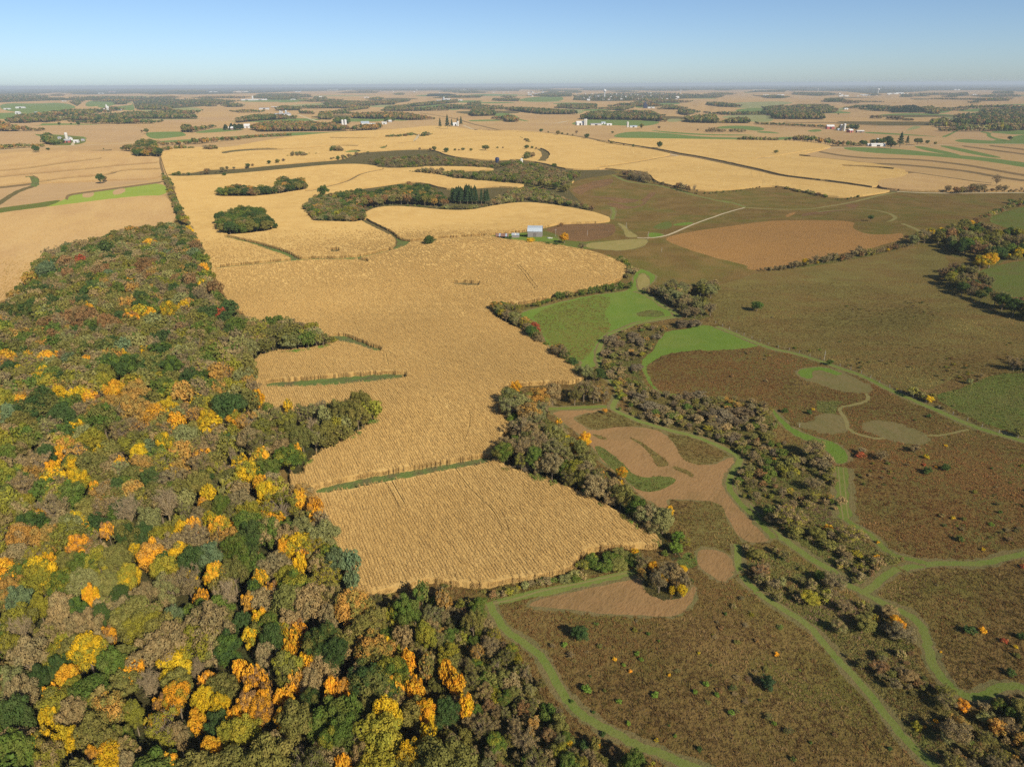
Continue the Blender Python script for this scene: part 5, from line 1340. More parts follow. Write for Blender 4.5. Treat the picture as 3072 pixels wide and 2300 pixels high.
def crown_mesh(name, form, seed, n, leaf, trunk=False):
    r = np.random.default_rng(seed)
    ZS = 2.3                        # a tree is about 2.3 radii high: shape lobes in round space
    pos, nrm, lobe = [], [], []
    bark = []
    def dirs(k):
        d = r.normal(size=(k, 3))
        return d / np.linalg.norm(d, axis=1)[:, None]
    if form == 'pine':
        z = r.uniform(0.22, 1.0, n) ** 0.85
        rad = (1.0 - z) ** 0.75 * 1.15 * (0.72 + 0.28 * np.sin(z * 42 + 2)) * r.uniform(0.55, 1.0, n) ** 0.5
        an = r.uniform(0, 6.283, n)
        pos = np.column_stack([rad * np.cos(an), rad * np.sin(an), z * ZS - rad * 0.12])
        nrm = np.column_stack([np.cos(an) * 0.5, np.sin(an) * 0.5, np.ones(n)]) + r.normal(size=(n, 3)) * 0.4
        lobe = r.uniform(0, 1, n)
    else:
        cfg = {  # lobes, lobe radius, centre of crown, half height, crown squash
            'round': (64, (0.13, 0.31), 1.35, 0.97, 0.80),
            'oak': (62, (0.12, 0.28), 1.30, 0.88, 0.88),
            'airy': (58, (0.11, 0.25), 1.35, 1.0, 0.85),
            'bare': (30, (0.2, 0.34), 1.45, 0.80, 0.7),
            'shrub': (30, (0.16, 0.36), 0.95, 1.20, 0.74),
            'far': (9, (0.38, 0.55), 1.35, 0.85, 0.52),
            'farround': (12, (0.34, 0.5), 1.2, 0.98, 0.58),
        }[form]
        k, (l0, l1), zc, hh, sp = cfg
        d = dirs(k)
        d[:, 2] = np.abs(d[:, 2]) * np.where(r.random(k) < 0.72, 1, -0.8)
        rr = r.uniform(0.45, 1.12, k)
        rr[: k // 6] *= r.uniform(1.0, 1.25, k // 6)
        C = d * rr[:, None] * np.array([sp, sp, hh * 0.72]) + np.array([0, 0, zc])
        stretch = r.uniform(0.78, 1.2, 2)
        C[:, :2] *= stretch
        Rl = r.uniform(l0, l1, k) * (1.12 - 0.25 * (C[:, 2] - zc))
        w = Rl ** 2 / (Rl ** 2).sum()
        li = r.choice(k, n * 2, p=w)
        dd = dirs(n * 2)
        dd[:, 2] = dd[:, 2] * 0.85 + 0.28
        dd /= np.linalg.norm(dd, axis=1)[:, None]
        sh = r.uniform(0.62, 1.14, n * 2)
        if form in ('airy', 'bare'):
            sh = r.uniform(0.35, 1.12, n * 2)
        pp = C[li] + dd * (Rl[li] * sh)[:, None] * np.array([1, 1, 0.85])
        keep = np.ones(n * 2, bool)
        for j in range(k):
            dj = np.linalg.norm((pp - C[j]) / Rl[j], axis=1)
            keep &= ~((dj < 0.74) & (li != j) & (r.random(n * 2) < 0.85))
        keep &= pp[:, 2] > 0.06
        pp, dd, li = pp[keep][:n], dd[keep][:n], li[keep][:n]
        pos, nrm, lobe = pp, dd * 1.0 + r.normal(size=pp.shape) * 0.26, r.uniform(0, 1, k)[li]
        if form in ('airy', 'bare', 'oak'):
            for j in range(k):
                if form == 'oak' and j % 3:
                    continue
                mid = C[j] * np.array([0.35, 0.35, 0.75]) + r.normal(size=3) * 0.04
                bark.append(tube((0, 0, 0.55 * zc), mid, 0.035, 0.022, 4))
                bark.append(tube(mid, C[j], 0.022, 0.010, 4))
                for q in range(7 if form != 'oak' else 2):
                    e = C[j] + dirs(1)[0] * Rl[j] * 1.05 + np.array([0, 0, 0.1])
                    bark.append(tube(C[j], e, 0.011, 0.003, 3))
                    if form == 'bare':
                        for _ in range(5):
                            m_ = C[j] + (e - C[j]) * r.uniform(0.3, 0.9)
                            bark.append(tube(m_, m_ + dirs(1)[0] * 0.16 + np.array([0, 0, 0.05]), 0.007, 0.002, 3))
    LV, LF = leaves_to_quads(pos, nrm, leaf, r)
    nl = len(LF)
    lv = np.repeat(r.uniform(0, 1, nl), 4)
    lb = np.repeat(np.clip(lobe * 0.75 + r.uniform(0, 0.25, nl), 0, 1), 4)
    if trunk and form != 'shrub':
        bark += trunk_tubes(form, r)
    Vv, Fc, mi = [LV], [LF], [np.zeros(nl, int)]
    base = len(LV)
    for bv, bf in bark:
        Vv.append(bv); Fc.append(bf + base); mi.append(np.ones(len(bf), int)); base += len(bv)
        lv = np.append(lv, np.zeros(len(bv))); lb = np.append(lb, np.zeros(len(bv)))
    Vv = np.vstack(Vv)
    Vv[:, 2] /= ZS
    me = mesh(name, Vv, np.vstack(Fc), [LEAF, BARK_PALE if form == 'bare' else BARK], np.concatenate(mi))
    for nm, val in (('lv', lv), ('lb', lb)):
        at = me.attributes.new(nm, 'FLOAT', 'POINT')
        at.data.foreach_set('value', val.astype(np.float32))
    return me


def trunk_tubes(form, r):
    t = [tube((0, 0, -0.15), (0.02, 0.01, 0.75), 0.075, 0.055, 6), tube((0.02, 0.01, 0.75), (0.0, 0.03, 1.35 if form != 'pine' else 2.2), 0.055, 0.02, 6)]
    if form != 'pine':
        for q in range(5):
            a = q * 1.26 + r.uniform(-0.3, 0.3)
            e = np.array([math.cos(a) * 0.5, math.sin(a) * 0.5, r.uniform(1.15, 1.6)])
            t.append(tube((0.02, 0.01, 0.62 + 0.05 * q), e, 0.035, 0.012, 4))
    return t


def trunk_mesh(name, seed, mat, form='round'):
    r = np.random.default_rng(seed)
    Vv, Fc, base = [], [], 0
    for bv, bf in trunk_tubes(form, r):
        Vv.append(bv); Fc.append(bf + base); base += len(bv)
    Vv = np.vstack(Vv)
    Vv[:, 2] /= 2.3
    return mesh(name, Vv, np.vstack(Fc), [mat])


# near models with their own trunk object, middle models with the trunk in one mesh, far models
NEAR = {'round': [], 'oak': [], 'airy': [], 'bare': [], 'shrub': [], 'pine': []}
MID = {k: [] for k in ('round', 'oak', 'airy', 'bare', 'shrub', 'pine', 'farround', 'far', 'pinefar')}
for form, cnt, n, leaf in (('round', 8, 5000, 0.052), ('oak', 7, 4400, 0.050), ('airy', 7, 3200, 0.039), ('bare', 3, 260, 0.04), ('shrub', 5, 1500, 0.085), ('pine', 2, 2400, 0.07)):
    for i in range(cnt):
        NEAR[form].append(crown_mesh(form + ' crown', form, 100 + i * 7 + len(form), n, leaf))
for form, cnt, n, leaf in (('round', 5, 900, 0.115), ('oak', 4, 800, 0.11), ('airy', 4, 620, 0.085), ('bare', 2, 120, 0.05), ('shrub', 4, 460, 0.145), ('pine', 2, 700, 0.12), ('farround', 3, 170, 0.25), ('far', 4, 70, 0.36)):
    for i in range(cnt):
        MID[form].append(crown_mesh(form + ' tree', form, 300 + i * 5 + len(form), n, leaf, True))
for i in range(2):
    MID['pinefar'].append(crown_mesh('pine tree', 'pine', 400 + i, 110, 0.3, True))
TRUNK = {'round': trunk_mesh('trunk', 1, BARK), 'pine': trunk_mesh('trunk', 2, BARK, 'pine'), 'bare': trunk_mesh('trunk', 3, BARK_PALE)}

# model objects that the instancers point at
LIB = bpy.data.collections.new('models')


def instancer_group(name, coll):
    g = bpy.data.node_groups.new(name, 'GeometryNodeTree')
    g.interface.new_socket('Geometry', in_out='INPUT', socket_type='NodeSocketGeometry')
    g.interface.new_socket('Geometry', in_out='OUTPUT', socket_type='NodeSocketGeometry')
    N = g.nodes
    gi, go = N.new('NodeGroupInput'), N.new('NodeGroupOutput')
    ci = N.new('GeometryNodeCollectionInfo')
    ci.inputs['Collection'].default_value = coll
    ci.inputs['Separate Children'].default_value = True
    ci.inputs['Reset Children'].default_value = True
    ip = N.new('GeometryNodeInstanceOnPoints')
    ip.inputs['Pick Instance'].default_value = True

    def attr(n, t):
        a = N.new('GeometryNodeInputNamedAttribute')
        a.data_type = t
        a.inputs['Name'].default_value = n
        return a.outputs['Attribute']
    g.links.new(gi.outputs[0], ip.inputs['Points'])
    g.links.new(ci.outputs[0], ip.inputs['Instance'])
    g.links.new(attr('pid', 'INT'), ip.inputs['Instance Index'])
    e2r = N.new('FunctionNodeEulerToRotation')
    g.links.new(attr('rot', 'FLOAT_VECTOR'), e2r.inputs[0])
    g.links.new(e2r.outputs[0], ip.inputs['Rotation'])
    g.links.new(attr('size', 'FLOAT_VECTOR'), ip.inputs['Scale'])
    g.links.new(ip.outputs[0], go.inputs[0])
    return g


GROUPS = {}


def model_coll(key, meshes):
    if key not in GROUPS:
        c = bpy.data.collections.new('models ' + key)
        for i, me in enumerate(meshes):
            c.objects.link(bpy.data.objects.new('%s_%03d' % (key, i), me))
        GROUPS[key] = instancer_group('scatter ' + key, c)
    return GROUPS[key]


def stuff(name, label, key, meshes, Pn, rot, size, pid, tint, tint2):
    me = bpy.data.meshes.new(name)
    me.vertices.add(len(Pn))
    me.vertices.foreach_set('co', np.asarray(Pn, np.float32).ravel())
    for nm, typ, val, f in (('rot', 'FLOAT_VECTOR', rot, 'vector'), ('size', 'FLOAT_VECTOR', size, 'vector'), ('pid', 'INT', pid, 'value'), ('tint', 'FLOAT_COLOR', tint, 'color'), ('tint2', 'FLOAT_COLOR', tint2, 'color')):
        at = me.attributes.new(nm, typ, 'POINT')
        at.data.foreach_set(f, np.asarray(val, np.int32 if typ == 'INT' else np.float32).ravel())
    o = obj(name, me)
    md = o.modifiers.new('scatter', 'NODES')
    md.node_group = model_coll(key, meshes)
    return tag(o, label, None, None, 'stuff')


ALLMID, MIDIDX = [], {}
for k, l in MID.items():
    MIDIDX[k] = list(range(len(ALLMID), len(ALLMID) + len(l)))
    ALLMID += l


def tints(name, up=1.0):
    a, b = TINT[name]
    k = random.uniform(0.84, 1.16) * 1.32
    w = random.uniform(-0.06, 0.06)
    k *= up
    f = lambda c: (c[0] * k * (1 + w), c[1] * k, c[2] * k * (1 - w))
    u = random.random()
    if name in ('olive green', 'tan brown', 'green', 'yellow green', 'orange brown', 'grey brown', 'sage green') and u < 0.4:
        b = TINT[random.choice(('yellow green', 'olive green', 'tan brown', 'olive green'))][0]
    elif name == 'orange' and u < 0.6:
        b = TINT[random.choice(('golden yellow', 'orange brown', 'yellow green', 'rust brown'))][0]
    elif name == 'golden yellow' and u < 0.65:
        b = TINT[random.choice(('yellow green', 'olive green', 'orange', 'yellow green'))][0]
    elif name == 'dark green' and u < 0.4:
        b = TINT[random.choice(('green', 'olive green'))][0]
    return f(a), f(b)


def plant_stuff(name, label, lst):
    if not lst:
        return
    Pn = [(p['x'], p['y'], p['z'] - 0.05) for p in lst]
    rot = [(random.uniform(-.06, .06), random.uniform(-.06, .06), random.uniform(0, 6.28)) for p in lst]
    size = [(p['r'], p['r'] * random.uniform(0.88, 1.12), p['h']) for p in lst]
    pid = [random.choice(MIDIDX[p['proto']]) for p in lst]
    tt = [tints(p['tint'], 1.2 if p['kind'] == 'shrub' else 1.0) for p in lst]
    return stuff(name, label, 'plants', ALLMID, Pn, rot, size, pid, [(*t[0], 1) for t in tt], [(*t[1], 1) for t in tt])


# ------------------------------------------------------------------ which plants are things of their own
W3 = np.array([(p['x'], p['y'], p['z'] + 0.5 * p['h']) for p in PLANTS])
PD, PDEP = proj(W3)
for p, d, dep in zip(PLANTS, PD, PDEP):
    p['D'], p['dep'] = d, dep
    p['px'] = 2 * p['r'] * FPX / max(dep, 1) * 1024 / 2212
    m = 0.5 * p['r'] * FPX / max(dep, 1)
    p['in'] = dep > 0 and -m < d[0] < 2212 + m and d[1] < 1656 + m
LIMIT = {'woodland_tree': 296, 'hedgerow_tree': 296, 'shrub': 296, 'grove_tree': 290, 'scrub_tree': 200, 'far_tree': 150, 'field_tree': 150, 'conifer_tree': 80, 'yard_tree': 40}
REST = {'woodland_tree': ('woodland', 'autumn coloured crowns filling the rest of the woodland at left'), 'hedgerow_tree': ('hedgerow_undergrowth', 'smaller far trees filling the hedgerows and brushy woods'),
        'shrub': ('shrubbery', 'small far shrubs filling the thickets and banks'), 'grove_tree': ('grove_foliage', 'smaller far crowns filling the groves'), 'scrub_tree': ('scrub_vegetation', 'low scrub outside the others'), 'far_tree': ('far_vegetation', 'low far bushes'), 'field_tree': ('field_vegetation', 'tiny far trees')}
THINGS, LEFT = [], {}
for kind, lim in LIMIT.items():
    c = sorted([p for p in PLANTS if p['kind'] == kind], key=lambda p: -(p['px'] * (1000 if p.get('note') else 1)) if kind != 'woodland_tree' else -p['px'] * (1.3 if p.get('note') else 1))
    c_in = [p for p in c if p['in']]
    THINGS += c_in[:lim]
    LEFT[kind] = c_in[lim:] + [p for p in c if not p['in']]

# labels: colour and place; where several look alike in one place, their order from the left
ORD = ['first', 'second', 'third', 'fourth', 'fifth', 'sixth', 'seventh', 'eighth', 'ninth', 'tenth', 'eleventh', 'twelfth', 'thirteenth', 'fourteenth', 'fifteenth', 'sixteenth', 'seventeenth', 'eighteenth', 'nineteenth', 'twentieth']
NUM = ['no', 'one', 'two', 'three', 'four', 'five', 'six', 'seven', 'eight', 'nine', 'ten', 'eleven', 'twelve', 'thirteen', 'fourteen', 'fifteen', 'sixteen', 'seventeen', 'eighteen', 'nineteen', 'twenty']


_tens = [('twenty', 20), ('thirty', 30), ('forty', 40), ('fifty', 50)]
for _t, _ in _tens:
    ORD += ([] if _t == 'twenty' else [_t[:-1] + 'ieth']) + [_t + '-' + o for o in ORD[:9]]


def place_of(p):
    x, y = p['D']
    if p['kind'] in ('woodland_tree', 'scrub_tree'):
        if p['kind'] == 'scrub_tree':
            return 'in the scrub at bottom centre' if y > 1450 else 'in the scrub below the near corn'
        rows = [(560, "at the woodland's far tip"), (680, 'in the far woodland'), (800, 'in the woodland by the far point'), (960, 'in the middle woodland'), (1100, 'in the woodland by the waterway'), (1260, 'in the woodland beside the near corn'), (1400, 'in the lower woodland'), (1530, 'in the woodland near the bottom'), (9999, "along the photo's bottom edge")]
        r = next(t for lim, t in rows if y < lim)
        c = 'far left' if x < 180 else 'left' if x < 400 else 'middle' if x < 620 else 'right' if x < 860 else 'far right'
        return r + ', ' + c
    w = p['where']
    pre = 'in ' if not w.startswith(('thickets', 'bushes', 'brush at', 'brush between', 'brush ', 'trees', 'the lower', 'a far')) else 'in the ' if w.startswith(('thickets', 'bushes', 'brush', 'trees')) else 'on ' if w.startswith('the') else 'in '
    if pre == 'in ' and not w.startswith(('the ', 'a ')):
        pre = 'in the '
    if len(w.split()) < 5:
        if y > 1250:
            w += ' at the bottom'
        elif x > 1900:
            w += ' far right'
    return pre + w


SIZE = {'woodland_tree': 'tree', 'scrub_tree': 'young tree', 'hedgerow_tree': 'tree', 'grove_tree': 'tree', 'shrub': 'shrub', 'far_tree': 'bush', 'field_tree': 'lone tree', 'conifer_tree': 'conifer', 'yard_tree': 'tree'}
CAT = {'shrub': 'shrub', 'far_tree': 'bush', 'conifer_tree': 'conifer'}
sets = {}
for p in THINGS:
    look = {'airy': 'sparse ', 'bare': 'leafless ', 'pine': '', 'oak': 'broad ', 'round': '', 'shrub': 'low '}.get(p['proto'], '')
    col = p['tint'].replace('bare grey', 'grey').replace('pine green', 'dark green')
    p['desc'] = look + col + ' ' + SIZE[p['kind']]
    sets.setdefault((p['desc'], place_of(p)), []).append(p)
for (d, pl), ps in sets.items():
    ps.sort(key=lambda p: p['D'][0])
    n = len(ps)
    for i, p in enumerate(ps):
        if n == 1:
            p['label'] = d + ' ' + pl
        elif n == 2:
            p['label'] = ('left' if i == 0 else 'right') + ' of two ' + d + 's ' + pl
        elif n == 3:
            p['label'] = ('leftmost', 'middle', 'rightmost')[i] + ' of three ' + d + 's ' + pl
        elif n <= len(ORD):
            p['label'] = ORD[i] + '-from-left ' + d + ' ' + pl
        else:
            p['label'] = d + ' ' + pl
            p['many'] = True

GROUPNAME = {'woodland_tree': 'trees of the woodland at left', 'scrub_tree': 'young trees of the scrub', 'hedgerow_tree': 'trees in the hedges', 'grove_tree': 'trees of the groves', 'shrub': 'shrubs on the prairie and in the thickets', 'far_tree': 'bushes on far field edges', 'field_tree': 'lone trees in the far fields', 'conifer_tree': 'conifers', 'yard_tree': 'trees in the farmyards'}
for p in THINGS:
    t1, t2 = tints(p['tint'], 1.2 if p['kind'] == 'shrub' else 1.0)
    rz = random.uniform(0, 6.28)
    sc = (p['r'], p['r'] * random.uniform(0.9, 1.1), p['h'])
    grp = GROUPNAME[p['kind']] + (', ' + p['desc'] + 's ' + place_of(p) if p.get('many') else '')
    if p['px'] > 9 and p['kind'] not in ('shrub',):
        form = p['proto'] if p['proto'] in NEAR else 'shrub'
        lib = NEAR if p['px'] > 15 else MID
        e = bpy.data.objects.new(p['kind'], None)
        COL.objects.link(e)
        e.empty_display_size = 0.5
        e.location = (p['x'], p['y'], p['z'] - 0.05)
        e.rotation_euler = (0, 0, rz)
        tag(e, p['label'], CAT.get(p['kind'], 'tree'), grp)
        c = obj('crown', random.choice(NEAR[form]), e, scale=sc)
        c['tint'], c['tint2'] = t1, t2
        if form != 'shrub':
            obj('trunk', TRUNK['bare' if form == 'bare' else 'pine' if form == 'pine' else 'round'], e, scale=sc)
    else:
        near = p['px'] > 14 and p['proto'] in NEAR
        o = obj(p['kind'], random.choice(NEAR[p['proto']] if near else MID[p['proto']]), None, (p['x'], p['y'], p['z'] - 0.05), (0, 0, rz), sc)
        o['tint'], o['tint2'] = t1, t2
        tag(o, p['label'], CAT.get(p['kind'], 'tree'), grp)
for kind, lst in LEFT.items():
    if lst:
        plant_stuff(REST.get(kind, (kind + '_rest', ''))[0], REST.get(kind, ('', 'more plants out of view'))[1], lst)
fw = {}
for p in PLANTS:
    if p['kind'] == 'far_wood':
        fw.setdefault(p['where'], []).append(p)
for w, lst in fw.items():
    plant_stuff('far_wood', w, lst)

# ------------------------------------------------------------------ standing corn, plant by plant where the rows can be seen
def corn_rowlet(seed, wide=0.11, reach=1.0):
    r = np.random.default_rng(seed)
    Q, val = [], []
    for i in range(17):
        y = (i + r.uniform(-.3, .3)) * 0.178 - 1.42
        x = r.normal() * wide
        h = r.uniform(1.95, 2.3)
        a = r.uniform(0, 6.28)
        lean = r.normal(size=2) * 0.07
        top = np.array([x + lean[0], y + lean[1], h])
        b = np.array([x, y, 0])
        w = np.array([0.02, 0.0, 0])
        Q.append([b - w, b + w, top + w, top - w]); val.append(0.35)
        for k in range(5):                 # arching leaves in two ranks
            z = h * (0.38 + 0.13 * k) + r.uniform(-.06, .06)
            d = a + (k % 2) * math.pi + r.normal() * 0.5
            L_ = r.uniform(0.35, 0.6) * reach
            u = np.array([math.cos(d), math.sin(d), 0])
            s = np.array([-math.sin(d), math.cos(d), 0]) * r.uniform(0.03, 0.055)
            c = np.array([x, y, z]) + np.array([lean[0], lean[1], 0]) * z / h
            m = c + u * L_ * 0.55 + np.array([0, 0, 0.16 + r.uniform(-.05, .1)])
            e = c + u * L_ + np.array([0, 0, -0.22 + r.uniform(-.2, .15)])
            Q.append([c - s, c + s, m + s, m - s]); val.append(r.uniform(0.2, 0.95))
            Q.append([m - s, m + s, e + s * 0.3, e - s * 0.3]); val.append(r.uniform(0.2, 1.0))
        for k in range(3):                 # tassel
            d = r.uniform(0, 6.28)
            e = top + np.array([math.cos(d) * 0.12, math.sin(d) * 0.12, 0.24])
            Q.append([top - w, top + w, e + w * .4, e - w * .4]); val.append(0.9)
    Q = np.array(Q)
    me = mesh('corn row', Q.reshape(-1, 3), np.arange(len(Q) * 4).reshape(-1, 4), [CORNLEAF])
    for nm in ('lv', 'lb'):
        at = me.attributes.new(nm, 'FLOAT', 'POINT')
        at.data.foreach_set('value', np.repeat(np.array(val), 4).astype(np.float32))
    return me


CORN = [corn_rowlet(i) for i in range(5)] + [corn_rowlet(9, 0.03, 0.6)]
rd = np.array([-math.sin(ROW), math.cos(ROW)])
rp = np.array([math.cos(ROW), math.sin(ROW)])
ii, jj = np.meshgrid(np.arange(-380, 620), np.arange(20, 240))
ii, jj = ii.ravel(), jj.ravel()
off = rng.uniform(-1, 1, 2000)
jit_ = rng.normal(size=len(ii)) * 0.05
q = rp * (ii * 0.76)[:, None] + rd * ((jj + 0.3 * off[ii]) * 2.9)[:, None]
dist = np.hypot(q[:, 0], q[:, 1])
m = (dist < 620) & (q[:, 1] > 60) & (np.abs(q[:, 0]) < 0.80 * q[:, 1] + 30) & (rng.random(len(q)) > np.clip((dist - 430) / 190, 0, 1))
q = q[m]
qz = terrain(q[:, 0], q[:, 1])
qd = proj(np.column_stack([q, qz]))[0]
ow = owner_of(D_to_uv(qd))
q = q + rp * (jit_[m] * (OWN_MAT[ow] != 'thin_corn'))[:, None]
for mat, nm, lab in (('corn', 'standing_corn', 'rows of dry standing corn plants in the near golden fields'), ('corn_pale', 'standing_corn', 'rows of dry corn plants left of the woodland')):
    k = (OWN_MAT[ow] == mat) | ((OWN_MAT[ow] == 'thin_corn') & (mat == 'corn'))
    thin = OWN_MAT[ow][k] == 'thin_corn'
    n = int(k.sum())
    if not n:
        continue
    q3 = np.column_stack([q[k], qz[k]])
    big = 0.5 + 0.5 * np.sin(q3[:, 0] / 23 + 2 * np.sin(q3[:, 1] / 41)) * np.cos(q3[:, 1] / 31)
    br = rng.uniform(0.975, 1.025, n) * (0.93 + 0.14 * big)
    t1 = np.column_stack([np.array([(0.58, 0.40, 0.155)]) * br[:, None], np.ones(n)])
    t2 = np.column_stack([np.array([(0.51, 0.34, 0.125)]) * br[:, None], np.ones(n)])
    rot = np.column_stack([np.zeros(n), np.zeros(n), np.full(n, ROW) + rng.choice([0, math.pi], n) + np.where(thin, 0, rng.normal(size=n) * 0.025)])
    size = np.column_stack([rng.uniform(0.9, 1.15, n), np.ones(n), rng.uniform(0.93, 1.05, n)])
    if mat == 'corn' or True:                # leafy field edges
        ed = np.vstack(CORN_EDGE)
        L_ = np.hypot(ed[:, 2] - ed[:, 0], ed[:, 3] - ed[:, 1])
        dd_ = np.hypot(ed[:, 0], ed[:, 1])
        kk_ = (dd_ < 600) & (L_ > 0.05) & (np.abs(ed[:, 0]) < 0.8 * ed[:, 1] + 40)
        ed, L_ = ed[kk_], L_[kk_]
        mx_, my_ = 0.5 * (ed[:, 0] + ed[:, 2]), 0.5 * (ed[:, 1] + ed[:, 3])
        nx_, ny_ = (ed[:, 3] - ed[:, 1]) / L_ * 0.25, -(ed[:, 2] - ed[:, 0]) / L_ * 0.25
        open_ = np.ones(len(ed), bool)
        for s_ in (-1, 1):
            x_, y_ = mx_ + s_ * nx_, my_ + s_ * ny_
            o_ = OWN_MAT[owner_of(D_to_uv(proj(np.column_stack([x_, y_, terrain(x_, y_)]))[0]))]
            open_ &= (o_ != 'soil') & (o_ != 'thin_corn')
        ed, L_ = ed[open_], L_[open_]
        ep, ea = [], []
        for e_, l_ in zip(ed, L_):
            c_ = max(0, int(l_ / 1.9 + random.random()))
            for s_ in range(c_):
                f_ = (s_ + random.random()) / c_
                ep.append((e_[0] + (e_[2] - e_[0]) * f_ + random.gauss(0, .12), e_[1] + (e_[3] - e_[1]) * f_ + random.gauss(0, .12)))
                ea.append(math.atan2(e_[3] - e_[1], e_[2] - e_[0]) - math.pi / 2)
        if mat == 'corn' and len(ep):
            ep = np.array(ep)
            m2 = len(ep)
            q3 = np.vstack([q3, np.column_stack([ep, terrain(ep[:, 0], ep[:, 1])])])
            rot = np.vstack([rot, np.column_stack([np.zeros(m2), np.zeros(m2), np.array(ea) + rng.normal(size=m2) * 0.3])])
            size = np.vstack([size, np.column_stack([np.full(m2, 1.0), rng.uniform(0.7, 1, m2), rng.uniform(0.66, 0.88, m2)])])
            t1 = np.vstack([t1, t1[rng.integers(0, n, m2)] * np.array([1.12, 1.12, 1.12, 1])])
            t2 = np.vstack([t2, t2[rng.integers(0, n, m2)]])
            thin = np.append(thin, np.zeros(m2, bool))
            n += m2
    stuff(nm, lab, 'corn', CORN, q3, rot, size, np.where(thin, 5, rng.integers(0, 5, n)), t1, t2)

# ------------------------------------------------------------------ tall prairie grass where the tufts can be told from the ground
def tuft(seed):
    r = np.random.default_rng(seed)
    Q = []
    for i in range(16):
        a, rr = r.uniform(0, 6.28), r.uniform(0, 0.6)
        b = np.array([math.cos(a) * rr, math.sin(a) * rr, -0.05])
        d = r.uniform(0, 6.28)
        e = b + np.array([math.cos(d) * 0.28, math.sin(d) * 0.28, r.uniform(0.18, 0.5)])
        s = np.array([-math.sin(d), math.cos(d), 0]) * r.uniform(0.04, 0.09)
        Q.append([b - s, b + s, e + s * .5, e - s * .5])
    Q = np.array(Q)
    me = mesh('grass tuft', Q.reshape(-1, 3), np.arange(64).reshape(-1, 4), [LEAF])
    for nm in ('lv', 'lb'):
        at = me.attributes.new(nm, 'FLOAT', 'POINT')
        at.data.foreach_set('value', np.repeat(r.uniform(0, 1, 16), 4).astype(np.float32))
    return me


TUFT = [tuft(i) for i in range(6)]
q = np.column_stack([rng.uniform(-40, 260, 260000), rng.uniform(70, 420, 260000)])
dist = np.hypot(q[:, 0], q[:, 1])
m = (np.abs(q[:, 0]) < 0.78 * q[:, 1] + 25) & (rng.random(len(q)) < 0.6 * np.clip(1.25 - dist / 480, 0.12, 1))
q = q[m]
qz = terrain(q[:, 0], q[:, 1])
ow = owner_of(D_to_uv(proj(np.column_stack([q, qz]))[0]))
mt = OWN_MAT[ow]
TUFTCOL = {
    'prairie': [((0.13, 0.085, 0.036), 6), ((0.105, 0.09, 0.032), 3), ((0.085, 0.06, 0.028), 4), ((0.17, 0.125, 0.06), 1)],
    'prairie_red': [((0.14, 0.08, 0.034), 6), ((0.11, 0.065, 0.03), 4), ((0.12, 0.10, 0.035), 2), ((0.17, 0.11, 0.05), 1)],
    'pasture': [((0.115, 0.10, 0.036), 5), ((0.14, 0.10, 0.04), 3), ((0.17, 0.145, 0.055), 2)],
    'meadow_brown': [((0.11, 0.10, 0.03), 5), ((0.14, 0.10, 0.036), 3)],
    'scrub': [((0.11, 0.095, 0.034), 4), ((0.13, 0.09, 0.045), 3), ((0.085, 0.10, 0.03), 3), ((0.12, 0.085, 0.06), 1)],
    'grass_dim': [((0.10, 0.125, 0.035), 5), ((0.13, 0.13, 0.045), 3), ((0.08, 0.11, 0.03), 2)],
    'floor': [((0.09, 0.085, 0.03), 1), ((0.12, 0.08, 0.036), 1)],
}
k = np.isin(mt, list(TUFTCOL))
q, qz, mt = q[k], qz[k], mt[k]
n = len(q)
# shifting stands of different grass
sel = (np.sin(q[:, 0] / 9 + 3 * np.sin(q[:, 1] / 16)) * np.cos(q[:, 1] / 11 + q[:, 0] / 31) + 0.8 * np.sin(q[:, 0] / 27 + 2 * np.sin(q[:, 1] / 33)) + rng.normal(size=n) * 0.33)
rank = np.argsort(np.argsort(sel)) / max(n, 1)
tc = np.zeros((n, 4))
tc[:, 3] = 1
for key, opts in TUFTCOL.items():
    kk = mt == key
    w = np.cumsum([o[1] for o in opts]) / sum(o[1] for o in opts)
    ix = np.searchsorted(w, rank[kk] * 0.999)
    tc[kk, :3] = np.array([o[0] for o in opts])[ix]
big = 1.0 + 0.38 * np.sin(q[:, 0] / 24 + 2.3 * np.sin(q[:, 1] / 37)) * np.cos(q[:, 1] / 29 + q[:, 0] / 60)
tc[:, :3] *= rng.uniform(1.65, 1.95, (n, 1)) * big[:, None] * np.array([1.0, 0.93, 0.82])
sz = rng.uniform(0.5, 1.0, n)
stuff('prairie_grass', 'tall brown and olive prairie grass on the right hand land', 'tufts', TUFT, np.column_stack([q, qz]), np.column_stack([np.zeros(n), np.zeros(n), rng.uniform(0, 6.28, n)]), np.column_stack([sz, sz, sz * rng.uniform(0.7, 1.1, n)]), rng.integers(0, 6, n), tc, tc * np.array([1.15, 1.0, 0.9, 1]))
print('counts: plants', len(PLANTS), 'things', len(THINGS), 'tufts', n)

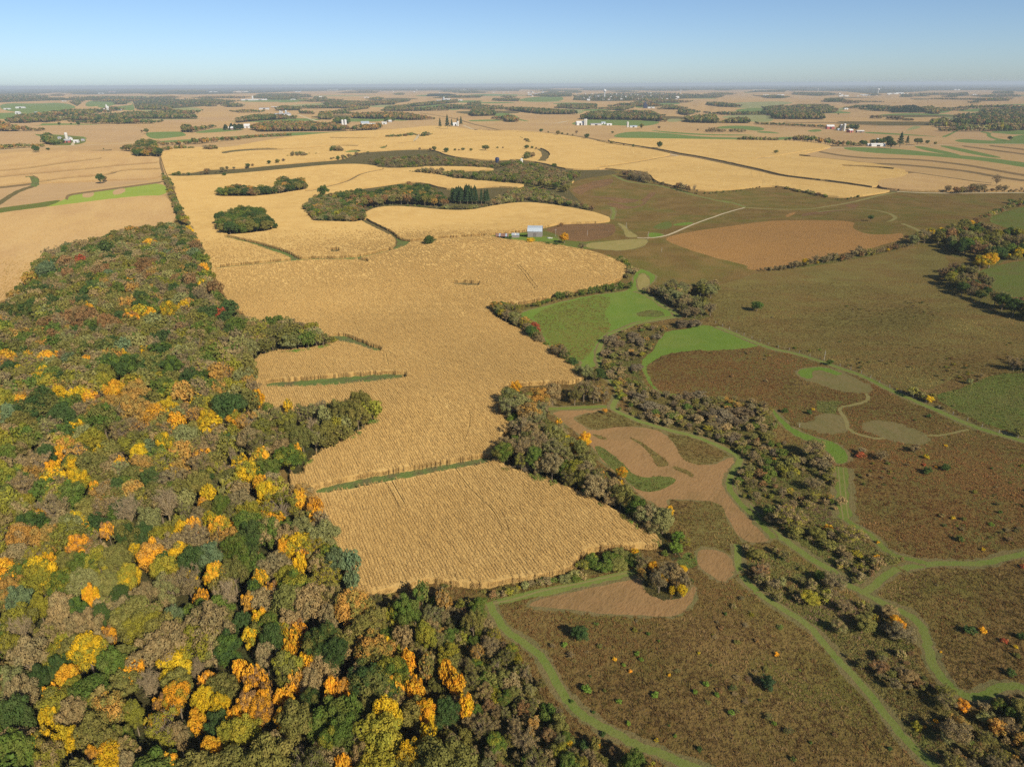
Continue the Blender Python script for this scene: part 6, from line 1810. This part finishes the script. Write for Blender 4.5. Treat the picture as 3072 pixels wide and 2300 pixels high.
# forbs and seedlings in drifts over the prairie
q = np.column_stack([rng.uniform(-30, 240, 40000), rng.uniform(75, 380, 40000)])
drift = np.sin(q[:, 0] / 8.3 + 2.5 * np.sin(q[:, 1] / 12.7)) * np.cos(q[:, 1] / 10.1 + q[:, 0] / 23) + 0.6 * np.sin(q[:, 0] / 31 + q[:, 1] / 19)
m = (np.abs(q[:, 0]) < 0.78 * q[:, 1] + 20) & (rng.random(len(q)) < np.clip(drift - 0.55, 0.012, 1) * 0.20)
q = q[m]
qz = terrain(q[:, 0], q[:, 1])
mt = OWN_MAT[owner_of(D_to_uv(proj(np.column_stack([q, qz]))[0]))]
k = np.isin(mt, ['prairie', 'prairie_red', 'pasture', 'scrub', 'grass_dim'])
q, qz = q[k], qz[k]
n = len(q)
names = random.choices(('olive green', 'green', 'tan brown', 'yellow green', 'rust brown', 'bright green', 'grey brown', 'orange brown'), weights=(26, 14, 20, 10, 8, 5, 12, 5), k=n)
tt = [tints(a) for a in names]
r_ = rng.uniform(0.35, 0.95, n)
stuff('prairie_weeds', 'small green, tan and rusty weed clumps dotted in drifts over the prairie', 'plants', ALLMID, np.column_stack([q, qz - 0.05]), np.column_stack([np.zeros(n), np.zeros(n), rng.uniform(0, 6.28, n)]), np.column_stack([r_, r_, r_ * rng.uniform(0.8, 1.5, n)]), [random.choice(MIDIDX['shrub'] + MIDIDX['airy']) for _ in range(n)], [(*a[0], 1) for a in tt], [(*a[1], 1) for a in tt])
for o in COL.objects:
    if 'label' in o and len(o['label'].split()) > 16:
        print('LONG', o['label'])
# ------------------------------------------------------------------ buildings, poles, fence
M_WOOD = plain_mat('weathered boards', (0.26, 0.235, 0.215), 0.30, 3.0, 0.9, 0, (6, 6, 0.3))
M_TIN = plain_mat('galvanised roof', (0.50, 0.56, 0.60), 0.14, 1.2, 0.45, 0.35, (1, 1, 1))
M_RUST = plain_mat('rusty roof', (0.23, 0.125, 0.085), 0.35, 1.6, 0.85, 0, (1, 3, 1))
M_WHITE = plain_mat('white siding', (0.62, 0.61, 0.58), 0.06, 1.0, 0.7)
M_GREY = plain_mat('grey roof', (0.34, 0.34, 0.35), 0.15, 1.0, 0.7)
M_DARK = plain_mat('painted dark doorway', (0.035, 0.03, 0.028), 0.2, 1.0, 0.9)  # near-black colour stands in for the unlit inside of doorways
M_RED = plain_mat('barn red', (0.36, 0.085, 0.065), 0.2, 1.0, 0.8)
M_BLUE = plain_mat('dark blue silo', (0.022, 0.03, 0.075), 0.2, 1.0, 0.4)
M_CONC = plain_mat('concrete', (0.56, 0.53, 0.47), 0.12, 1.5, 0.85)
M_BROWNH = plain_mat('brown siding', (0.22, 0.15, 0.11), 0.15, 1.0, 0.8)
M_POST = plain_mat('post wood', (0.40, 0.36, 0.30), 0.2, 3.0, 0.9)
M_GLASS = plain_mat('window glass', (0.05, 0.06, 0.075), 0.2, 1.0, 0.15)


class Geo:
    def __init__(self):
        self.V, self.F = [], []

    def quad(self, *p):
        b = len(self.V)
        self.V += [tuple(map(float, q)) for q in p]
        self.F.append(tuple(range(b, b + len(p))))

    def box(self, x0, x1, y0, y1, z0, z1):
        b = len(self.V)
        self.V += [(x, y, z) for z in (z0, z1) for x, y in ((x0, y0), (x1, y0), (x1, y1), (x0, y1))]
        self.F += [tuple(b + i for i in f) for f in ((3, 2, 1, 0), (4, 5, 6, 7), (0, 1, 5, 4), (1, 2, 6, 5), (2, 3, 7, 6), (3, 0, 4, 7))]

    def prism(self, prof, x0, x1):
        """profile in y, z carried along x"""
        b, n = len(self.V), len(prof)
        self.V += [(x0, y, z) for y, z in prof] + [(x1, y, z) for y, z in prof]
        self.F += [tuple(b + i for i in range(n)), tuple(b + n + i for i in reversed(range(n)))]
        self.F += [(b + i, b + n + i, b + n + (i + 1) % n, b + (i + 1) % n) for i in range(n)]

    def lathe(self, prof, k=16):
        b = len(self.V)
        for r, z in prof:
            self.V += [(r * math.cos(2 * math.pi * i / k), r * math.sin(2 * math.pi * i / k), z) for i in range(k)]
        for j in range(len(prof) - 1):
            for i in range(k):
                self.F.append((b + j * k + i, b + j * k + (i + 1) % k, b + (j + 1) * k + (i + 1) % k, b + (j + 1) * k + i))
        self.F.append(tuple(b + (len(prof) - 1) * k + i for i in range(k)))

    def build(self, name, mat, parent=None, **kw):
        return obj(name, mesh(name, self.V, self.F, [mat]), parent, **kw)


def empty(name, loc, rz, label, cat, group=None):
    e = bpy.data.objects.new(name, None)
    COL.objects.link(e)
    e.empty_display_size = 1
    e.location = loc
    e.rotation_euler = (0, 0, rz)
    return tag(e, label, cat, group)


def spot(text):
    d, ex = pts(text, True)
    g = unproj(d)[0]
    g[2] = terrain(g[0], g[1])
    dep = proj(g)[1][0]
    return g, dep / FPX, (ex[0][0] if ex[0] else 0) * dep / FPX


# the grey barn on the knoll
g, k, w = spot('M2 236,299,118')
barn = empty('barn', g, math.radians(-7), 'grey weathered barn with a pale metal gambrel roof in the farmyard', 'barn')
bw, bd, wh, rh = w * 0.98, 8.0, w * 0.40, w * 0.33
prof = [(-bd / 2, wh), (-bd * 0.30, wh + rh * 0.66), (0, wh + rh), (bd * 0.30, wh + rh * 0.66), (bd / 2, wh)]
m = Geo()
m.box(-bw / 2, bw / 2, -bd / 2, -bd / 2 + 0.15, -0.6, wh)
m.box(-bw / 2, bw / 2, bd / 2 - 0.15, bd / 2, -0.6, wh)
for x in (-bw / 2, bw / 2 - 0.15):
    m.prism([(-bd / 2 + .16, -0.6), (-bd / 2 + .16, wh)] + [(y * .96, z - .05) for y, z in prof[1:-1]] + [(bd / 2 - .16, wh), (bd / 2 - .16, -0.6)], x, x + 0.15)
wall = m.build('wall', M_WOOD, barn)
nb = 26                                     # upright boards, proud by turns
for i in range(nb):
    x = -bw / 2 + (i + 0.5) * bw / nb
    b = Geo()
    b.box(x - bw / nb * 0.44, x + bw / nb * 0.44, -bd / 2 - 0.03 - 0.02 * (i % 2), -bd / 2 - 0.002, -0.5, wh - 0.1 - 0.25 * random.random() * (random.random() < 0.3))
    b.build('board', M_WOOD, wall)
dr = Geo(); dr.box(-bw * 0.10, bw * 0.10, -bd / 2 - 0.12, -bd / 2 - 0.06, -0.4, wh * 0.72)
dr.build('door', plain_mat('dark boards', (0.16, 0.14, 0.13), 0.3, 3.0, 0.9, 0, (6, 6, .3)), barn)
roof = Geo()
o = 0.35
sl = [(y * 1.07, z - (0.15 if i in (0, 4) else 0)) for i, (y, z) in enumerate(prof)]
roof.prism([(y, z - 0.06) for y, z in sl] + [(y * .98, z - 0.16) for y, z in reversed(sl)], -bw / 2 - o, bw / 2 + o)
rf = roof.build('roof', M_GREY, barn)
npn = 9
for side in (0, 1):
    for i in range(npn):
        x0 = -bw / 2 - o + i * (bw + 2 * o) / npn
        x1 = x0 + (bw + 2 * o) / npn - 0.05
        s = sl if side == 0 else sl[::-1]
        pn = Geo()
        dz = 0.012 * (i % 2)
        for (ya, za), (yb, zb) in ((s[0], s[1]), (s[1], s[2])):
            pn.quad((x0, ya, za + dz), (x1, ya, za + dz), (x1, yb, zb + dz), (x0, yb, zb + dz))
            pn.quad((x1, ya, za + dz), (x1 + .05, ya, za + .05), (x1 + .05, yb, zb + .05), (x1, yb, zb + dz))
        pn.build('roof_panel', M_TIN, rf)

# the two sheds left of it
g, k, w = spot('M1 2062,316,100')
sh = empty('shed', g, math.radians(-4), 'open fronted old shed with a rusty brown roof beside the corn', 'shed')
m = Geo()
m.box(-w / 2, w / 2, 2.2, 2.35, -.4, 2.6); m.box(-w / 2, -w / 2 + .15, -2.4, 2.2, -.4, 2.2); m.box(w / 2 - .15, w / 2, -2.4, 2.2, -.4, 2.2)
m.build('wall', M_WOOD, sh)
for i in range(5):
    b = Geo(); x = -w / 2 + 0.3 + i * (w - 0.6) / 4
    b.box(x - .1, x + .1, -2.5, -2.3, -.4, 2.0); b.build('post', M_WOOD, sh)
for i in range(8):
    b = Geo(); x0 = -w / 2 - .3 + i * (w + .6) / 8; x1 = x0 + (w + .6) / 8 - .04
    dz = random.uniform(-.06, .06)
    b.prism([(-3.0, 1.95 + dz), (0.4, 3.5 + dz), (3.0, 2.55 + dz), (3.0, 2.48 + dz), (0.4, 3.42 + dz), (-3.0, 1.88 + dz)], x0, x1)
    b.build('roof_panel', (M_RUST, M_RUST, M_TIN, M_RUST)[i % 4], sh)
g, k, w = spot('M2 74,305,60')
sh = empty('shed', g, math.radians(-6), 'small low shed with pale tin roof between barn and rusty shed', 'shed')
m = Geo(); m.box(-w / 2, w / 2, -1.6, 1.6, -.4, 1.7); m.build('wall', M_WOOD, sh)
for i in range(5):
    b = Geo(); x0 = -w / 2 - .2 + i * (w + .4) / 5
    b.prism([(-1.9, 1.6), (0, 2.9), (1.9, 1.6), (1.9, 1.52), (0, 2.82), (-1.9, 1.52)], x0, x0 + (w + .4) / 5 - .05)
    b.build('roof_panel', M_TIN if i != 2 else M_CONC, sh)
g, k, w = spot('M2 352,315,30')
m = Geo(); m.box(-w / 2, w / 2, -1.2, 1.2, -.3, .35); m.box(w * .1, w * .75, -2.0, -.9, -.3, .2)
tag(m.build('stone_slab', M_CONC, None, loc=g, rot=(0, 0, .5)), 'pale stone slab lying on the grass right of the barn', 'slab')

# far buildings. each: base in the picture with width in picture units, form, colours, label
def gable(e, w, d, h, r, wm, rm, door=None, windows=0):
    m = Geo()
    m.prism([(-d / 2, -1), (-d / 2, h), (0, h + r), (d / 2, h), (d / 2, -1)], -w / 2, w / 2)
    wl = m.build('wall', wm, e)
    f = Geo()
    f.prism([(-d / 2 - .5, h - .25), (0, h + r + .15), (d / 2 + .5, h - .25), (d / 2 + .5, h - .05), (0, h + r + .4), (-d / 2 - .5, h - .05)], -w / 2 - .5, w / 2 + .5)
    f.build('roof', rm, e)
    if door:
        q = Geo(); q.box(-w * .12, w * .12, -d / 2 - .15, -d / 2 + .1, -.5, h * .8); q.build('door', door, e)  # on sheds and barns a solid panel, painted dark like an unlit doorway
    for i in range(windows):
        q = Geo(); x = (i + .5) / windows * w - w / 2
        q.box(x - .6, x + .6, -d / 2 - .12, -d / 2 + .1, h * .45, h * .8); q.build('window', M_GLASS, wl)
    return e


def silo(text, h_units, r, mat, cap, label):
    g, k, _ = spot(text)
    h = h_units / 2.76 * 2212 / 3072 * k
    e = empty('silo', g, 0, label, 'silo', 'farm silos')
    m = Geo(); m.lathe([(r, -1), (r, h * .25), (r * 1.02, h * .25), (r, h * .27), (r, h * .6), (r * 1.02, h * .6), (r, h * .62), (r, h - r * .7)], 14); m.build('wall', mat, e)
    c = Geo(); c.lathe([(r * 1.03, h - r * .7), (r * .9, h - r * .3), (r * .6, h - r * .06), (r * .2, h)], 14); c.build('roof', cap, e)


for text, frm, rz, wm, rm, label in (
    ('T0 62,272,52', 'shed', 0.1, M_WHITE, M_WHITE, 'white barn at the far left edge, left of two'),
    ('T0 172,262,72', 'shed', 0.1, M_WHITE, M_WHITE, 'long white barn at the far left edge'),
    ('T0 152,311,38', 'barn', -0.1, M_WHITE, M_WHITE, 'small white barn below the far left barns'),
    ('T0 302,310,22', 'house', 0.3, M_WHITE, M_GREY, 'white house at the end of the long dark wood'),
    ('T0 533,207,34', 'barn', 0.2, M_WHITE, M_WHITE, 'white barn on the hazy hill at left'),
    ('T0 935,282,130', 'shed', 0.05, M_WHITE, M_WHITE, 'very long white dairy shed right of its silos'),
    ('T0 820,284,60', 'barn', 0.1, M_GREY, M_GREY, 'grey barn left of the long dairy shed'),
    ('T0 560,548,50', 'barn', 0.3, M_RED, M_GREY, 'red walled barn at the left farmstead'),
    ('T0 575,528,50', 'barn', -0.5, M_WHITE, M_GREY, 'grey roofed barn beside the left farm silo'),
    ('T0 636,548,40', 'barn', 0.1, M_WHITE, M_WHITE, 'white shed right of the red walled barn'),
    ('T0 690,535,22', 'house', 0.1, M_CONC, M_GREY, 'small grey hut at the right of the left farmstead'),
    ('T0 498,518,24', 'house', 0.1, M_WHITE, M_GREY, 'white house among the trees of the left farmstead'),
    ('T0 840,142,44', 'shed', 0.1, M_WHITE, M_WHITE, 'white shed under the skyline at left'),
    ('T0 930,130,60', 'shed', 0.0, M_WHITE, M_RED, 'red roofed farm under the skyline at left'),
    ('T0 1770,130,64', 'shed', 0.0, M_WHITE, M_WHITE, 'white shed on the left skyline'),
    ('T0 2010,128,100', 'shed', 0.0, M_WHITE, M_WHITE, 'long pale shed on the left skyline'),
    ('T0 2050,198,100', 'shed', 0.0, M_WHITE, M_WHITE, 'long white dairy in the far middle left, left half'),
    ('T0 2160,197,110', 'shed', 0.0, M_WHITE, M_WHITE, 'long white dairy in the far middle left, right half'),
    ('T0 2052,428,46', 'house', 0.2, M_WHITE, M_WHITE, 'white house right of the far conifer row'),
    ('T0 1918,443,36', 'house', 0.1, M_BROWNH, M_WHITE, 'brownish house in front of the far conifer row'),
    ('T1 92,272,80', 'shed', 0.1, M_WHITE, M_GREY, 'white shed in the far valley farm'),
    ('T1 180,258,60', 'barn', 0.1, M_BROWNH, M_CONC, 'brown barn by the white valley farm'),
    ('T1 245,325,130', 'shed', 0.05, M_WHITE, M_GREY, 'long white barn under the four silos'),
    ('T1 928,409,66', 'barn', 0.3, M_WHITE, M_TIN, 'bluish roofed barn right of the twin silos'),
    ('T1 1002,402,80', 'shed', 0.2, M_WHITE, M_WHITE, 'long white shed right of the bluish roofed barn'),
    ('T1 1087,398,40', 'barn', 0.0, M_WHITE, M_CONC, 'pale barn at the end of the white sheds'),
    ('T1 1135,379,24', 'house', 0.0, M_WHITE, M_WHITE, 'white house by the dark round trees'),
    ('T1 1672,408,44', 'barn', 0.5, M_WHITE, M_WHITE, 'white barn of the hilltop farm among conifers'),
    ('T1 1662,398,20', 'house', 0.5, M_WHITE, M_GREY, 'white house behind the hilltop barn'),
    ('T1 1545,203,50', 'shed', 0.0, M_WHITE, M_WHITE, 'white shed of the far centre farm'),
    ('T1 1600,195,70', 'shed', 0.0, M_WHITE, M_WHITE, 'second white shed of the far centre farm'),
    ('T1 1710,200,50', 'shed', 0.0, M_WHITE, M_WHITE, 'white shed right of the far centre farm'),
    ('T1 370,128,50', 'shed', 0.0, M_WHITE, M_WHITE, 'white shed on the skyline, centre left'),
    ('T1 660,114,90', 'shed', 0.0, M_WHITE, M_WHITE, 'long white shed on the skyline at centre'),
    ('T1 800,112,60', 'shed', 0.0, M_WHITE, M_WHITE, 'white shed on the skyline right of the long one'),
    ('T1 330,193,40', 'shed', 0.0, M_WHITE, M_WHITE, 'small white shed in the hazy fields'),
    ('T1 560,183,24', 'house', 0.0, M_WHITE, M_WHITE, 'white house by a hazy grey wood'),
    ('T1 940,176,40', 'house', 0.0, M_WHITE, M_WHITE, 'white farmhouse in the hazy centre fields'),
    ('T1 1740,116,60', 'shed', 0.0, M_WHITE, M_WHITE, 'white shed under the centre skyline'),
    ('T2 605,404,60', 'barn', 0.2, M_WHITE, M_WHITE, 'white barn left of the twin pale silos'),
    ('T2 740,404,90', 'shed', 0.1, M_CONC, M_GREY, 'long grey shed right of the twin pale silos'),
    ('T2 800,395,34', 'barn', 0.2, M_WHITE, M_TIN, 'tall pale barn at the green field farm'),
    ('T2 848,405,44', 'shed', 0.2, M_WHITE, M_WHITE, 'small white shed at the right of the green field farm'),
    ('T2 1050,422,60', 'shed', 0.0, M_WHITE, M_TIN, 'low tin shed right of the lone silo'),
    ('T2 1198,262,56', 'shed', 0.0, M_WHITE, M_WHITE, 'white barn beside the dark silos'),
    ('T2 2110,117,110', 'shed', 0.0, M_WHITE, M_WHITE, 'very long white warehouse right of the town'),
    ('T2 2050,118,34', 'shed', 0.0, M_WHITE, M_WHITE, 'white block left of the long warehouse'),
    ('T2 2150,158,50', 'shed', 0.0, M_WHITE, M_CONC, 'white shed below the long warehouse'),
    ('T3 600,435,60', 'barn', 0.0, M_RED, M_WHITE, 'long red shed with white roof at the red barn farm'),
    ('T3 766,464,50', 'barn', 0.6, M_RED, M_WHITE, 'red barn with white roof below the two silos'),
    ('T3 850,464,60', 'shed', 0.0, M_BROWNH, M_CONC, 'low brown shed right of the red barn'),
    ('T3 675,446,26', 'barn', 0.2, M_TIN, M_TIN, 'pale green tin shed left of the two silos'),
    ('T3 995,578,115', 'shed', 0.0, M_WHITE, M_WHITE, 'long white shed on the green contour field'),
    ('T3 925,576,34', 'barn', 0.2, M_WHITE, M_WHITE, 'small white barn left of the long white shed'),
    ('T3 733,272,34', 'shed', 0.2, M_WHITE, M_WHITE, 'small white shed on the olive far field'),
    ('T3 190,158,60', 'shed', 0.0, M_WHITE, M_WHITE, 'white shed at the right end of the town'),
    ('T3 715,165,80', 'shed', 0.0, M_WHITE, M_CONC, 'low white warehouse left of the right water tower'),
    ('T3 900,158,66', 'shed', 0.0, M_CONC, M_WHITE, 'yellowish white warehouse beside the right water tower'),
    ('T3 1120,146,90', 'shed', 0.0, M_WHITE, M_WHITE, 'long white warehouse right of the right water tower'),
    ('T3 1180,141,60', 'shed', 0.0, M_WHITE, M_WHITE, 'farther white warehouse right of the right water tower'),
    ('T3 1800,152,34', 'shed', 0.0, M_WHITE, M_WHITE, 'white shed by the far right copse'),
    ('T3 1655,112,50', 'shed', 0.0, M_WHITE, M_WHITE, 'white shed on the right skyline'),
):
    g, k, w = spot(text)
    e = empty({'shed': 'farm_shed', 'barn': 'barn', 'house': 'farmhouse'}[frm], g, rz, label, {'shed': 'shed', 'barn': 'barn', 'house': 'house'}[frm], 'far farm buildings')
    if frm == 'shed' or w > 30:
        gable(e, w, min(20, max(9, w * .3)), max(3.6, min(7, w * .1)), max(1.8, min(3.5, w * .05)), wm, rm, M_DARK)
    elif frm == 'barn':
        gable(e, w, w * .62, w * .34, w * .2, wm, rm, M_DARK)
    else:
        gable(e, w, w * .75, w * .42, w * .3, wm, rm, M_BROWNH, 3)

for text, h, r, mat, cap, label in (
    ('T0 557,530,58', 62, 3.2, M_CONC, M_WHITE, 'tall white topped silo of the left farmstead'),
    ('T0 890,284,1', 48, 4, M_WHITE, M_WHITE, 'white silo of the far left dairy, left one'),
    ('T0 902,284,1', 36, 4, M_WHITE, M_WHITE, 'white silo of the far left dairy, right one'),
    ('T0 2098,196,1', 34, 6, M_WHITE, M_WHITE, 'white silo behind the long white dairy'),
    ('T1 225,324,1', 40, 3.6, M_CONC, M_GREY, 'leftmost of the valley farm silos'),
    ('T1 240,324,1', 36, 3.6, M_CONC, M_GREY, 'second of the valley farm silos'),
    ('T1 273,322,1', 40, 3.6, M_TIN, M_WHITE, 'third and palest of the valley farm silos'),
    ('T1 290,322,1', 26, 3.6, M_CONC, M_GREY, 'rightmost and lowest of the valley farm silos'),
    ('T1 741,402,1', 42, 3.6, M_WHITE, M_WHITE, 'left one of the twin white silos at centre left'),
    ('T1 766,402,1', 44, 3.8, M_WHITE, M_WHITE, 'right one of the twin white silos at centre left'),
    ('T1 1697,412,1', 40, 3.0, M_CONC, M_WHITE, 'pale silo of the hilltop farm'),
    ('T1 1580,196,1', 26, 6, M_TIN, M_TIN, 'silo of the far centre farm'),
    ('T1 2023,713,1', 42, 3.2, M_BLUE, M_BLUE, 'dark blue silo among the trees of the brush hill'),
    ('T2 122,738,1', 58, 2.2, M_CONC, M_CONC, 'thin pale silo rising from the brush wood'),
    ('T2 646,405,1', 50, 3.2, M_CONC, M_CONC, 'left one of the twin pale silos by the green field'),
    ('T2 658,405,1', 52, 3.2, M_CONC, M_CONC, 'right one of the twin pale silos by the green field'),
    ('T2 1002,423,1', 46, 3.0, M_CONC, M_CONC, 'lone pale silo right of the green field farm'),
    ('T2 1140,262,1', 42, 4.5, M_BLUE, M_BLUE, 'leftmost dark silo below the town'),
    ('T2 1148,262,1', 50, 4.5, M_BLUE, M_BLUE, 'tallest dark silo below the town'),
    ('T2 1158,262,1', 32, 4.5, M_BLUE, M_BLUE, 'rightmost dark silo below the town'),
    ('T3 690,450,1', 52, 2.8, M_CONC, M_WHITE, 'left pale silo of the red barn farm'),
    ('T3 718,452,1', 58, 3.0, M_CONC, M_WHITE, 'right pale silo of the red barn farm'),
    ('T3 988,574,1', 60, 2.4, M_WHITE, M_WHITE, 'thin white silo behind the long white shed'),
):
    silo(text, h, r, mat, cap, label)

for text, h, label in (('T2 812,178,1', 66, 'white water tower left in the distant town'), ('T2 1443,142,1', 28, 'small white water tower right in the distant town'), ('T3 998,150,1', 48, 'white ball topped water tower at the right'), ('T3 502,124,1', 22, 'tiny white tower on the right skyline')):
    g, k, _ = spot(text)
    hh = h / 2.765 * 2212 / 3072 * k
    r = hh * 0.16
    e = empty('water_tower', g, 0, label, 'water tower', 'water towers')
    m = Geo(); m.lathe([(r * .8, -2), (r * .42, hh * .12), (r * .36, hh * .66), (r * .6, hh * .72)], 12); m.build('column', M_WHITE, e)
    m = Geo(); m.lathe([(r * .6, hh * .70), (r * 1.0, hh * .76), (r * 1.12, hh * .85), (r * .95, hh * .94), (r * .4, hh)], 16); m.build('tank', M_WHITE, e)

# houses of the distant town
town = []
_t = random.Random(3)
proto = []
for wm, rm in ((M_WHITE, M_GREY), (M_WHITE, M_WHITE), (M_CONC, M_BROWNH), (M_WHITE, M_BROWNH)):
    m = Geo()
    m.prism([(-4, -1), (-4, 5), (0, 7.5), (4, 5), (4, -1)], -6, 6)
    nf = len(m.F)
    m.prism([(-4.6, 4.8), (0, 7.7), (4.6, 4.8), (4.6, 5.1), (0, 8.0), (-4.6, 5.1)], -6.5, 6.5)
    proto.append(mesh('town house', m.V, m.F, [wm, rm], [0] * nf + [1] * (len(m.F) - nf)))
for i in range(150):
    u = _t.random()
    if i < 95:
        x, y, tl = _t.gauss(980, 250), _t.uniform(138, 200), 'T2'
        if not 560 < x < 1500:
            continue
    elif i < 120:
        x, y, tl = _t.uniform(150, 460), _t.uniform(128, 165), 'T2'
    elif i < 135:
        x, y, tl = _t.uniform(1000, 2200), _t.uniform(108, 135), 'T1'
    else:
        x, y, tl = _t.uniform(650, 1300), _t.uniform(140, 165), 'T3'
    g, k, _ = spot('%s %.1f,%.1f,1' % (tl, x, y))
    s = _t.uniform(0.8, 1.5) * (1.5 if _t.random() < 0.12 else 1)
    o = obj('town_house', proto[i % 4], None, g, (0, 0, _t.uniform(-.6, .6)), (s * _t.uniform(1, 1.6), s, s))
    where = {'T2': 'the distant town', 'T1': 'the hazy village left of the town', 'T3': 'the right end of the town'}[tl]
    town.append((('grey roofed', 'white roofed', 'brown roofed', 'brown roofed')[i % 4] + ' house in ' + where, proj(np.array(g))[0][0][0], o))
for key in sorted({t[0] for t in town}):
    for i, (_, _, o) in enumerate(sorted((t for t in town if t[0] == key), key=lambda t: t[1])):
        tag(o, 'tiny pale ' + ORD[min(i, len(ORD) - 1)] + '-from-left ' + key, 'house', 'houses of the far town')

# posts and poles
for text, h, label in (
    ('M2 405,302,1', 62, 'utility pole on the grass right of the barn'), ('M2 990,232,1', 46, 'thin pole by the pale track at the corn corner'),
    ('M2 668,292,1', 42, 'thin pole in the rust grass behind the barn'), ('M2 1170,322,1', 60, 'thin pole where the prairie track begins'),
    ('M2 1604,812,1', 44, 'pale post beside the shaded trees'), ('M3 552,1328,1', 82, 'tall pale pole by the pasture fence'),
    ('N3 347,362,1', 32, 'short pale post at the small mown clearing'), ('M2 1283,430,1', 34, 'thin post on the brown prairie below the track'),
):
    g, k, _ = spot(text)
    hh = h / 2.76 * 2212 / 3072 * k
    e = empty('utility_pole' if 'utility' in label else 'post', g, 0, label, 'pole', 'poles and posts')
    m = Geo(); m.lathe([(.11, -.6), (.09, hh)], 8); m.build('shaft', M_POST, e)
    if 'utility' in label:
        c = Geo(); c.box(-.9, .9, -.06, .06, hh - .7, hh - .55); c.build('crossarm', M_POST, e)
    else:
        c = Geo(); c.lathe([(.13, hh - .02), (.10, hh + .08)], 8); c.build('cap', M_POST, e)

# wire fence between the pasture and the reddish prairie
ln = unproj(resample(chaikin(pts('M2 1730,1020 2000,1135 2208,1215 M3 250,1240 400,1282 560,1332 700,1380 880,1440 1000,1508 1150,1578 1300,1640 N3 1330,130 1530,220 1780,325 1900,385 2208,462'), 2, False), 4, False))
fe = empty('wire_fence', (*ln[0][:2], terrain(*ln[0][:2])), 0, 'post and wire fence along the lower edge of the olive pasture', 'fence')
off = np.array(fe.location)
seg = np.r_[0, np.cumsum(np.hypot(*np.diff(ln[:, :2], axis=0).T))]
m = Geo(); m.lathe([(.09, -.4), (.08, 1.25)], 6)
pm = mesh('post', m.V, m.F, [M_POST])
tops = []
for s in np.arange(0, seg[-1], 5.5):
    x, y = np.interp(s, seg, ln[:, 0]), np.interp(s, seg, ln[:, 1])
    q = np.array([x, y, terrain(x, y)]) - off
    obj('post', pm, fe, q, (random.uniform(-.05, .05), random.uniform(-.05, .05), 0))
    tops.append(q)
wv, wf, b = [], [], 0
for a, c in zip(tops[:-1], tops[1:]):
    for z in (0.35, 0.7, 1.1):
        tv, tf = tube(a + (0, 0, z), c + (0, 0, z), .008, .008, 3)
        wv.append(tv); wf.append(tf + b); b += len(tv)
obj('wire', mesh('wire', np.vstack(wv), np.vstack(wf), [M_GREY]), fe)

# a pale fallen tree at the edge of the near corn
g, k, _ = spot('N2 30,712,1')
o = obj('fallen_tree', MID['bare'][0], None, g + np.array([0, 0, 1.0]), (math.radians(78), 0, math.radians(70)), (2.2, 2.2, 9))
o['tint'] = o['tint2'] = (0.2, 0.17, 0.13)
tag(o, 'pale fallen tree lying at the hedge beside the near corn', 'fallen tree')
# ------------------------------------------------------------------ the air
hz, hnt, hout = new_mat('autumn haze')
hv = hnt.nodes.new('ShaderNodeVolumePrincipled')
hv.inputs['Color'].default_value = (0.80, 0.91, 1.0, 1)
hv.inputs['Density'].default_value = 6.0e-5
hv.inputs['Anisotropy'].default_value = 0.0
hnt.links.new(hv.outputs[0], hout.inputs['Volume'])
hx0, hx1, hy0, hy1 = -210000, 240000, -400, 47000
hb = [(x, y, z) for z in (-40.0, CAM_H + 12) for x, y in ((hx0, hy0), (hx1, hy0), (hx1, hy1), (hx0, hy1))]
tag(obj('haze', mesh('haze', hb, [(3, 2, 1, 0), (4, 5, 6, 7), (0, 1, 5, 4), (1, 2, 6, 5), (2, 3, 7, 6), (3, 0, 4, 7)], [hz])), 'thin blue haze over the far fields', None, None, 'stuff')
